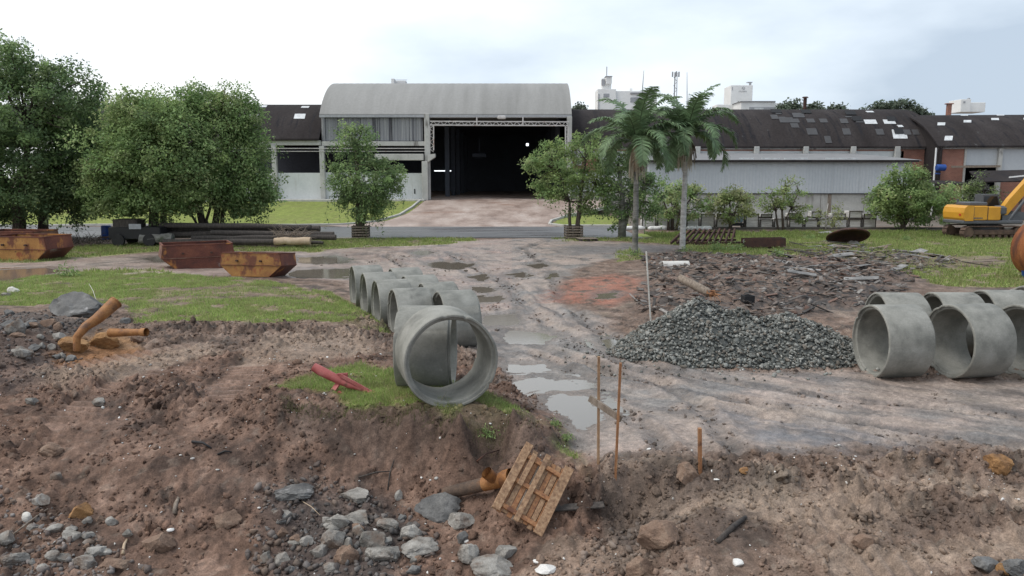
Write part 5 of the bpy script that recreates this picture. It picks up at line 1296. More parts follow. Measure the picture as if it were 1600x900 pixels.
def twigs(name, label, loc, n, r, hgt, mat, seed, cat='brushwood'):
    rd = random.Random(seed); b = MB()
    for k in range(n):
        a = rd.uniform(0, 6.28); q = Vector((rd.uniform(-r, r), rd.uniform(-.4, .4) * r, rd.uniform(0, hgt * .5)))
        d = Vector((math.cos(a) * rd.uniform(.3, 1), math.sin(a) * .4, rd.uniform(-.1, .7))).normalized() * rd.uniform(.4, 1.4) * max(.4, hgt)
        b.tube([q, q + d * .5 + Vector((0, 0, rd.uniform(0, .15))), q + d], [rd.uniform(.012, .03), .012, .006], 4)
    o = b.build(name, M[mat]); o.location = loc; return tag(o, label, cat)
twigs('brush_heap', 'tangle of bare grey twigs over the right part of the log pile', F(455, 374, 44.6), 110, 1.0, .7, 'wood_grey', 31)
twigs('brush_heap', 'dark heap of twigs and scrap right of the orange skip', F(125, 381, 44.8), 160, 1.5, .55, 'wood_dark', 32)
# dark open bin in the tree shade with scraps
p = G(205, 386); t = thing('scrap_trailer', 'dark scrap box trailer in the shade under the rounded tree', 'trailer', (p.x, p.y + 1.2, tz(p.x, p.y)))
MB().bevbox((0, 0, .75), (3.0, 1.5, .7), .04).build('body', M['black'], t); MB().bevbox((-.6, 0, 1.3), (1.4, 1.2, .5), .05).build('load', M['wood_dark'], t)
for sx in (-.9, .9):
    for sy in (-.8, .8): MB().tube([(sx, sy - .1, .36), (sx, sy + .1, .36)], .36, 16).build('wheel', M['black'], t, smooth=True, auto=R(40))
MB().bevbox((.1, -.8, 1.15), (.7, .03, .3), .005).build('plate', M['far_grey'], t)
MB().beam((-1.5, 0, .5), (-2.5, 0, .45), .1, .1).build('drawbar', M['rust'], t)
p = G(167, 374); o = MB(); o.tube([(0, 0, 0), (0, 0, .04), (0, 0, .3), (0, 0, .32), (0, 0, .62), (0, 0, .9), (0, 0, .93)], [.27, .3, .3, .315, .3, .3, .25], 18); o = o.build('plastic_drum', M['bluep'], smooth=True, auto=R(40)); o.location = (p.x, p.y, tz(p.x, p.y) - .02); tag(o, 'blue plastic drum beside the dark scrap trailer', 'drum')
# slatted tree guards
def guard(label, base, s=1.0):
    t = thing('tree_guard', label, 'tree guard', base, (0, 0, R(5)), 'slatted guards round the trees')
    for sx in (-.5, .5):
        for sy in (-.5, .5): MB().bevbox((sx, sy, .42), (.08, .08, .9), .01).build('post', M['wood_dark'], t)
    for k in range(5):
        z = .1 + k * .17
        for sy in (-.54, .54): MB().bevbox((0, sy, z), (1.12, .025, .09), .005).build('slat', M['wood_grey'], t)
        for sx in (-.54, .54): MB().bevbox((sx, 0, z + .01), (.025, 1.0, .09), .005).build('slat', M['wood_grey'], t)
    return t
q = gp(564, 50.6); guard('wooden slat guard round the weeping tree trunk', q); q = gp(896, 50.8); guard('wooden slat guard round the twin-trunked tree', q)

# ------------------------------------------------------------------ right yard: slabs, bags, rusty steel
M['slab'] = pm('slab', [(.46, .445, .42), (.56, .545, .52), (.66, .645, .62)], 1.5, rough=.85, bump=.2, fine=.15, stretch=(1, 1, 4))
def crate(label, u0, u1, vb, vt, y, group='stone slab crates in a row', low=0.0, mat='slab', depth=1.0):
    p, q = F(u0, vb, y), F(u1, vt, y)
    w = q.x - p.x; hh = q.z - p.z
    t = thing('slab_crate', label, 'slab crate', ((p.x + q.x) / 2, y + depth / 2, max(p.z, low)), (0, 0, R(random.uniform(-2, 2))), group)
    n = 4
    for k in range(n):
        MB().bevbox((random.uniform(-.015, .015), 0, .10 + (hh - .10) * (k + .5) / n), (w - .10 - random.uniform(0, .05), depth - .02, (hh - .10) / n - .008), .012).build('slab', M[mat], t)
    for sx in (-1, 1): MB().bevbox((sx * (w / 2 - .05), -depth / 2 + .02, hh / 2), (.06, .09, hh), .01).build('post', M['wood_dark'], t)
    MB().bevbox((0, -depth / 2, hh + .005), (w, .12, .06), .01).build('top_rail', M['wood_dark'], t)
    MB().bevbox((0, 0, .06), (w, depth + .04, .14), .01).build('pallet_base', M['wood_dark'], t)
    return t
us = [1002, 1026, 1050, 1072, 1094, 1118, 1142, 1164, 1187, 1209, 1232, 1256, 1279, 1302, 1325, 1347, 1370]
lbl = ['first', 'second', 'third', 'fourth', 'fifth', 'sixth', 'seventh', 'eighth', 'ninth', 'tenth', 'eleventh', 'twelfth', 'thirteenth', 'fourteenth', 'fifteenth', 'sixteenth']
for k in range(16):
    if k == 6: continue
    crate(f'{lbl[k]} slab crate from the left in the ground row', us[k] + .5, us[k + 1] - .5, 357, 334.5 if k < 8 else 342 + (k % 3) * .7, 60.0)
for (u0, u1, vb, vt, lb) in ((1326, 1348, 342.5, 330, 'upper slab crate on the second pile from the right'), (1349, 1370, 343, 334.5, 'low upper slab crate at the right end of the slab row'), (1268, 1284, 341, 331, 'upper slab crate with dark side behind the sapling'), (1188, 1207, 341.5, 335, 'thin upper slab crate behind the open sparse tree'), (1300, 1322, 341.5, 334, 'upper slab crate just left of the tallest pile'), (1232, 1252, 341.5, 333.5, 'upper slab crate right of the open sparse tree')):
    crate(lb, u0, u1, vb, vt, 60.05, 'upper slab crates', mat='slab')
p = F(1152, 357, 60); t = thing('machine_cabinet', 'dark frame cabinet with blue panel in the slab row', 'cabinet', (p.x, 60.5, p.z))
for sx in (-.55, .55):
    for sy in (-.4, .4): MB().bevbox((sx, sy, .6), (.09, .09, 1.2), .01).build('frame_post', M['wood_dark'], t)
MB().bevbox((0, 0, .72), (.95, .7, .5), .04).build('panel', pm('pale_blue', [(.20, .30, .38), (.28, .38, .46)], 2, rough=.5, bump=0), t); MB().bevbox((0, 0, 1.2), (1.25, .95, .06), .01).build('top', M['wood_dark'], t); MB().bevbox((0, 0, .3), (1.1, .8, .2), .02).build('shelf', M['black'], t)
M['bag'] = pm('bag', [(.62, .62, .61), (.76, .76, .75)], 2, rough=.6, bump=.3, bscale=6, bdist=.05)
for (u0, u1, lb) in ((968, 1008, 'leftmost white sack bundle along the slab row'), (1012, 1044, 'second white sack bundle from the left by the slabs'), (1055, 1070, 'short white sack between trunk and slabs'), (1072, 1088, 'white sack right of the pale palm trunk'), (1087, 1112, 'rightmost white sack bundle along the slab row')):
    p, q = F(u0, 359.5, 58.9), F(u1, 359.5, 58.9); w = q.x - p.x; b = MB(); n = 9; rd = random.Random(u0)
    b.tube([(-w / 2 + w * i / n, rd.uniform(-.05, .05), .14 + rd.uniform(-.02, .03)) for i in range(n + 1)], [.07 if i in (0, n) else rd.uniform(.13, .2) for i in range(n + 1)], 10, jit=.12, rng=rd)
    o = b.build('white_sack', M['bag'], smooth=True); o.location = ((p.x + q.x) / 2, 58.9, tz((p.x + q.x) / 2, 58.9)); tag(o, lb, 'sack', 'white sacks')
# rusty ribbed frame
p = G(1108, 382); t = thing('rusty_rib_frame', 'rusty steel frame of slanted ribs lying right of the pale palm', 'steel frame', (p.x, p.y + .3, tz(p.x, p.y)))
W_ = 97 / 1200 * p.y
for yy_, h_ in ((-.6, .08), (.6, .15)): MB().beam((-W_ / 2, yy_, h_), (W_ / 2, yy_, h_ + .05), .14, .14).build('base_rail', M['rust'], t)
MB().beam((-W_ * .2, .75, .62), (W_ / 2, .75, .66), .10, .10).build('back_rail', M['rust'], t)
for k in range(11):
    f = k / 10; x0 = -W_ / 2 + W_ * .10 + W_ * .84 * f
    top_ = Vector((x0 + .25 - .1 * f, .7, .78 + .06 * random.random())); low_ = Vector((x0 - .9 + .45 * f, -.75, .12))
    r_ = MB(); r_.beam(low_, top_, .09, .15); r_.beam(top_ + Vector((-.1, 0, -.02)), top_ + Vector((.1, 0, -.02)), .12, .05); r_.build('rib', M['rust'], t)
    if k > 3: MB().beam(top_ + Vector((0, 0, -.02)), top_ + Vector((.02, 0, -.5)), .07, .07).build('post', M['rust'], t)
p = G(1196, 388); t = thing('rusty_trough', 'rusty steel channel trough right of the ribbed frame', 'trough', (p.x, p.y + .4, tz(p.x, p.y)), (0, R(-1.5), R(-4)))
W_ = 64 / 1200 * p.y
MB().bevbox((0, -.4, .3), (W_, .04, .5), .01).build('front_web', M['rust'], t); MB().bevbox((0, .4, .3), (W_, .04, .5), .01).build('back_web', M['rust'], t); MB().bevbox((0, 0, .08), (W_, .78, .04), .01).build('bottom', M['rust'], t); MB().bevbox((W_ / 2 - .02, 0, .3), (.04, .76, .5), .01).build('end_plate', M['black'], t); MB().bevbox((0, 0, .36), (W_ - .15, .7, .26), .12).build('rubble_fill', M['asb_slate'], t)
# rusty dished disc
p = G(1331, 384); t = thing('rusty_disc', 'rusty dished steel tank end leaning on a stone in the grass', 'tank end', (p.x, p.y + .6, tz(p.x, p.y) + .45), (R(-26), R(3), 0))
Rd = 31 / 1200 * p.y; b = MB(); n = 40; rings = [(Rd, 0), (Rd, .09), (Rd * .97, .13), (Rd * .75, .26), (Rd * .4, .34), (.02, .36), (.02, .31), (Rd * .4, .29), (Rd * .75, .21), (Rd * .93, .08), (Rd * .95, 0)]
vs = [(r_ * math.cos(2 * math.pi * k / n), r_ * math.sin(2 * math.pi * k / n), z_) for k in range(n) for r_, z_ in rings]; m_ = len(rings)
b.add(vs, [(k * m_ + i, ((k + 1) % n) * m_ + i, ((k + 1) % n) * m_ + (i + 1) % m_, k * m_ + (i + 1) % m_) for k in range(n) for i in range(m_)]); b.build('dished_plate', M['rust'], t, smooth=True, auto=R(35))
b = MB(); b.tube([(Rd * 1.01 * math.cos(2 * math.pi * k / n), Rd * 1.01 * math.sin(2 * math.pi * k / n), .05) for k in range(n + 1)], .05, 6, False); b.build('rim_ring', M['rust'], t, smooth=True)
# flat pallet by the twin tree
def pallet_flat(label, u, v, yaw):
    p = G(u, v); t = thing('flat_pallet', label, 'pallet', (p.x, p.y, tz(p.x, p.y) + .01), (0, 0, R(yaw)))
    for k in range(6): MB().bevbox((0, -.5 + k * .2, .14), (1.2, .13, .025), .004).build('board', M['wood_grey'], t)
    for k in range(3): MB().bevbox((-.5 + k * .5, 0, .06), (.1, 1.1, .12), .005).build('bearer', M['wood_dark'], t)
pallet_flat('grey wooden pallet lying flat near the twin-trunked tree', 917, 376, 12)
# excavator
M['exc_yellow'] = pm('exc_yellow', [(.52, .25, .025), (.62, .31, .03)], 1, rough=.4, bump=.03, fine=.08, layers=[((.30, .16, .05), 1.5, .62, .75, (1, 1, .5))])
M['exc_grey'] = pm('exc_grey', [(.07, .075, .085), (.10, .105, .115)], 1, rough=.5, bump=.05)
M['track'] = pm('track', [(.05, .035, .028), (.10, .065, .05), (.15, .10, .075)], 2, rough=.9, bump=.4, fine=.3)
M['glass_dark'] = pm('glass_dark', [(.015, .017, .02), (.02, .022, .026)], 1, rough=.08, rvar=.02, bump=0, spec=.6)
p = G(1553, 374); t = thing('excavator', 'yellow and grey crawler excavator at the right edge of the grass', 'excavator', (p.x, p.y + 1.3, tz(p.x, p.y)), (0, 0, R(2)))
t.scale = (.84, .84, .9)
for sy in (-1.15, 1.15):
    L_, h_ = 1.95, .44; n = 40; pts = []
    for k in range(n):
        s = k / n * (4 * L_ + 2 * math.pi * h_); 
        if s < 2 * L_: q = (-L_ + s, h_)
        elif s < 2 * L_ + math.pi * h_: a = (s - 2 * L_) / h_; q = (L_ + h_ * math.sin(a), h_ * math.cos(a))
        elif s < 4 * L_ + math.pi * h_: q = (L_ - (s - 2 * L_ - math.pi * h_), -h_)
        else: a = (s - 4 * L_ - math.pi * h_) / h_; q = (-L_ - h_ * math.sin(a), -h_ * math.cos(a))
        pts.append((q[0], q[1] + h_ + .04))
    tr = MB()
    for k in range(n):
        a_, c_ = pts[k], pts[(k + 1) % n]
        tr.beam((a_[0], sy, a_[1]), (a_[0] + (c_[0] - a_[0]) * .86, sy, a_[1] + (c_[1] - a_[1]) * .86), .6, .07, 0)
    tk = tr.build('track', M['track'], t)
    MB().bevbox((0, sy, .48), (3.7, .42, .4), .08).build('track_frame', M['track'], t)
    for sx in (-L_, L_): MB().tube([(sx, sy - .24, .5), (sx, sy + .24, .5)], .36, 18).build('sprocket', M['track'], tk, smooth=True, auto=R(40))
    for k in range(7): MB().tube([(-1.5 + k * .5, sy - .22, .2), (-1.5 + k * .5, sy + .22, .2)], .13, 12).build('roller', M['track'], tk, smooth=True, auto=R(40))
MB().bevbox((0, 0, .8), (1.6, 1.8, .5), .1).build('undercarriage', M['exc_grey'], t)
MB().bevbox((-.1, 0, 1.22), (4.8, 2.7, .26), .08).build('deck', M['exc_grey'], t)
MB().prism([(-2.35, 1.32), (-1.7, 1.32), (-1.7, 2.42), (-2.2, 2.42), (-2.42, 2.25), (-2.5, 1.9), (-2.46, 1.5)], 2.75, Matrix.Translation((0, 0, 0))).build('counterweight', M['exc_yellow'], t)
ecv = MB().bevbox((-1.13, 0, 1.88), (1.1, 2.7, 1.04), .05).build('engine_cover', M['exc_yellow'], t); MB().bevbox((-.04, -.85, 1.85), (1.04, 1.0, .98), .05).build('side_cover', M['exc_yellow'], t)
MB().bevbox((-1.2, -.2, 2.53), (1.5, 1.7, .26), .1).build('engine_hood', M['exc_grey'], t); MB().bevbox((.62, -.85, 2.05), (.75, 1.0, .7), .15).build('tool_box', M['exc_grey'], t); MB().tube([(-1.9, .5, 2.4), (-1.9, .5, 2.85)], .08, 8).build('exhaust', M['exc_grey'], t)
MB().bevbox((-2.5, -.9, 1.75), (.05, .22, .14), .02).build('rear_light', emit_mat('rear_red', (.4, .02, .01), 0.1), t)
for xx in (-1.62, -1.5, -1.38, -1.26, -1.14, -1.02): MB().box((xx, -1.352, 1.52), (.08, .02, .1)).build('lettering', M['exc_grey'], ecv)
for xx in (-1.68, -.58): MB().box((xx, -1.352, 1.88), (.02, .02, .95)).build('panel_gap', M['exc_grey'], ecv)
cabp = [(-.05, 1.35), (1.5, 1.35), (1.6, 1.9), (1.2, 3.2), (0, 3.2)]
cab = MB().prism(cabp, 1.05, Matrix.Translation((0, .8, 0))).build('cab', M['exc_grey'], t)
for sg in (-.54, .54): MB().prism([(.1, 1.75), (1.35, 1.75), (1.45, 1.95), (1.12, 3.06), (.1, 3.06)], .03, Matrix.Translation((0, .8 + sg, 0))).build('window', M['glass_dark'], cab)
MB().plate([(1.56, .35, 1.95), (1.56, 1.25, 1.95), (1.21, 1.25, 2.95), (1.21, .35, 2.95)], .03).build('windscreen', M['glass_dark'], cab)
MB().prism([(.35, 1.55), (.95, 1.4), (1.6, 2.2), (3.6, 4.5), (5.6, 5.2), (5.5, 5.65), (3.2, 5.0), (1.3, 2.9)], .5, Matrix.Translation((0, -.75, 0))).build('boom', M['exc_yellow'], t)
for sg in (-.4, .4): MB().tube([(1.2, -.75 + sg, 1.3), (2.9, -.75 + sg, 3.5)], .11, 10).build('boom_cylinder', M['exc_grey'], t, smooth=True, auto=R(40))
MB().prism([(5.1, 5.8), (5.7, 5.9), (6.7, 2.4), (6.4, 2.3), (5.2, 4.9)], .38, Matrix.Translation((0, -.75, 0))).build('stick', M['exc_yellow'], t); MB().prism([(6.1, 2.5), (6.9, 2.4), (7.0, 1.7), (6.4, 1.1), (5.6, 1.2), (5.5, 1.5), (6.2, 1.6)], 1.1, Matrix.Translation((0, -.75, 0))).build('bucket', M['rust'], t)
MB().prism([(.7, 1.35), (2.4, 1.35), (2.6, 1.9), (1.9, 2.0), (1.5, 1.75), (.7, 1.7)], .9, Matrix.Translation((0, -.75, 0))).build('front_deck', M['exc_grey'], t)
# rusty bucket and blue drum at right edge
p = G(1600, 438); t = thing('rusty_bucket', 'big rust orange digger bucket cut by the right picture edge', 'bucket', (p.x + 1.0, p.y + .4, tz(p.x, p.y)), (0, 0, R(-4)))
t.scale = (1.3, 1.3, 1.3)
prof = []
for k in range(15):
    a = R(100 + 160 * k / 14); prof.append((.85 * math.cos(a) * .8, .88 + .85 * math.sin(a)))
prof += [(.9, .12), (.95, .3)]
inner = [(x_ * .93 + .03, .06 + z_ * .94) for x_, z_ in prof]
bb = MB(); n = len(prof); vs = []
for yy_ in (-.6, .6):
    vs += [(x_, yy_, z_) for x_, z_ in prof] + [(x_, yy_, z_) for x_, z_ in inner]
fs = []
for i in range(n - 1):
    fs += [(i, i + 1, 2 * n + i + 1, 2 * n + i), (n + i + 1, n + i, 3 * n + i, 3 * n + i + 1), (i + 1, i, n + i, n + i + 1), (2 * n + i, 2 * n + i + 1, 3 * n + i + 1, 3 * n + i)]
fs += [(0, 2 * n, 3 * n, n), (n - 1, 2 * n - 1, 4 * n - 1, 3 * n - 1)]
bb.add(vs, fs); bb.build('shell', M['rust_orange'], t, smooth=True, auto=R(30))
for sy in (-.6, .6): MB().prism(prof, .04, Matrix.Translation((0, sy, 0))).build('side_plate', M['rust_orange'], t); 
for k in range(4): MB().bevbox((1.05, -.45 + k * .3, .2), (.3, .1, .08), .02).build('tooth', M['rust'], t)
MB().beam((-.78, -.63, .9), (.9, -.63, .9), .06, .05).build('wear_strip', M['rust'], t)
p = G(1600, 432); o = MB(); o.tube([(0, 0, 0), (0, 0, .05), (0, 0, .28), (0, 0, .3)], [.22, .26, .28, .2], 16); o = o.build('blue_tub', M['bluep'], smooth=True, auto=R(40)); o.location = (p.x, p.y - .3, tz(p.x, p.y - .3)); tag(o, 'blue plastic tub below the rusty bucket at right edge', 'tub')

# ------------------------------------------------------------------ stakes
def stake(label, u0, v0, u1, v1, w, mat, name='wooden_stake'):
    p = G(u0, v0); d = p.y; q = F(u1, v1, d)
    o = MB().beam((0, 0, -.25), Vector((q.x - p.x, .03, q.z - p.z)), w, w * .6).build(name, M[mat]); o.location = (p.x, p.y, tz(p.x, p.y)); return tag(o, label, 'stake')
s1 = stake('taller-looking left stake of the crossed pair by the puddle', 935, 725, 936, 560, .055, 'wood_fresh')
s2 = stake('orange right stake of the crossed pair by the puddle', 961, 744, 970, 570, .05, 'wood_orange')
stake('short stout stake standing alone right of the crossed pair', 1095, 738, 1094, 672, .07, 'wood_orange')
stake('long white painted stake leaning at the gravel heap', 1019, 520, 1010, 395, .055, 'white_wood', 'white_stake')
a, b_ = F(921, 622, G(935, 725).y + .06), F(971, 655, G(961, 744).y + .06); tag(MB().beam(a, b_, .035, .09).build('cross_board', M['wood_grey']), 'grey board nailed across the two stakes', 'board')

# ------------------------------------------------------------------ pallet in the pit
pc = Vector((0, 0, 0))
c1, c2, c3, c4_ = (822, 698), (898, 742), (842, 838), (764, 788)
def proud(u, v, d):
    g_ = G(u, v, 12); r_ = g_ - Vector((0, 0, CAM_Z)); return Vector((0, 0, CAM_Z)) + r_ * (1 - d / r_.length)
def proud(u, v, d):
    r_ = G(u, v) - Vector((0, 0, CAM_Z)); return Vector((0, 0, CAM_Z)) + r_ * (1 - d / r_.length)
y4, y3 = G(*c4_).y - .10, G(*c3).y - .10
ym = min(y4, y3 + .12); P4, P3, P1, P2 = F(*c4_, ym), F(*c3, ym - .08), F(*c1, ym + .62), F(*c2, ym + .54)
ctr = (P1 + P2 + P3 + P4) / 4
ex = ((P2 - P1) + (P3 - P4)).normalized(); ey = ((P1 - P4) + (P2 - P3)); ey = (ey - ex * ey.dot(ex)).normalized(); ez = ex.cross(ey)
wP, lP = .5 * ((P2 - P1).length + (P3 - P4).length), .5 * ((P1 - P4).length + (P2 - P3).length)
t = thing('wooden_pallet', 'broken weathered wooden pallet leaning in the pit', 'pallet', ctr)
t.rotation_euler = Matrix((ex, ey, ez)).transposed().to_euler()
rd = random.Random(4)
n = 10
for k in range(n):   # lower deck boards, run along ey
    xx = -wP / 2 + wP * (k + .5) / n
    MB().bevbox((xx, rd.uniform(-.03, .03), -.03), (wP / n * rd.uniform(.84, .93), lP * rd.uniform(.93, 1.0), .022), .004).build('board', M[['wood_fresh', 'wood_orange', 'wood_fresh', 'wood_orange', 'wood_grey'][k % 5]], t)
for f in (-.40, .0, .38):
    MB().bevbox((0.0, f * lP, .0), (wP * .98, .06, .045), .006).build('bearer', M['wood_orange'], t)
for xx, w, mt in ((-.5 * wP + .06, .11, 'wood_fresh'), (-.02, .075, 'wood_fresh'), (.5 * wP - .07, .13, 'wood_fresh')):
    MB().bevbox((xx, 0.02, .033), (w, lP * 1.05, .02), .004).build('top_board', M[mt], t)
MB().bevbox((-.5 * wP + .19, .2 * lP, .035), (.07, lP * .5, .02), .004).build('top_board', M['wood_fresh'], t)
# clay pipe with branch
def hollow(b, pts, r, th=.012, n=16):
    r = list(r); b.tube(pts, r, n, False); b.tube(list(reversed(pts)), [q - th for q in reversed(r)], n, False)
    return b
a, c_ = proud(700, 770, .10), proud(796, 747, .30)
t = thing('broken_drain_pipe', 'rusty broken drain pipe with branch socket beside the pallet', 'drain pipe', a)
v = c_ - a
M['pipe_dirty'] = pm('pipe_dirty', [(.06, .042, .033), (.11, .075, .055), (.19, .10, .055)], 4, rough=.9, bump=.4, fine=.3)
hollow(MB(), [v * -.04, v * .2, v * .5, v * .62], [.088, .092, .095, .095]).build('barrel', M['pipe_dirty'], t, smooth=True); hollow(MB(), [v * .60, v * .8, v * .9], [.100, .102, .10], .02).build('junction', M['ceramic_rust'], t, smooth=True)
hollow(MB(), [v * .88, v * .94, v * 1.03], [.105, .125, .128], .025).build('socket', M['ceramic_rust'], t, smooth=True)
e_ = F(760, 738, (a + v * .7).y - .12) - a; hollow(MB(), [v * .80, e_.lerp(v * .80, .45), e_], [.085, .08, .085], .02).build('branch', M['ceramic_rust'], t, smooth=True)
# left heap: rusty pipe, branch, clay block, boulders
a, c_ = F(120, 527, 13.9), F(181, 472, 14.6); v = c_ - a
t = thing('rusty_pipe', 'orange rusty bent pipe sticking out of the left rubble heap', 'pipe', a)
hollow(MB(), [Vector((-.02, 0, -.25)), Vector((0, 0, 0)), v * .25 + Vector((-.02, 0, .03)), v * .5, v * 1.0], [.06, .07, .085, .10, .125], .015).build('barrel', M['ceramic_rust'], t, smooth=True); MB().tube([v * .985, v * 1.01], [.135, .13], 14, False).build('rim', M['ceramic_rust'], t, smooth=True)
a, c_ = F(172, 520, 14.2), F(226, 519, 14.0); v = c_ - a
t = thing('rusty_pipe_stub', 'rusty pipe stub lying flat right of the bent pipe', 'pipe', a)
hollow(MB(), [v * 0, v * .4, v * 1], [.085, .075, .06], .015).build('barrel', M['ceramic_rust'], t, smooth=True); hollow(MB(), [v * .9, v * 1.05], [.075, .08], .015).build('socket', M['ceramic_rust'], t, smooth=True)
# red painted jack stand on the grass
p = G(540, 612); t = thing('red_prop', 'faded red steel prop with tube and feet lying on the grass', 'steel prop', (p.x, p.y, tz(p.x, p.y)))
def lp(u, v, dy=0.0): return F(u, v, p.y + dy) - t.location
MB().tube([lp(490, 573, .15), lp(500, 579, .13), lp(520, 589, .08), lp(545, 601, .02), lp(572, 611, -.03)], [.075, .085, .078, .062, .03], 14).build('main_tube', M['redpaint'], t, smooth=True, auto=R(50))
MB().beam(lp(530, 597, .08), lp(516, 617, -.1), .10, .03).build('leg', M['redpaint'], t); MB().beam(lp(528, 613, -.1), lp(548, 622, -.15), .06, .05).build('foot_bar', M['redpaint'], t); MB().beam(lp(546, 622, -.15), lp(572, 618, -.12), .07, .05).build('foot_bar', M['redpaint'], t)
MB().beam(lp(570, 610, -.03), lp(584, 615, -.1), .10, .05).build('end_shoe', M['redpaint'], t)
b = MB(); q0, q1, q2 = lp(526, 584, .05), lp(543, 583, .05), lp(543, 596, .05); b.add([q0, q1, q2, q0 + Vector((0, .03, 0)), q1 + Vector((0, .03, 0)), q2 + Vector((0, .03, 0))], [(0, 1, 2), (5, 4, 3), (0, 3, 4, 1), (1, 4, 5, 2), (2, 5, 3, 0)]); b.build('gusset', M['redpaint'], t)
MB().beam(lp(530, 585, .0), lp(575, 610, -.06), .03, .05).build('fin', M['redpaint'], t)
# frayed log, black box, half pipe in debris
a, c_ = F(1062, 434, 22.4), F(1110, 459, 21.6); v = c_ - a; t = thing('frayed_log', 'broken palm log with frayed orange end behind the gravel heap', 'log', a)
MB().tube([v * 0, v * .5, v * .9, v], [.12, .13, .13, .09], 10, jit=.08).build('bole', M['wood_grey'], t, smooth=True)
fr_ = MB(); rd = random.Random(9)
for k in range(26): fr_.tube([v * .93, v * .98 + Vector((rd.uniform(-.1, .1), rd.uniform(-.1, .1), rd.uniform(-.08, .1))), v * 1.0 + v.normalized() * rd.uniform(.05, .3) + Vector((rd.uniform(-.16, .16), rd.uniform(-.1, .1), rd.uniform(-.12, .16)))], [.035, .02, .006], 4)
fr_.build('frayed_end', M['wood_orange'], t)
p = G(1168, 472); t = thing('black_box', 'small black box in the debris behind the gravel heap', 'box', (p.x, p.y, tz(p.x, p.y)), (0, 0, R(8)))
for sx, sy, w, d_ in ((0, -.14, .34, .03), (0, .14, .34, .03), (-.155, 0, .03, .25), (.155, 0, .03, .25)): MB().bevbox((sx, sy, .11), (w, d_, .22), .006).build('side', M['black'], t)
MB().bevbox((0, 0, .02), (.3, .25, .03), .005).build('bottom', M['black'], t)
p = G(1055, 416); t = thing('half_pipe', 'grey broken half pipe lying in the debris near the right palm', 'pipe piece', (p.x, p.y, tz(p.x, p.y)), (0, 0, R(6)))
b = MB(); n = 10; vs = []
for xx in (-.6, .6):
    for r_ in (.22, .19): vs += [(xx, r_ * math.cos(math.pi * k / n), r_ * math.sin(math.pi * k / n)) for k in range(n + 1)]
m_ = n + 1; fs = []
for k in range(n): fs += [(k, k + 1, 2 * m_ + k + 1, 2 * m_ + k), (m_ + k + 1, m_ + k, 3 * m_ + k, 3 * m_ + k + 1), (k + 1, k, m_ + k, m_ + k + 1), (2 * m_ + k, 2 * m_ + k + 1, 3 * m_ + k + 1, 3 * m_ + k)]
b.add(vs, fs); b.build('shell', M['slab'], t, smooth=True, auto=R(40))

# ------------------------------------------------------------------ rocks, gravel, debris, grass
def ico(sub):
    import bmesh
    bm = bmesh.new(); bmesh.ops.create_icosphere(bm, subdivisions=sub, radius=1.0)
    V = np.array([v.co[:] for v in bm.verts]); Fc = np.array([[v.index for v in f.verts] for f in bm.faces]); bm.free(); return V, Fc
I1, I2, I3, I4 = ico(1), ico(2), ico(3), ico(4)
def rock_v(base, rng, cuts=9, lo=.55, hi=.9, rough=.06):
    V = base[0].copy()
    for k in range(cuts):
        n = rng.normal(size=3); n /= np.linalg.norm(n); d = rng.uniform(lo, hi)
        s = V @ n; m = s > d; V[m] -= np.outer(s[m] - d, n)
    V += rough * rng.normal(size=V.shape) * .5
    return V
def scatter(name, base, pos, size, cols, mat, seed, label=None, squash=(.5, 1.0), cuts=6, sink=.25, nproto=12, cat=None, kind='stuff', smooth=False, rough=.06, zrot_only=False, own=None, mixf=1.0):
    """many small lumps joined into one object"""
    rng = np.random.RandomState(seed); n = len(pos)
    protos = [rock_v(base, rng, cuts, rough=rough) for _ in range(nproto)]
    nv = len(base[0]); V = np.zeros((n, nv, 3)); C = np.zeros((n, nv, 3))
    pid = rng.randint(nproto, size=n); a = rng.uniform(0, 6.283, n); b = rng.uniform(0, 6.283, n)
    if zrot_only: b = rng.normal(size=n) * .25
    S = size[:, None] * np.c_[rng.uniform(.75, 1.3, n), rng.uniform(.75, 1.3, n), rng.uniform(squash[0], squash[1], n)]
    for k in range(nproto):
        m = np.nonzero(pid == k)[0]
        P = protos[k][None] * S[m][:, None, :]
        ca, sa, cb, sb = [q[m][:, None] for q in (np.cos(a), np.sin(a), np.cos(b), np.sin(b))]
        x_, y_, z_ = P[..., 0], P[..., 1], P[..., 2]
        y2, z2 = y_ * cb - z_ * sb, y_ * sb + z_ * cb
        V[m] = np.stack([x_ * ca - y2 * sa, x_ * sa + y2 * ca, z2], -1)
    V += pos[:, None, :]; V[..., 2] += (size * (.5 - sink))[:, None]
    ci = rng.randint(len(cols), size=n); C[:] = (np.array(cols)[ci] * rng.uniform(.75, 1.25, (n, 1)))[:, None, :]
    if own is not None:
        gi = np.clip(np.searchsorted(xs, pos[:, 0]), 0, nx - 1); gj = np.clip(np.searchsorted(ys, pos[:, 1]), 0, ny - 1)
        gcol = GCOL[gj, gi] * rng.uniform(own[0], own[1], (n, 1))
        C = C * (1 - mixf) + gcol[:, None, :] * mixf
    Fc = (base[1][None] + (np.arange(n) * nv)[:, None, None]).reshape(-1, 3)
    o = np_mesh(name, V.reshape(-1, 3), Fc, mat, col=C.reshape(-1, 3), smooth=smooth)
    return tag(o, label, cat, None, kind)
M['stone_attr'] = attr_mat('stone_attr', rough=.8, bump=.5, bscale=30, fine=.3, fscale=18, spec=.35)
M['clod_attr'] = attr_mat('clod_attr', rough=.92, bump=.8, bscale=40, fine=.35, fscale=30, spec=.15)
rng = np.random.RandomState(77)
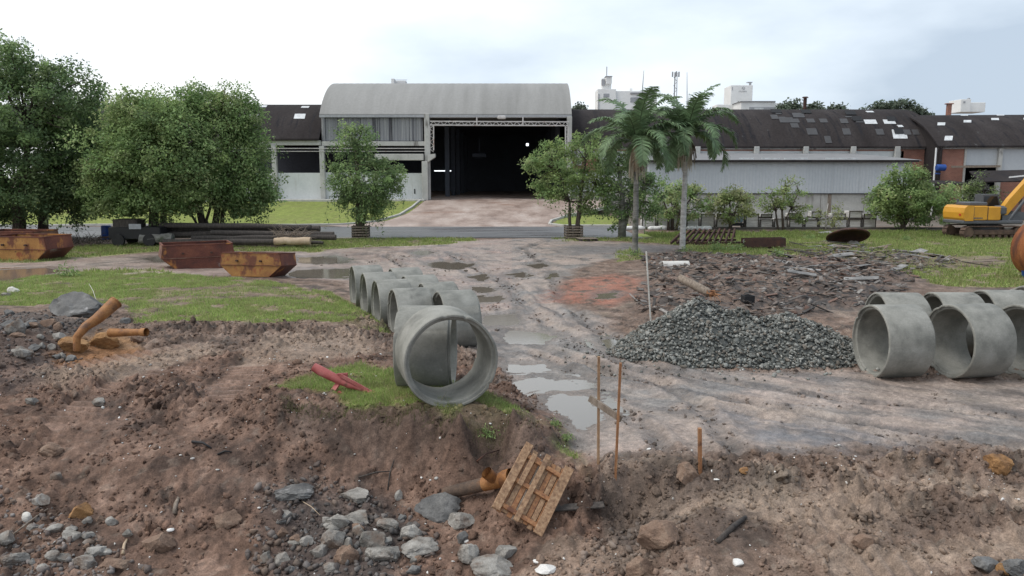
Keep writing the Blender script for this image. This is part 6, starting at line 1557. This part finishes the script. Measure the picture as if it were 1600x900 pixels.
def pts_in(poly, n, rng, zfun=True):
    lo, hi = poly.min(0), poly.max(0); out = []
    while sum(len(q) for q in out) < n:
        p = rng.uniform(lo, hi, (n * 2, 2)); p = p[sdist(poly, p[:, 0], p[:, 1]) < 0]; out.append(p)
    p = np.concatenate(out)[:n]
    return np.c_[p, terrain_z(p[:, 0], p[:, 1])]
# soil clods over the broken brown ground
GCOL = c_ground
n = 90000
P = np.c_[rng.uniform(-11, 11, n), 7 + 13 * rng.rand(n) ** 1.3]
keep = (np.abs(P[:, 0]) < P[:, 1] * .72 + .6); P = P[keep]
s_ = gmask('soil', P[:, 0], P[:, 1]) * (1 - gmask('tread', P[:, 0], P[:, 1])); cl = fbm(P[:, 0], P[:, 1], 1.3, 3, off=200)
near_r = np.zeros(len(P))
for l, w, a in CLODRIDGE: near_r = np.maximum(near_r, np.exp(-(ldist(l, P[:, 0], P[:, 1])[0] / (w * 1.3)) ** 2))
P = P[rng.rand(len(P)) < np.clip(s_ * (.30 + .9 * cl) + .7 * near_r * (s_ + .3), .0, 1)]
P = P[:21000]
sz = .012 + .022 * rng.rand(len(P)) ** 2.5 + .045 * (rng.rand(len(P)) < .05) * rng.rand(len(P))
scatter('soil_clods', I2, np.c_[P, terrain_z(P[:, 0], P[:, 1])][:5000], sz[:5000] * 1.5, [(.13, .088, .066), (.17, .115, .088), (.21, .155, .12), (.10, .07, .055)], M['clod_attr'], 1, 'loose brown soil clods over the broken ground', cat=None, cuts=7, rough=.30, smooth=False, own=(.75, 1.2), sink=.42, squash=(.4, .8))
scatter('soil_crumbs', I1, np.c_[P, terrain_z(P[:, 0], P[:, 1])][5000:], sz[5000:], [(.13, .088, .066), (.17, .115, .088), (.23, .17, .13), (.10, .07, .055), (.26, .22, .19)], M['clod_attr'], 2, 'small soil crumbs over the broken ground', cuts=6, rough=.4, own=(.7, 1.45), sink=.35)
# mud lumps on the wet yard
n = 22000; P = np.c_[rng.uniform(-9, 14, n), 9 + 32 * rng.rand(n) ** 1.2]; m = (gmask('mud', P[:, 0], P[:, 1]) > .5) & (gmask('wet', P[:, 0], P[:, 1]) < .4) & (fbm(P[:, 0], P[:, 1], .8, 3, off=210) + .9 * gmask('rut', P[:, 0], P[:, 1]) > .30); P = P[m][:4500]
scatter('mud_lumps', I1, np.c_[P, terrain_z(P[:, 0], P[:, 1])], (.012 + .03 * rng.rand(len(P)) ** 2) * (1 + P[:, 1] * .02), [(.16, .13, .115), (.22, .18, .155), (.12, .10, .09)], M['clod_attr'], 3, 'small mud lumps on the wet yard', cuts=5, rough=.2, own=(.5, 1.1), sink=.4, squash=(.3, .6))
# white fragments
n = 1500; P = np.c_[rng.uniform(-9, 10, n), 7.5 + 9 * rng.rand(n)]; m = (gmask('soil', P[:, 0], P[:, 1]) > .4) & (fbm(P[:, 0], P[:, 1], .7, 2, off=220) > -.15); P = P[m][:650]
scatter('white_fragments', I1, np.c_[P, terrain_z(P[:, 0], P[:, 1]) + .008], .009 + .026 * rng.rand(len(P)) ** 3, [(.62, .60, .57), (.72, .71, .69), (.5, .48, .45)], M['stone_attr'], 4, 'white shell and tile fragments in the soil', squash=(.2, .6), cuts=7)
# gravel heap: mound under individual stones
def heap_h(x, y):
    c1 = A(1078, 468, 1.0); c2 = A(1240, 492, .8)
    def cone(cx, cy, hh, rx, ry): 
        d = np.sqrt(((x - cx) / rx) ** 2 + ((y - cy) / ry) ** 2); return hh * np.clip(1 - d, 0, 1) ** 1.05
    h = np.maximum(cone(4.4, 18.1, 1.26, 1.95, 2.2), cone(6.45, 17.8, .96, 1.9, 2.0)); h = np.maximum(h, cone(5.4, 17.9, 1.0, 1.9, 2.1)); h = np.maximum(h, cone(7.3, 17.5, .42, 1.2, 1.3)); h = np.maximum(h, cone(3.3, 17.8, .40, 1.1, 1.2)); h = h * (1 + .18 * fbm(x, y, 1.1, 3, off=401))
    return h
gx, gy = np.meshgrid(np.linspace(1.4, 9.4, 81), np.linspace(15.0, 20.6, 57)); hh = heap_h(gx, gy); gb = terrain_z(gx, gy)
hz = np.where(hh > .02, gb + hh - .03, gb - .1) + .03 * fbm(gx, gy, 2.5, 3)
i = (np.arange(56)[:, None] * 81 + np.arange(80)[None, :]).ravel()
M['gravel_core'] = pm('gravel_core', [(.05, .055, .053), (.09, .095, .09)], 12, rough=.85, bump=.8, bscale=30, rnd=False)
tag(np_mesh('gravel_heap_core', np.c_[gx.ravel(), gy.ravel(), hz.ravel()], np.c_[i, i + 1, i + 82, i + 81], M['gravel_core'], smooth=True), 'dark packed inside of the gravel heap', None, None, 'stuff')
n = 90000; P = np.c_[rng.uniform(1.2, 9.6, n), rng.uniform(14.9, 20.5, n)]; hp = heap_h(P[:, 0], P[:, 1]); m = (hp > .015) | (rng.rand(n) < .035 * np.exp(-3 * np.maximum(0, np.hypot((P[:, 0] - 5.2) / 3.4, (P[:, 1] - 17.4) / 2.1) - 1))); P = P[m][:11500]; hp = heap_h(P[:, 0], P[:, 1])
sz = .020 + .038 * rng.rand(len(P)) ** 2.2 + .03 * (rng.rand(len(P)) < .04)
scatter('gravel_heap', I1, np.c_[P, terrain_z(P[:, 0], P[:, 1]) + hp + .03 * fbm(P[:, 0], P[:, 1], 2.5, 3)], sz, [(.11, .115, .107), (.155, .16, .148), (.205, .21, .195), (.07, .075, .07), (.27, .27, .25), (.15, .135, .115)], M['stone_attr'], 5, 'heap of grey crushed stone in the yard', squash=(.45, .8), cuts=9, sink=.3)
# rubble gravel in heaps (small stuff between the named rocks)
RUB = [(polyW([(395, 800), (500, 770), (640, 800), (690, 840), (640, 905), (380, 905)], -.65), 700, [(.12, .12, .118), (.18, .175, .17), (.08, .078, .076), (.15, .115, .09)]),
       (polyW([(-60, 790), (60, 800), (150, 830), (235, 860), (260, 910), (-60, 910)], -.45), 600, [(.17, .17, .17), (.24, .24, .238), (.12, .11, .105), (.20, .15, .12)]),
       (polyW([(-60, 488), (60, 486), (130, 500), (130, 560), (60, 590), (-60, 600)], .45), 800, [(.13, .12, .115), (.19, .185, .18), (.09, .08, .075), (.17, .11, .085)]),
       (polyW([(900, 840), (1000, 790), (1080, 830), (1040, 880), (900, 905)], -.35), 300, [(.13, .10, .08), (.18, .15, .13)])]
for k, (pl, n, cs) in enumerate(RUB):
    P = pts_in(pl, n, rng); scatter('rubble_bits', I1, P, .018 + .05 * rng.rand(n) ** 2.2, cs, M['stone_attr'], 30 + k, ['dark grey rubble bits on the pit floor', 'grey rubble bits in the bottom left corner', 'small rubble bits of the left heap', 'brown rubble bits right of the pit'][k], cuts=11, rough=.34, own=(.8, 1.3), mixf=.45)
# named rocks
def rock(label, u, v, w, hpx, mat, seed, name='rock', group=None, cat='rock', yaw=None, sub=I4, cuts=11, lo=.5, hi=.9, tilt=0.0, sink=.28):
    rg = np.random.RandomState(seed); p = G(u, v + hpx * .25)
    V = rock_v(sub, rg, cuts, lo, hi, .0)
    nz_ = np.array([gnoise(V[:, 0] * 2.5 + seed, V[:, 1] * 2.5 + V[:, 2] * 2), gnoise(V[:, 1] * 6 + seed, V[:, 2] * 6 + V[:, 0] * 5)])
    V *= (1 + .09 * nz_[0] + .07 * nz_[1] + .05 * np.abs(gnoise(V[:, 0] * 11 + V[:, 2] * 7, V[:, 1] * 11 + seed)))[:, None]
    sc = p.y / CP / FPX
    V /= np.abs(V).max(0)
    V *= np.array([w / 2 * sc, w / 2 * sc * .8, hpx / 2 * sc * 1.05]) * (1.22 if v > 740 else 1.0)
    o = np_mesh(name, V, sub[1], M[mat], smooth=True); o.data.set_sharp_from_angle(angle=R(16))
    q = F(u, v, p.y + .0); o.location = (p.x, p.y + w / 2 * sc * .3, max(tz(p.x, p.y) + hpx / 2 * sc * (1 - 2 * sink), q.z - .06)); o.rotation_euler = (tilt, 0, yaw if yaw is not None else rg.uniform(-.3, .3))
    return tag(o, label, cat, group)
RK = [('pale blocky concrete lump at the top left of the pit rubble', 525, 818, 36, 28, 'rock'), ('long pale concrete lump at the top of the pit rubble', 560, 812, 44, 16, 'rock'), ('wedge shaped grey lump in the centre of the pit rubble', 523, 845, 40, 30, 'rock'), ('large rounded grey lump right of centre in the pit rubble', 583, 845, 38, 34, 'rock'),
      ('big slanted grey lump at the front of the pit rubble', 597, 868, 50, 32, 'rock'), ('angular grey lump right of the pit rubble', 641, 835, 32, 28, 'rock'), ('low flat grey lump at the right end of the pit rubble', 655, 860, 54, 22, 'rock'), ('small light blue-grey lump left of the pit rubble', 415, 874, 20, 24, 'rock'),
      ('grey lump next to the small blue-grey one', 440, 876, 24, 22, 'rock'), ('flat topped stone at the upper left of the pit rubble', 437, 807, 32, 18, 'rock'), ('brown faced chunk low in the middle of the pit rubble', 540, 872, 36, 30, 'soilrock'), ('oval grey stone below the rusty drain pipe', 719, 817, 40, 28, 'rock'),
      ('light grey stone in front of the oval one', 733, 868, 32, 32, 'rock'), ('grey stone left of the pallet foot', 790, 864, 36, 24, 'rock'), ('dark stone between oval and light grey stones', 725, 842, 26, 20, 'rock_dark'), ('pale small chip rock above the pit rubble', 624, 778, 14, 20, 'rock'),
      ('grey slab edge showing in the pit wall, right piece', 552, 776, 44, 18, 'rock'), ('dark grey slab edge showing in the pit wall, left piece', 455, 773, 60, 18, 'rock_dark'), ('small grey rock in the gap of the pit rubble', 560, 832, 18, 18, 'rock'), ('upright grey rock right of the wedge lump', 545, 852, 14, 22, 'rock'), ('pale low rock behind the right pit rubble', 603, 822, 34, 16, 'rock'), ('rough grey lump left of the wedge lump', 500, 862, 30, 20, 'rock'),
      ('big mud covered boulder right of the pit', 1040, 845, 76, 44, 'soilrock'), ('pale earthy boulder at the bottom edge, centre', 770, 892, 66, 30, 'rock'), ('pale boulder at the bottom edge right of the pallet', 1000, 888, 40, 30, 'soilrock'), ('brown clay clod standing at the right edge of the yard', 1562, 728, 52, 40, 'clay'), ('round earth clod with dry roots, lower right', 1350, 850, 30, 22, 'soilrock'), ('small brown clod on the yard edge', 1465, 722, 18, 14, 'soilrock'),
      ('orange stone at the bottom right corner', 1566, 893, 24, 18, 'clay'), ('dark lump in the bottom right corner', 1540, 886, 40, 26, 'rock_dark'), ('dark lump at the very right of the bottom edge', 1588, 890, 36, 26, 'rock_dark'),
      ('large dark boulder with white faces behind the bent pipe', 120, 482, 98, 46, 'rock_dark'), ('grey upright boulder on the left heap', 22, 515, 32, 36, 'rock'), ('grey boulder in front of the left heap', 32, 552, 32, 24, 'rock'), ('white stone on the grass at far left', 20, 454, 20, 14, 'white_wood'), ('flat grey stone beside the white one', 8, 461, 18, 8, 'rock'),
      ('orange clay block under the bent pipe', 110, 542, 46, 30, 'clay'), ('crumbled orange clay lump right of the clay block', 165, 535, 52, 34, 'clay'), ('round grey cobble on the left heap', 62, 527, 14, 10, 'rock'), ('rough grey cobble cluster stone beside the round cobble', 90, 525, 24, 12, 'rock'), ('grey cobble below the bent pipe foot', 80, 543, 16, 14, 'rock'), ('small grey cobble left of the clay block', 64, 541, 12, 12, 'rock'), ('dark rock right of the large boulder', 194, 502, 18, 12, 'rock_dark'), ('brown stone by the pipe stub', 212, 530, 22, 16, 'soilrock'), ('dark rock at the far left of the heap', 12, 490, 20, 14, 'rock_dark'), ('grey clod on the track left of the tread marks', 155, 629, 26, 14, 'rock'), ('grey stone on the ground below the clay', 48, 628, 20, 14, 'rock'),
      ('tan sandstone lump in the lower left soil', 122, 803, 36, 24, 'clay'), ('pale egg shaped cobble lower left', 42, 810, 14, 16, 'white_wood'), ('grey cobble above the pale egg shaped one', 64, 784, 24, 20, 'rock'), ('grey flat stone in the lower left rubble', 85, 832, 24, 14, 'rock'), ('dark grey wedge stone in the lower left rubble', 110, 838, 30, 16, 'rock'), ('grey stone at the left edge of the lower rubble', 8, 842, 26, 18, 'rock'), ('large grey stone in the bottom left corner', 18, 876, 42, 24, 'rock'), ('slim grey stone right of the corner stone', 82, 870, 22, 16, 'rock'), ('flat grey slab piece in the bottom left rubble', 98, 874, 20, 12, 'rock'), ('blocky grey stone in the bottom left rubble', 150, 862, 28, 16, 'rock'), ('grey stone at the bottom edge left', 130, 884, 40, 22, 'rock'), ('reddish brown earth lump at the bottom edge left', 178, 885, 46, 22, 'soilrock'), ('dark soil lump above the earth lump', 245, 848, 46, 34, 'soilrock'), ('earthy boulder jutting from the left slope', 76, 706, 40, 24, 'soilrock'), ('grey stone below the earthy boulder', 88, 746, 18, 14, 'rock'), ('flat brown tile-like stone on the slope', 352, 815, 40, 26, 'soilrock'), ('dark hollow-sided clod on the stake ridge', 1072, 746, 40, 34, 'soilrock'), ('reddish clod near the alone stake', 1165, 738, 20, 12, 'clay')]
for k, (lb, u, v, w, hpx, mt) in enumerate(RK): rock(lb, u, v, w, hpx, mt, 500 + k, sub=I4 if w > 30 else I3)
rdk = random.Random(88)
for k in range(22):
    mt_ = ('rock', 'rock', 'rock_dark', 'soilrock')[k % 4]; u_ = rdk.uniform(420, 665); lb_ = 'small ' + {'rock': 'pale grey', 'rock_dark': 'dark', 'soilrock': 'earthy brown'}[mt_] + ' lump in the ' + ('left' if u_ < 545 else 'right') + ' half of the pit rubble'
    rock(lb_, u_, rdk.uniform(812, 892), rdk.uniform(12, 22), rdk.uniform(9, 16), mt_, 1500 + k, group=lb_.replace('lump', 'lumps'), sub=I3)
for k in range(14):
    rock('rubble stone heaped on the dark mound at the left edge', rdk.uniform(0, 110), rdk.uniform(496, 562), rdk.uniform(12, 26), rdk.uniform(9, 18), rdk.choice(('rock', 'rock_dark', 'soilrock', 'rock_dark')), 1700 + k, group='rubble stones of the left mound', sub=I3)
    rock('small stone in the lower left rubble', rdk.uniform(0, 200), rdk.uniform(800, 892), rdk.uniform(10, 20), rdk.uniform(8, 14), rdk.choice(('rock', 'rock', 'soilrock')), 1600 + k, group='small stones of the lower left rubble', sub=I3)
rock('flat dark slab tilted between drain pipe and oval stone', 688, 795, 74, 40, 'rock_dark', 771, 'stone_slab', None, 'slab', sub=I4, cuts=14, lo=.42, hi=.8, tilt=R(18), sink=.3)
# timber bits
def stick(label, u0, v0, u1, v1, r, mat, name='stick', cat='stick', lift=.02):
    p, q = G(u0, v0), G(u1, v1); m_ = (p + q) / 2 + Vector((random.uniform(-.03, .03), 0, .03))
    o = MB().tube([p + Vector((0, 0, lift)), m_ + Vector((0, 0, lift)), q + Vector((0, 0, lift))], [r, r * .9, r * .6], 6, jit=.1).build(name, M[mat], smooth=True); return tag(o, label, cat)
stick('grey stick end on the left slope near the tile stone', 272, 805, 279, 780, .035, 'wood_grey'); stick('thin pale stick on the lower left soil', 192, 868, 199, 845, .022, 'wood_cut'); stick('thin brown root from the lower left rubble', 20, 838, 75, 797, .012, 'wood_grey'); stick('dark root lying across the pit wall', 560, 748, 612, 738, .012, 'wood_dark'); stick('thin root hanging down the pit wall', 606, 768, 616, 720, .012, 'wood_dark'); stick('pale straw across the pit floor', 463, 780, 508, 815, .006, 'wood_cut')
stick('red-brown root in the pit wall, right', 710, 705, 748, 725, .012, 'rust'); stick('red-brown root crossing the other in the pit wall', 745, 723, 780, 705, .012, 'rust'); stick('fallen brown branch near the boulder in the pit mouth', 1120, 850, 1165, 810, .04, 'wood_dark')
stick('black cable scrap on the left slope', 300, 692, 330, 702, .02, 'black', 'cable_scrap', 'cable'); stick('black cable scrap below the other on the slope', 340, 712, 362, 708, .015, 'black', 'cable_scrap', 'cable')
stick('thin wire curving over the left boulder', 140, 455, 152, 485, .008, 'white_wood', 'wire', 'wire', .25)
p = G(900, 796); o = MB().bevbox((0, 0, 0), (.75, .12, .03), .005).build('dark_board', M['wood_dark']); o.location = (p.x, p.y, tz(p.x, p.y) + .03); o.rotation_euler = (R(15), R(-3), R(3)); tag(o, 'dark board half buried right of the pallet', 'board')
for (u, v, lb, w) in ((728, 846, 'white ceramic shard near the bottom right rocks', 12), (1152, 880, 'white triangular shard at the bottom edge', 18), (853, 893, 'white broken cup shape at the bottom edge', 30), (838, 880, 'small curved white shard above the broken cup', 14), (266, 830, 'pale leaf shaped shard on the left slope', 10), (1014, 702, 'white chip by the stakes', 8), (1120, 752, 'white chip on the stake ridge', 8)):
    rock(lb, u, v, w, w * .5, 'white_chip', int(u), 'white_shard', None, 'shard', sub=I2)

# debris field of broken sheets and laths
n = 1700; P = pts_in(DEBRIS, n, rng)
b = MB(); rd = random.Random(12)
for k in range(n):
    x_, y_, z_ = P[k]; L_ = rd.uniform(.1, .4) * (2.4 if rd.random() < .18 else 1); w = rd.uniform(.03, .14)
    rot = Matrix.Rotation(rd.gauss(0, .7), 3, 'Z') @ Matrix.Rotation(rd.gauss(0, .22), 3, 'Y') @ Matrix.Rotation(rd.gauss(0, .3), 3, 'X')
    b.box((x_, y_, z_ + rd.uniform(.0, .12)), (L_, w, .02), rot)
me_o = b.build('debris_splinters', None)
cols_ = [(.10, .088, .08), (.17, .155, .145), (.25, .235, .22), (.17, .125, .10), (.16, .10, .08), (.055, .05, .047), (.34, .32, .30)]
ca = np.repeat(np.array([cols_[rd.choice((0, 0, 0, 1, 1, 2, 3, 3, 4, 5, 5, 5, 5))] for _ in range(n)]), 8, 0); at_ = me_o.data.color_attributes.new('Col', 'FLOAT_COLOR', 'POINT'); at_.data.foreach_set('color', np.c_[ca, np.ones(len(ca))].astype(np.float32).ravel()); me_o.data.materials.append(M['stone_attr'])
tag(me_o, 'field of splintered boards and broken sheets', None, None, 'stuff')
P = pts_in(DEBRIS, 1700, rng); scatter('debris_rubble', I1, P, .025 + .12 * rng.rand(1700) ** 3, [(.12, .10, .088), (.17, .145, .13), (.08, .07, .066), (.19, .11, .085), (.30, .28, .26)], M['stone_attr'], 50, 'loose rubble among the broken sheets', cuts=9, rough=.25, own=(.6, 1.3), mixf=.35)
P = pts_in(polyW([(1150, 385), (1320, 380), (1480, 405), (1560, 412), (1420, 436), (1250, 430)], .05), 130, rng)
for k in range(74):
    x_, y_, z_ = P[k]; slate = k % 3 == 0
    L_, w = (rd.uniform(.5, 1.1), rd.uniform(.3, .6)) if slate else (rd.uniform(.7, 2.0), rd.uniform(.08, .16))
    if k < 40 or not slate:
        o = MB().bevbox((0, 0, 0), (L_, w, .03), .005).build('broken_sheet' if slate else 'old_board', M['asb_slate'] if slate else M[('wood_grey', 'wood_dark', 'wood_grey', 'asb_slate')[k % 4]])
        o.location = (x_, y_, z_ + .06 + .08 * rd.random()); o.rotation_euler = (rd.gauss(0, .15), rd.gauss(0, .12), rd.gauss(0, .5))
        uu = 800 + FPX * x_ / y_
        where = 'in front of the rusty trough' if uu < 1240 else 'just below the rusty disc' if uu < 1360 else 'right of the rusty disc' if uu < 1450 else 'at the right end of the debris'
        near_ = 'nearer' if y_ < 34 else 'farther'
        tone = {'wood_grey': 'grey', 'wood_dark': 'dark', 'asb_slate': 'pale grey'}[o.data.materials[0].name]
        kind_ = 'broken cement sheet' if slate else 'weathered board'
        tag(o, f'{near_} {tone} {kind_} lying {where}', 'broken sheet' if slate else 'board', f'{near_} {tone} {kind_}s {where}')
for (u, v, lb) in ((1318, 402, 'long pale log-like sheet at the near left of the rusty disc'), (1290, 366, 'pale plank leaning left of the rusty disc'), (1255, 432, 'large grey sheet standing out left in the debris'), (1345, 440, 'pale tilted sheet at the near edge of the debris')):
    p = G(u, v); o = MB().bevbox((0, 0, 0), (1.2, .32, .04), .01).build('loose_sheet', M['asb_slate']); o.location = (p.x, p.y, tz(p.x, p.y) + .12); o.rotation_euler = (R(rd.uniform(5, 25)), R(rd.uniform(-8, 8)), R(rd.uniform(-30, 30))); tag(o, lb, 'sheet')
p = G(1331, 386); o = None
rock('grey stone propping the rusty disc', 1334, 381, 18, 10, 'rock', 901)

# grass blades
def grass(name, label, P, hgt, wid, cols, seed):
    rg = np.random.RandomState(seed); n = len(P); a = rg.uniform(0, 6.283, n); hh = hgt * rg.uniform(.5, 1.4, n); ww = wid * rg.uniform(.7, 1.3, n)
    lean = rg.normal(size=(n, 2)) * .45 * hh[:, None]
    dx, dy = np.cos(a) * ww / 2, np.sin(a) * ww / 2
    V = np.zeros((n, 3, 3)); V[:, 0] = P + np.c_[-dx, -dy, -.01 + 0 * dx]; V[:, 1] = P + np.c_[dx, dy, -.01 + 0 * dx]; V[:, 2] = P + np.c_[lean, hh]
    cb = np.array(cols)[rg.randint(len(cols), size=n)] * rg.uniform(.7, 1.3, (n, 1)); st = sstep(.0, .4, fbm(P[:, 0], P[:, 1], .9, 3, off=240))[:, None] * .4; cb = cb * (1 - st) + np.array((.25, .22, .12)) * st
    hh = hh * (1 + .9 * np.clip(fbm(P[:, 0], P[:, 1], 1.6, 2, off=250), -.5, 1)); V[:, 2] = P + np.c_[lean, hh]
    C = np.repeat(cb[:, None], 3, 1)
    return tag(np_mesh(name, V.reshape(-1, 3), np.arange(3 * n).reshape(n, 3), M['grassblade'], col=C.reshape(-1, 3)), label, None, None, 'stuff')
M['grassblade'] = attr_mat('grassblade', rough=.6, bump=0, fine=.15, fscale=2, transl=.45, spec=.2)
GC = [(.28, .38, .115), (.32, .42, .135), (.23, .32, .095), (.35, .39, .15), (.38, .34, .20)]
def gpts(n, x0, x1, y0, y1, rg, th=.35):
    P = np.c_[rg.uniform(x0, x1, n), rg.uniform(y0, y1, n)]
    d = gmask('g', P[:, 0], P[:, 1]); m = (d * (1 + .7 * fbm(P[:, 0], P[:, 1], 2.2, 3, off=230)) > th * (.4 + 1.1 * rg.rand(n))) & (np.abs(P[:, 0]) < P[:, 1] * .72 + 1)
    P = P[m]; return np.c_[P, terrain_z(P[:, 0], P[:, 1])]
grass('grass', 'short grass on the tongue under the nearest pipe', gpts(120000, -4.5, 1.2, 10.5, 15, rng)[:38000], .055, .012, GC, 1)
grass('grass', 'short grass of the left bank', gpts(330000, -20, -1.5, 13, 31, rng)[:110000], .07, .022, GC, 2)
grass('grass', 'grass of the verges and the right field', np.concatenate([gpts(260000, -40, 42, 31, 51, rng)[:90000], gpts(40000, 4, 30, 22, 31, rng)[:16000]]), .12, .05, [(.24, .31, .10), (.29, .35, .12), (.33, .32, .15), (.20, .26, .085)], 3)
grass('grass', 'grass before the slab row', gpts(60000, 9.5, 45, 50, 59, rng)[:26000], .15, .07, [(.19, .25, .075), (.23, .29, .09), (.19, .23, .08)], 4)
Pw = gpts(60000, -20, 20, 11, 40, rng, .2); Pw = Pw[rng.rand(len(Pw)) < .12]
grass('dry_stalks', 'taller dry stalks standing in the grass', Pw[:3500], .17, .012, [(.34, .29, .17), (.28, .27, .13), (.24, .30, .11)], 9)
# fringe of roots and hanging grass along the pit edge
edge = [A(u, v, .36) for u, v in ((440, 640), (480, 645), (540, 648), (600, 650), (660, 656), (720, 662), (780, 664), (840, 667))]
Pf = []
for k in range(2600):
    s = rng.rand() * (len(edge) - 1); i = int(s); q = edge[i].lerp(edge[min(i + 1, len(edge) - 1)], s - i); yy_ = q.y + rng.normal() * .09; Pf.append((q.x + rng.normal() * .02, yy_, tz(q.x, yy_)))
grass('edge_roots', 'dry grass fringe and roots along the pit edge', np.array(Pf), .07, .008, [(.20, .17, .11), (.14, .12, .07), (.12, .14, .05)], 5)
# weeds
def weed(label, u, v, hgt, n, seed, cols, y=None):
    p = G(u, v); rg = np.random.RandomState(seed); C = rg.normal(size=(n, 3)) * np.array([.35, .3, .3]) * hgt; C[:, 2] = np.abs(C[:, 2]) + .03
    vv, ff = leaves(C, np.tile([0, -.2, .6], (n, 1)), .28 * hgt, .10 * hgt, rg, -.6)
    t = thing('weed_clump', label, 'plant', (p.x, p.y, tz(p.x, p.y)), group=None)
    np_mesh('foliage', vv, ff, M['leaf'], t, col=np.repeat(np.array(cols)[rg.randint(len(cols), size=n)] * rg.uniform(.7, 1.3, (n, 1)), 4, 0))
    MB().tube([(0, 0, -.02), (0, 0, hgt * .5)], [.012, .005], 5).build('stem', M['bark'], t)
for k, (lb, u, v, h_) in enumerate((('grassy weed tuft at the foot of the left palm', 990, 400, .45), ('grassy weed tuft at the foot of the pale palm', 1070, 396, .5), ('dark weed in front of the rusty trough', 1150, 392, .6), ('dark weed between trough and disc', 1265, 374, .55), ('low weed right of the rusty disc', 1416, 376, .45), ('grey-green weed on the left grass edge', 105, 432, .6), ('weed tuft hanging in the pit wall', 762, 684, .22), ('weed beside the stakes on the bank', 885, 690, .16), ('tall weed by the ribbed frame', 1118, 392, .7), ('weed on the debris edge below the trough', 1215, 400, .5), ('weed at the near grass edge by the pallet', 868, 668, .15))):
    weed(lb, u, v, h_, 150, 300 + k, GM_ + GL)
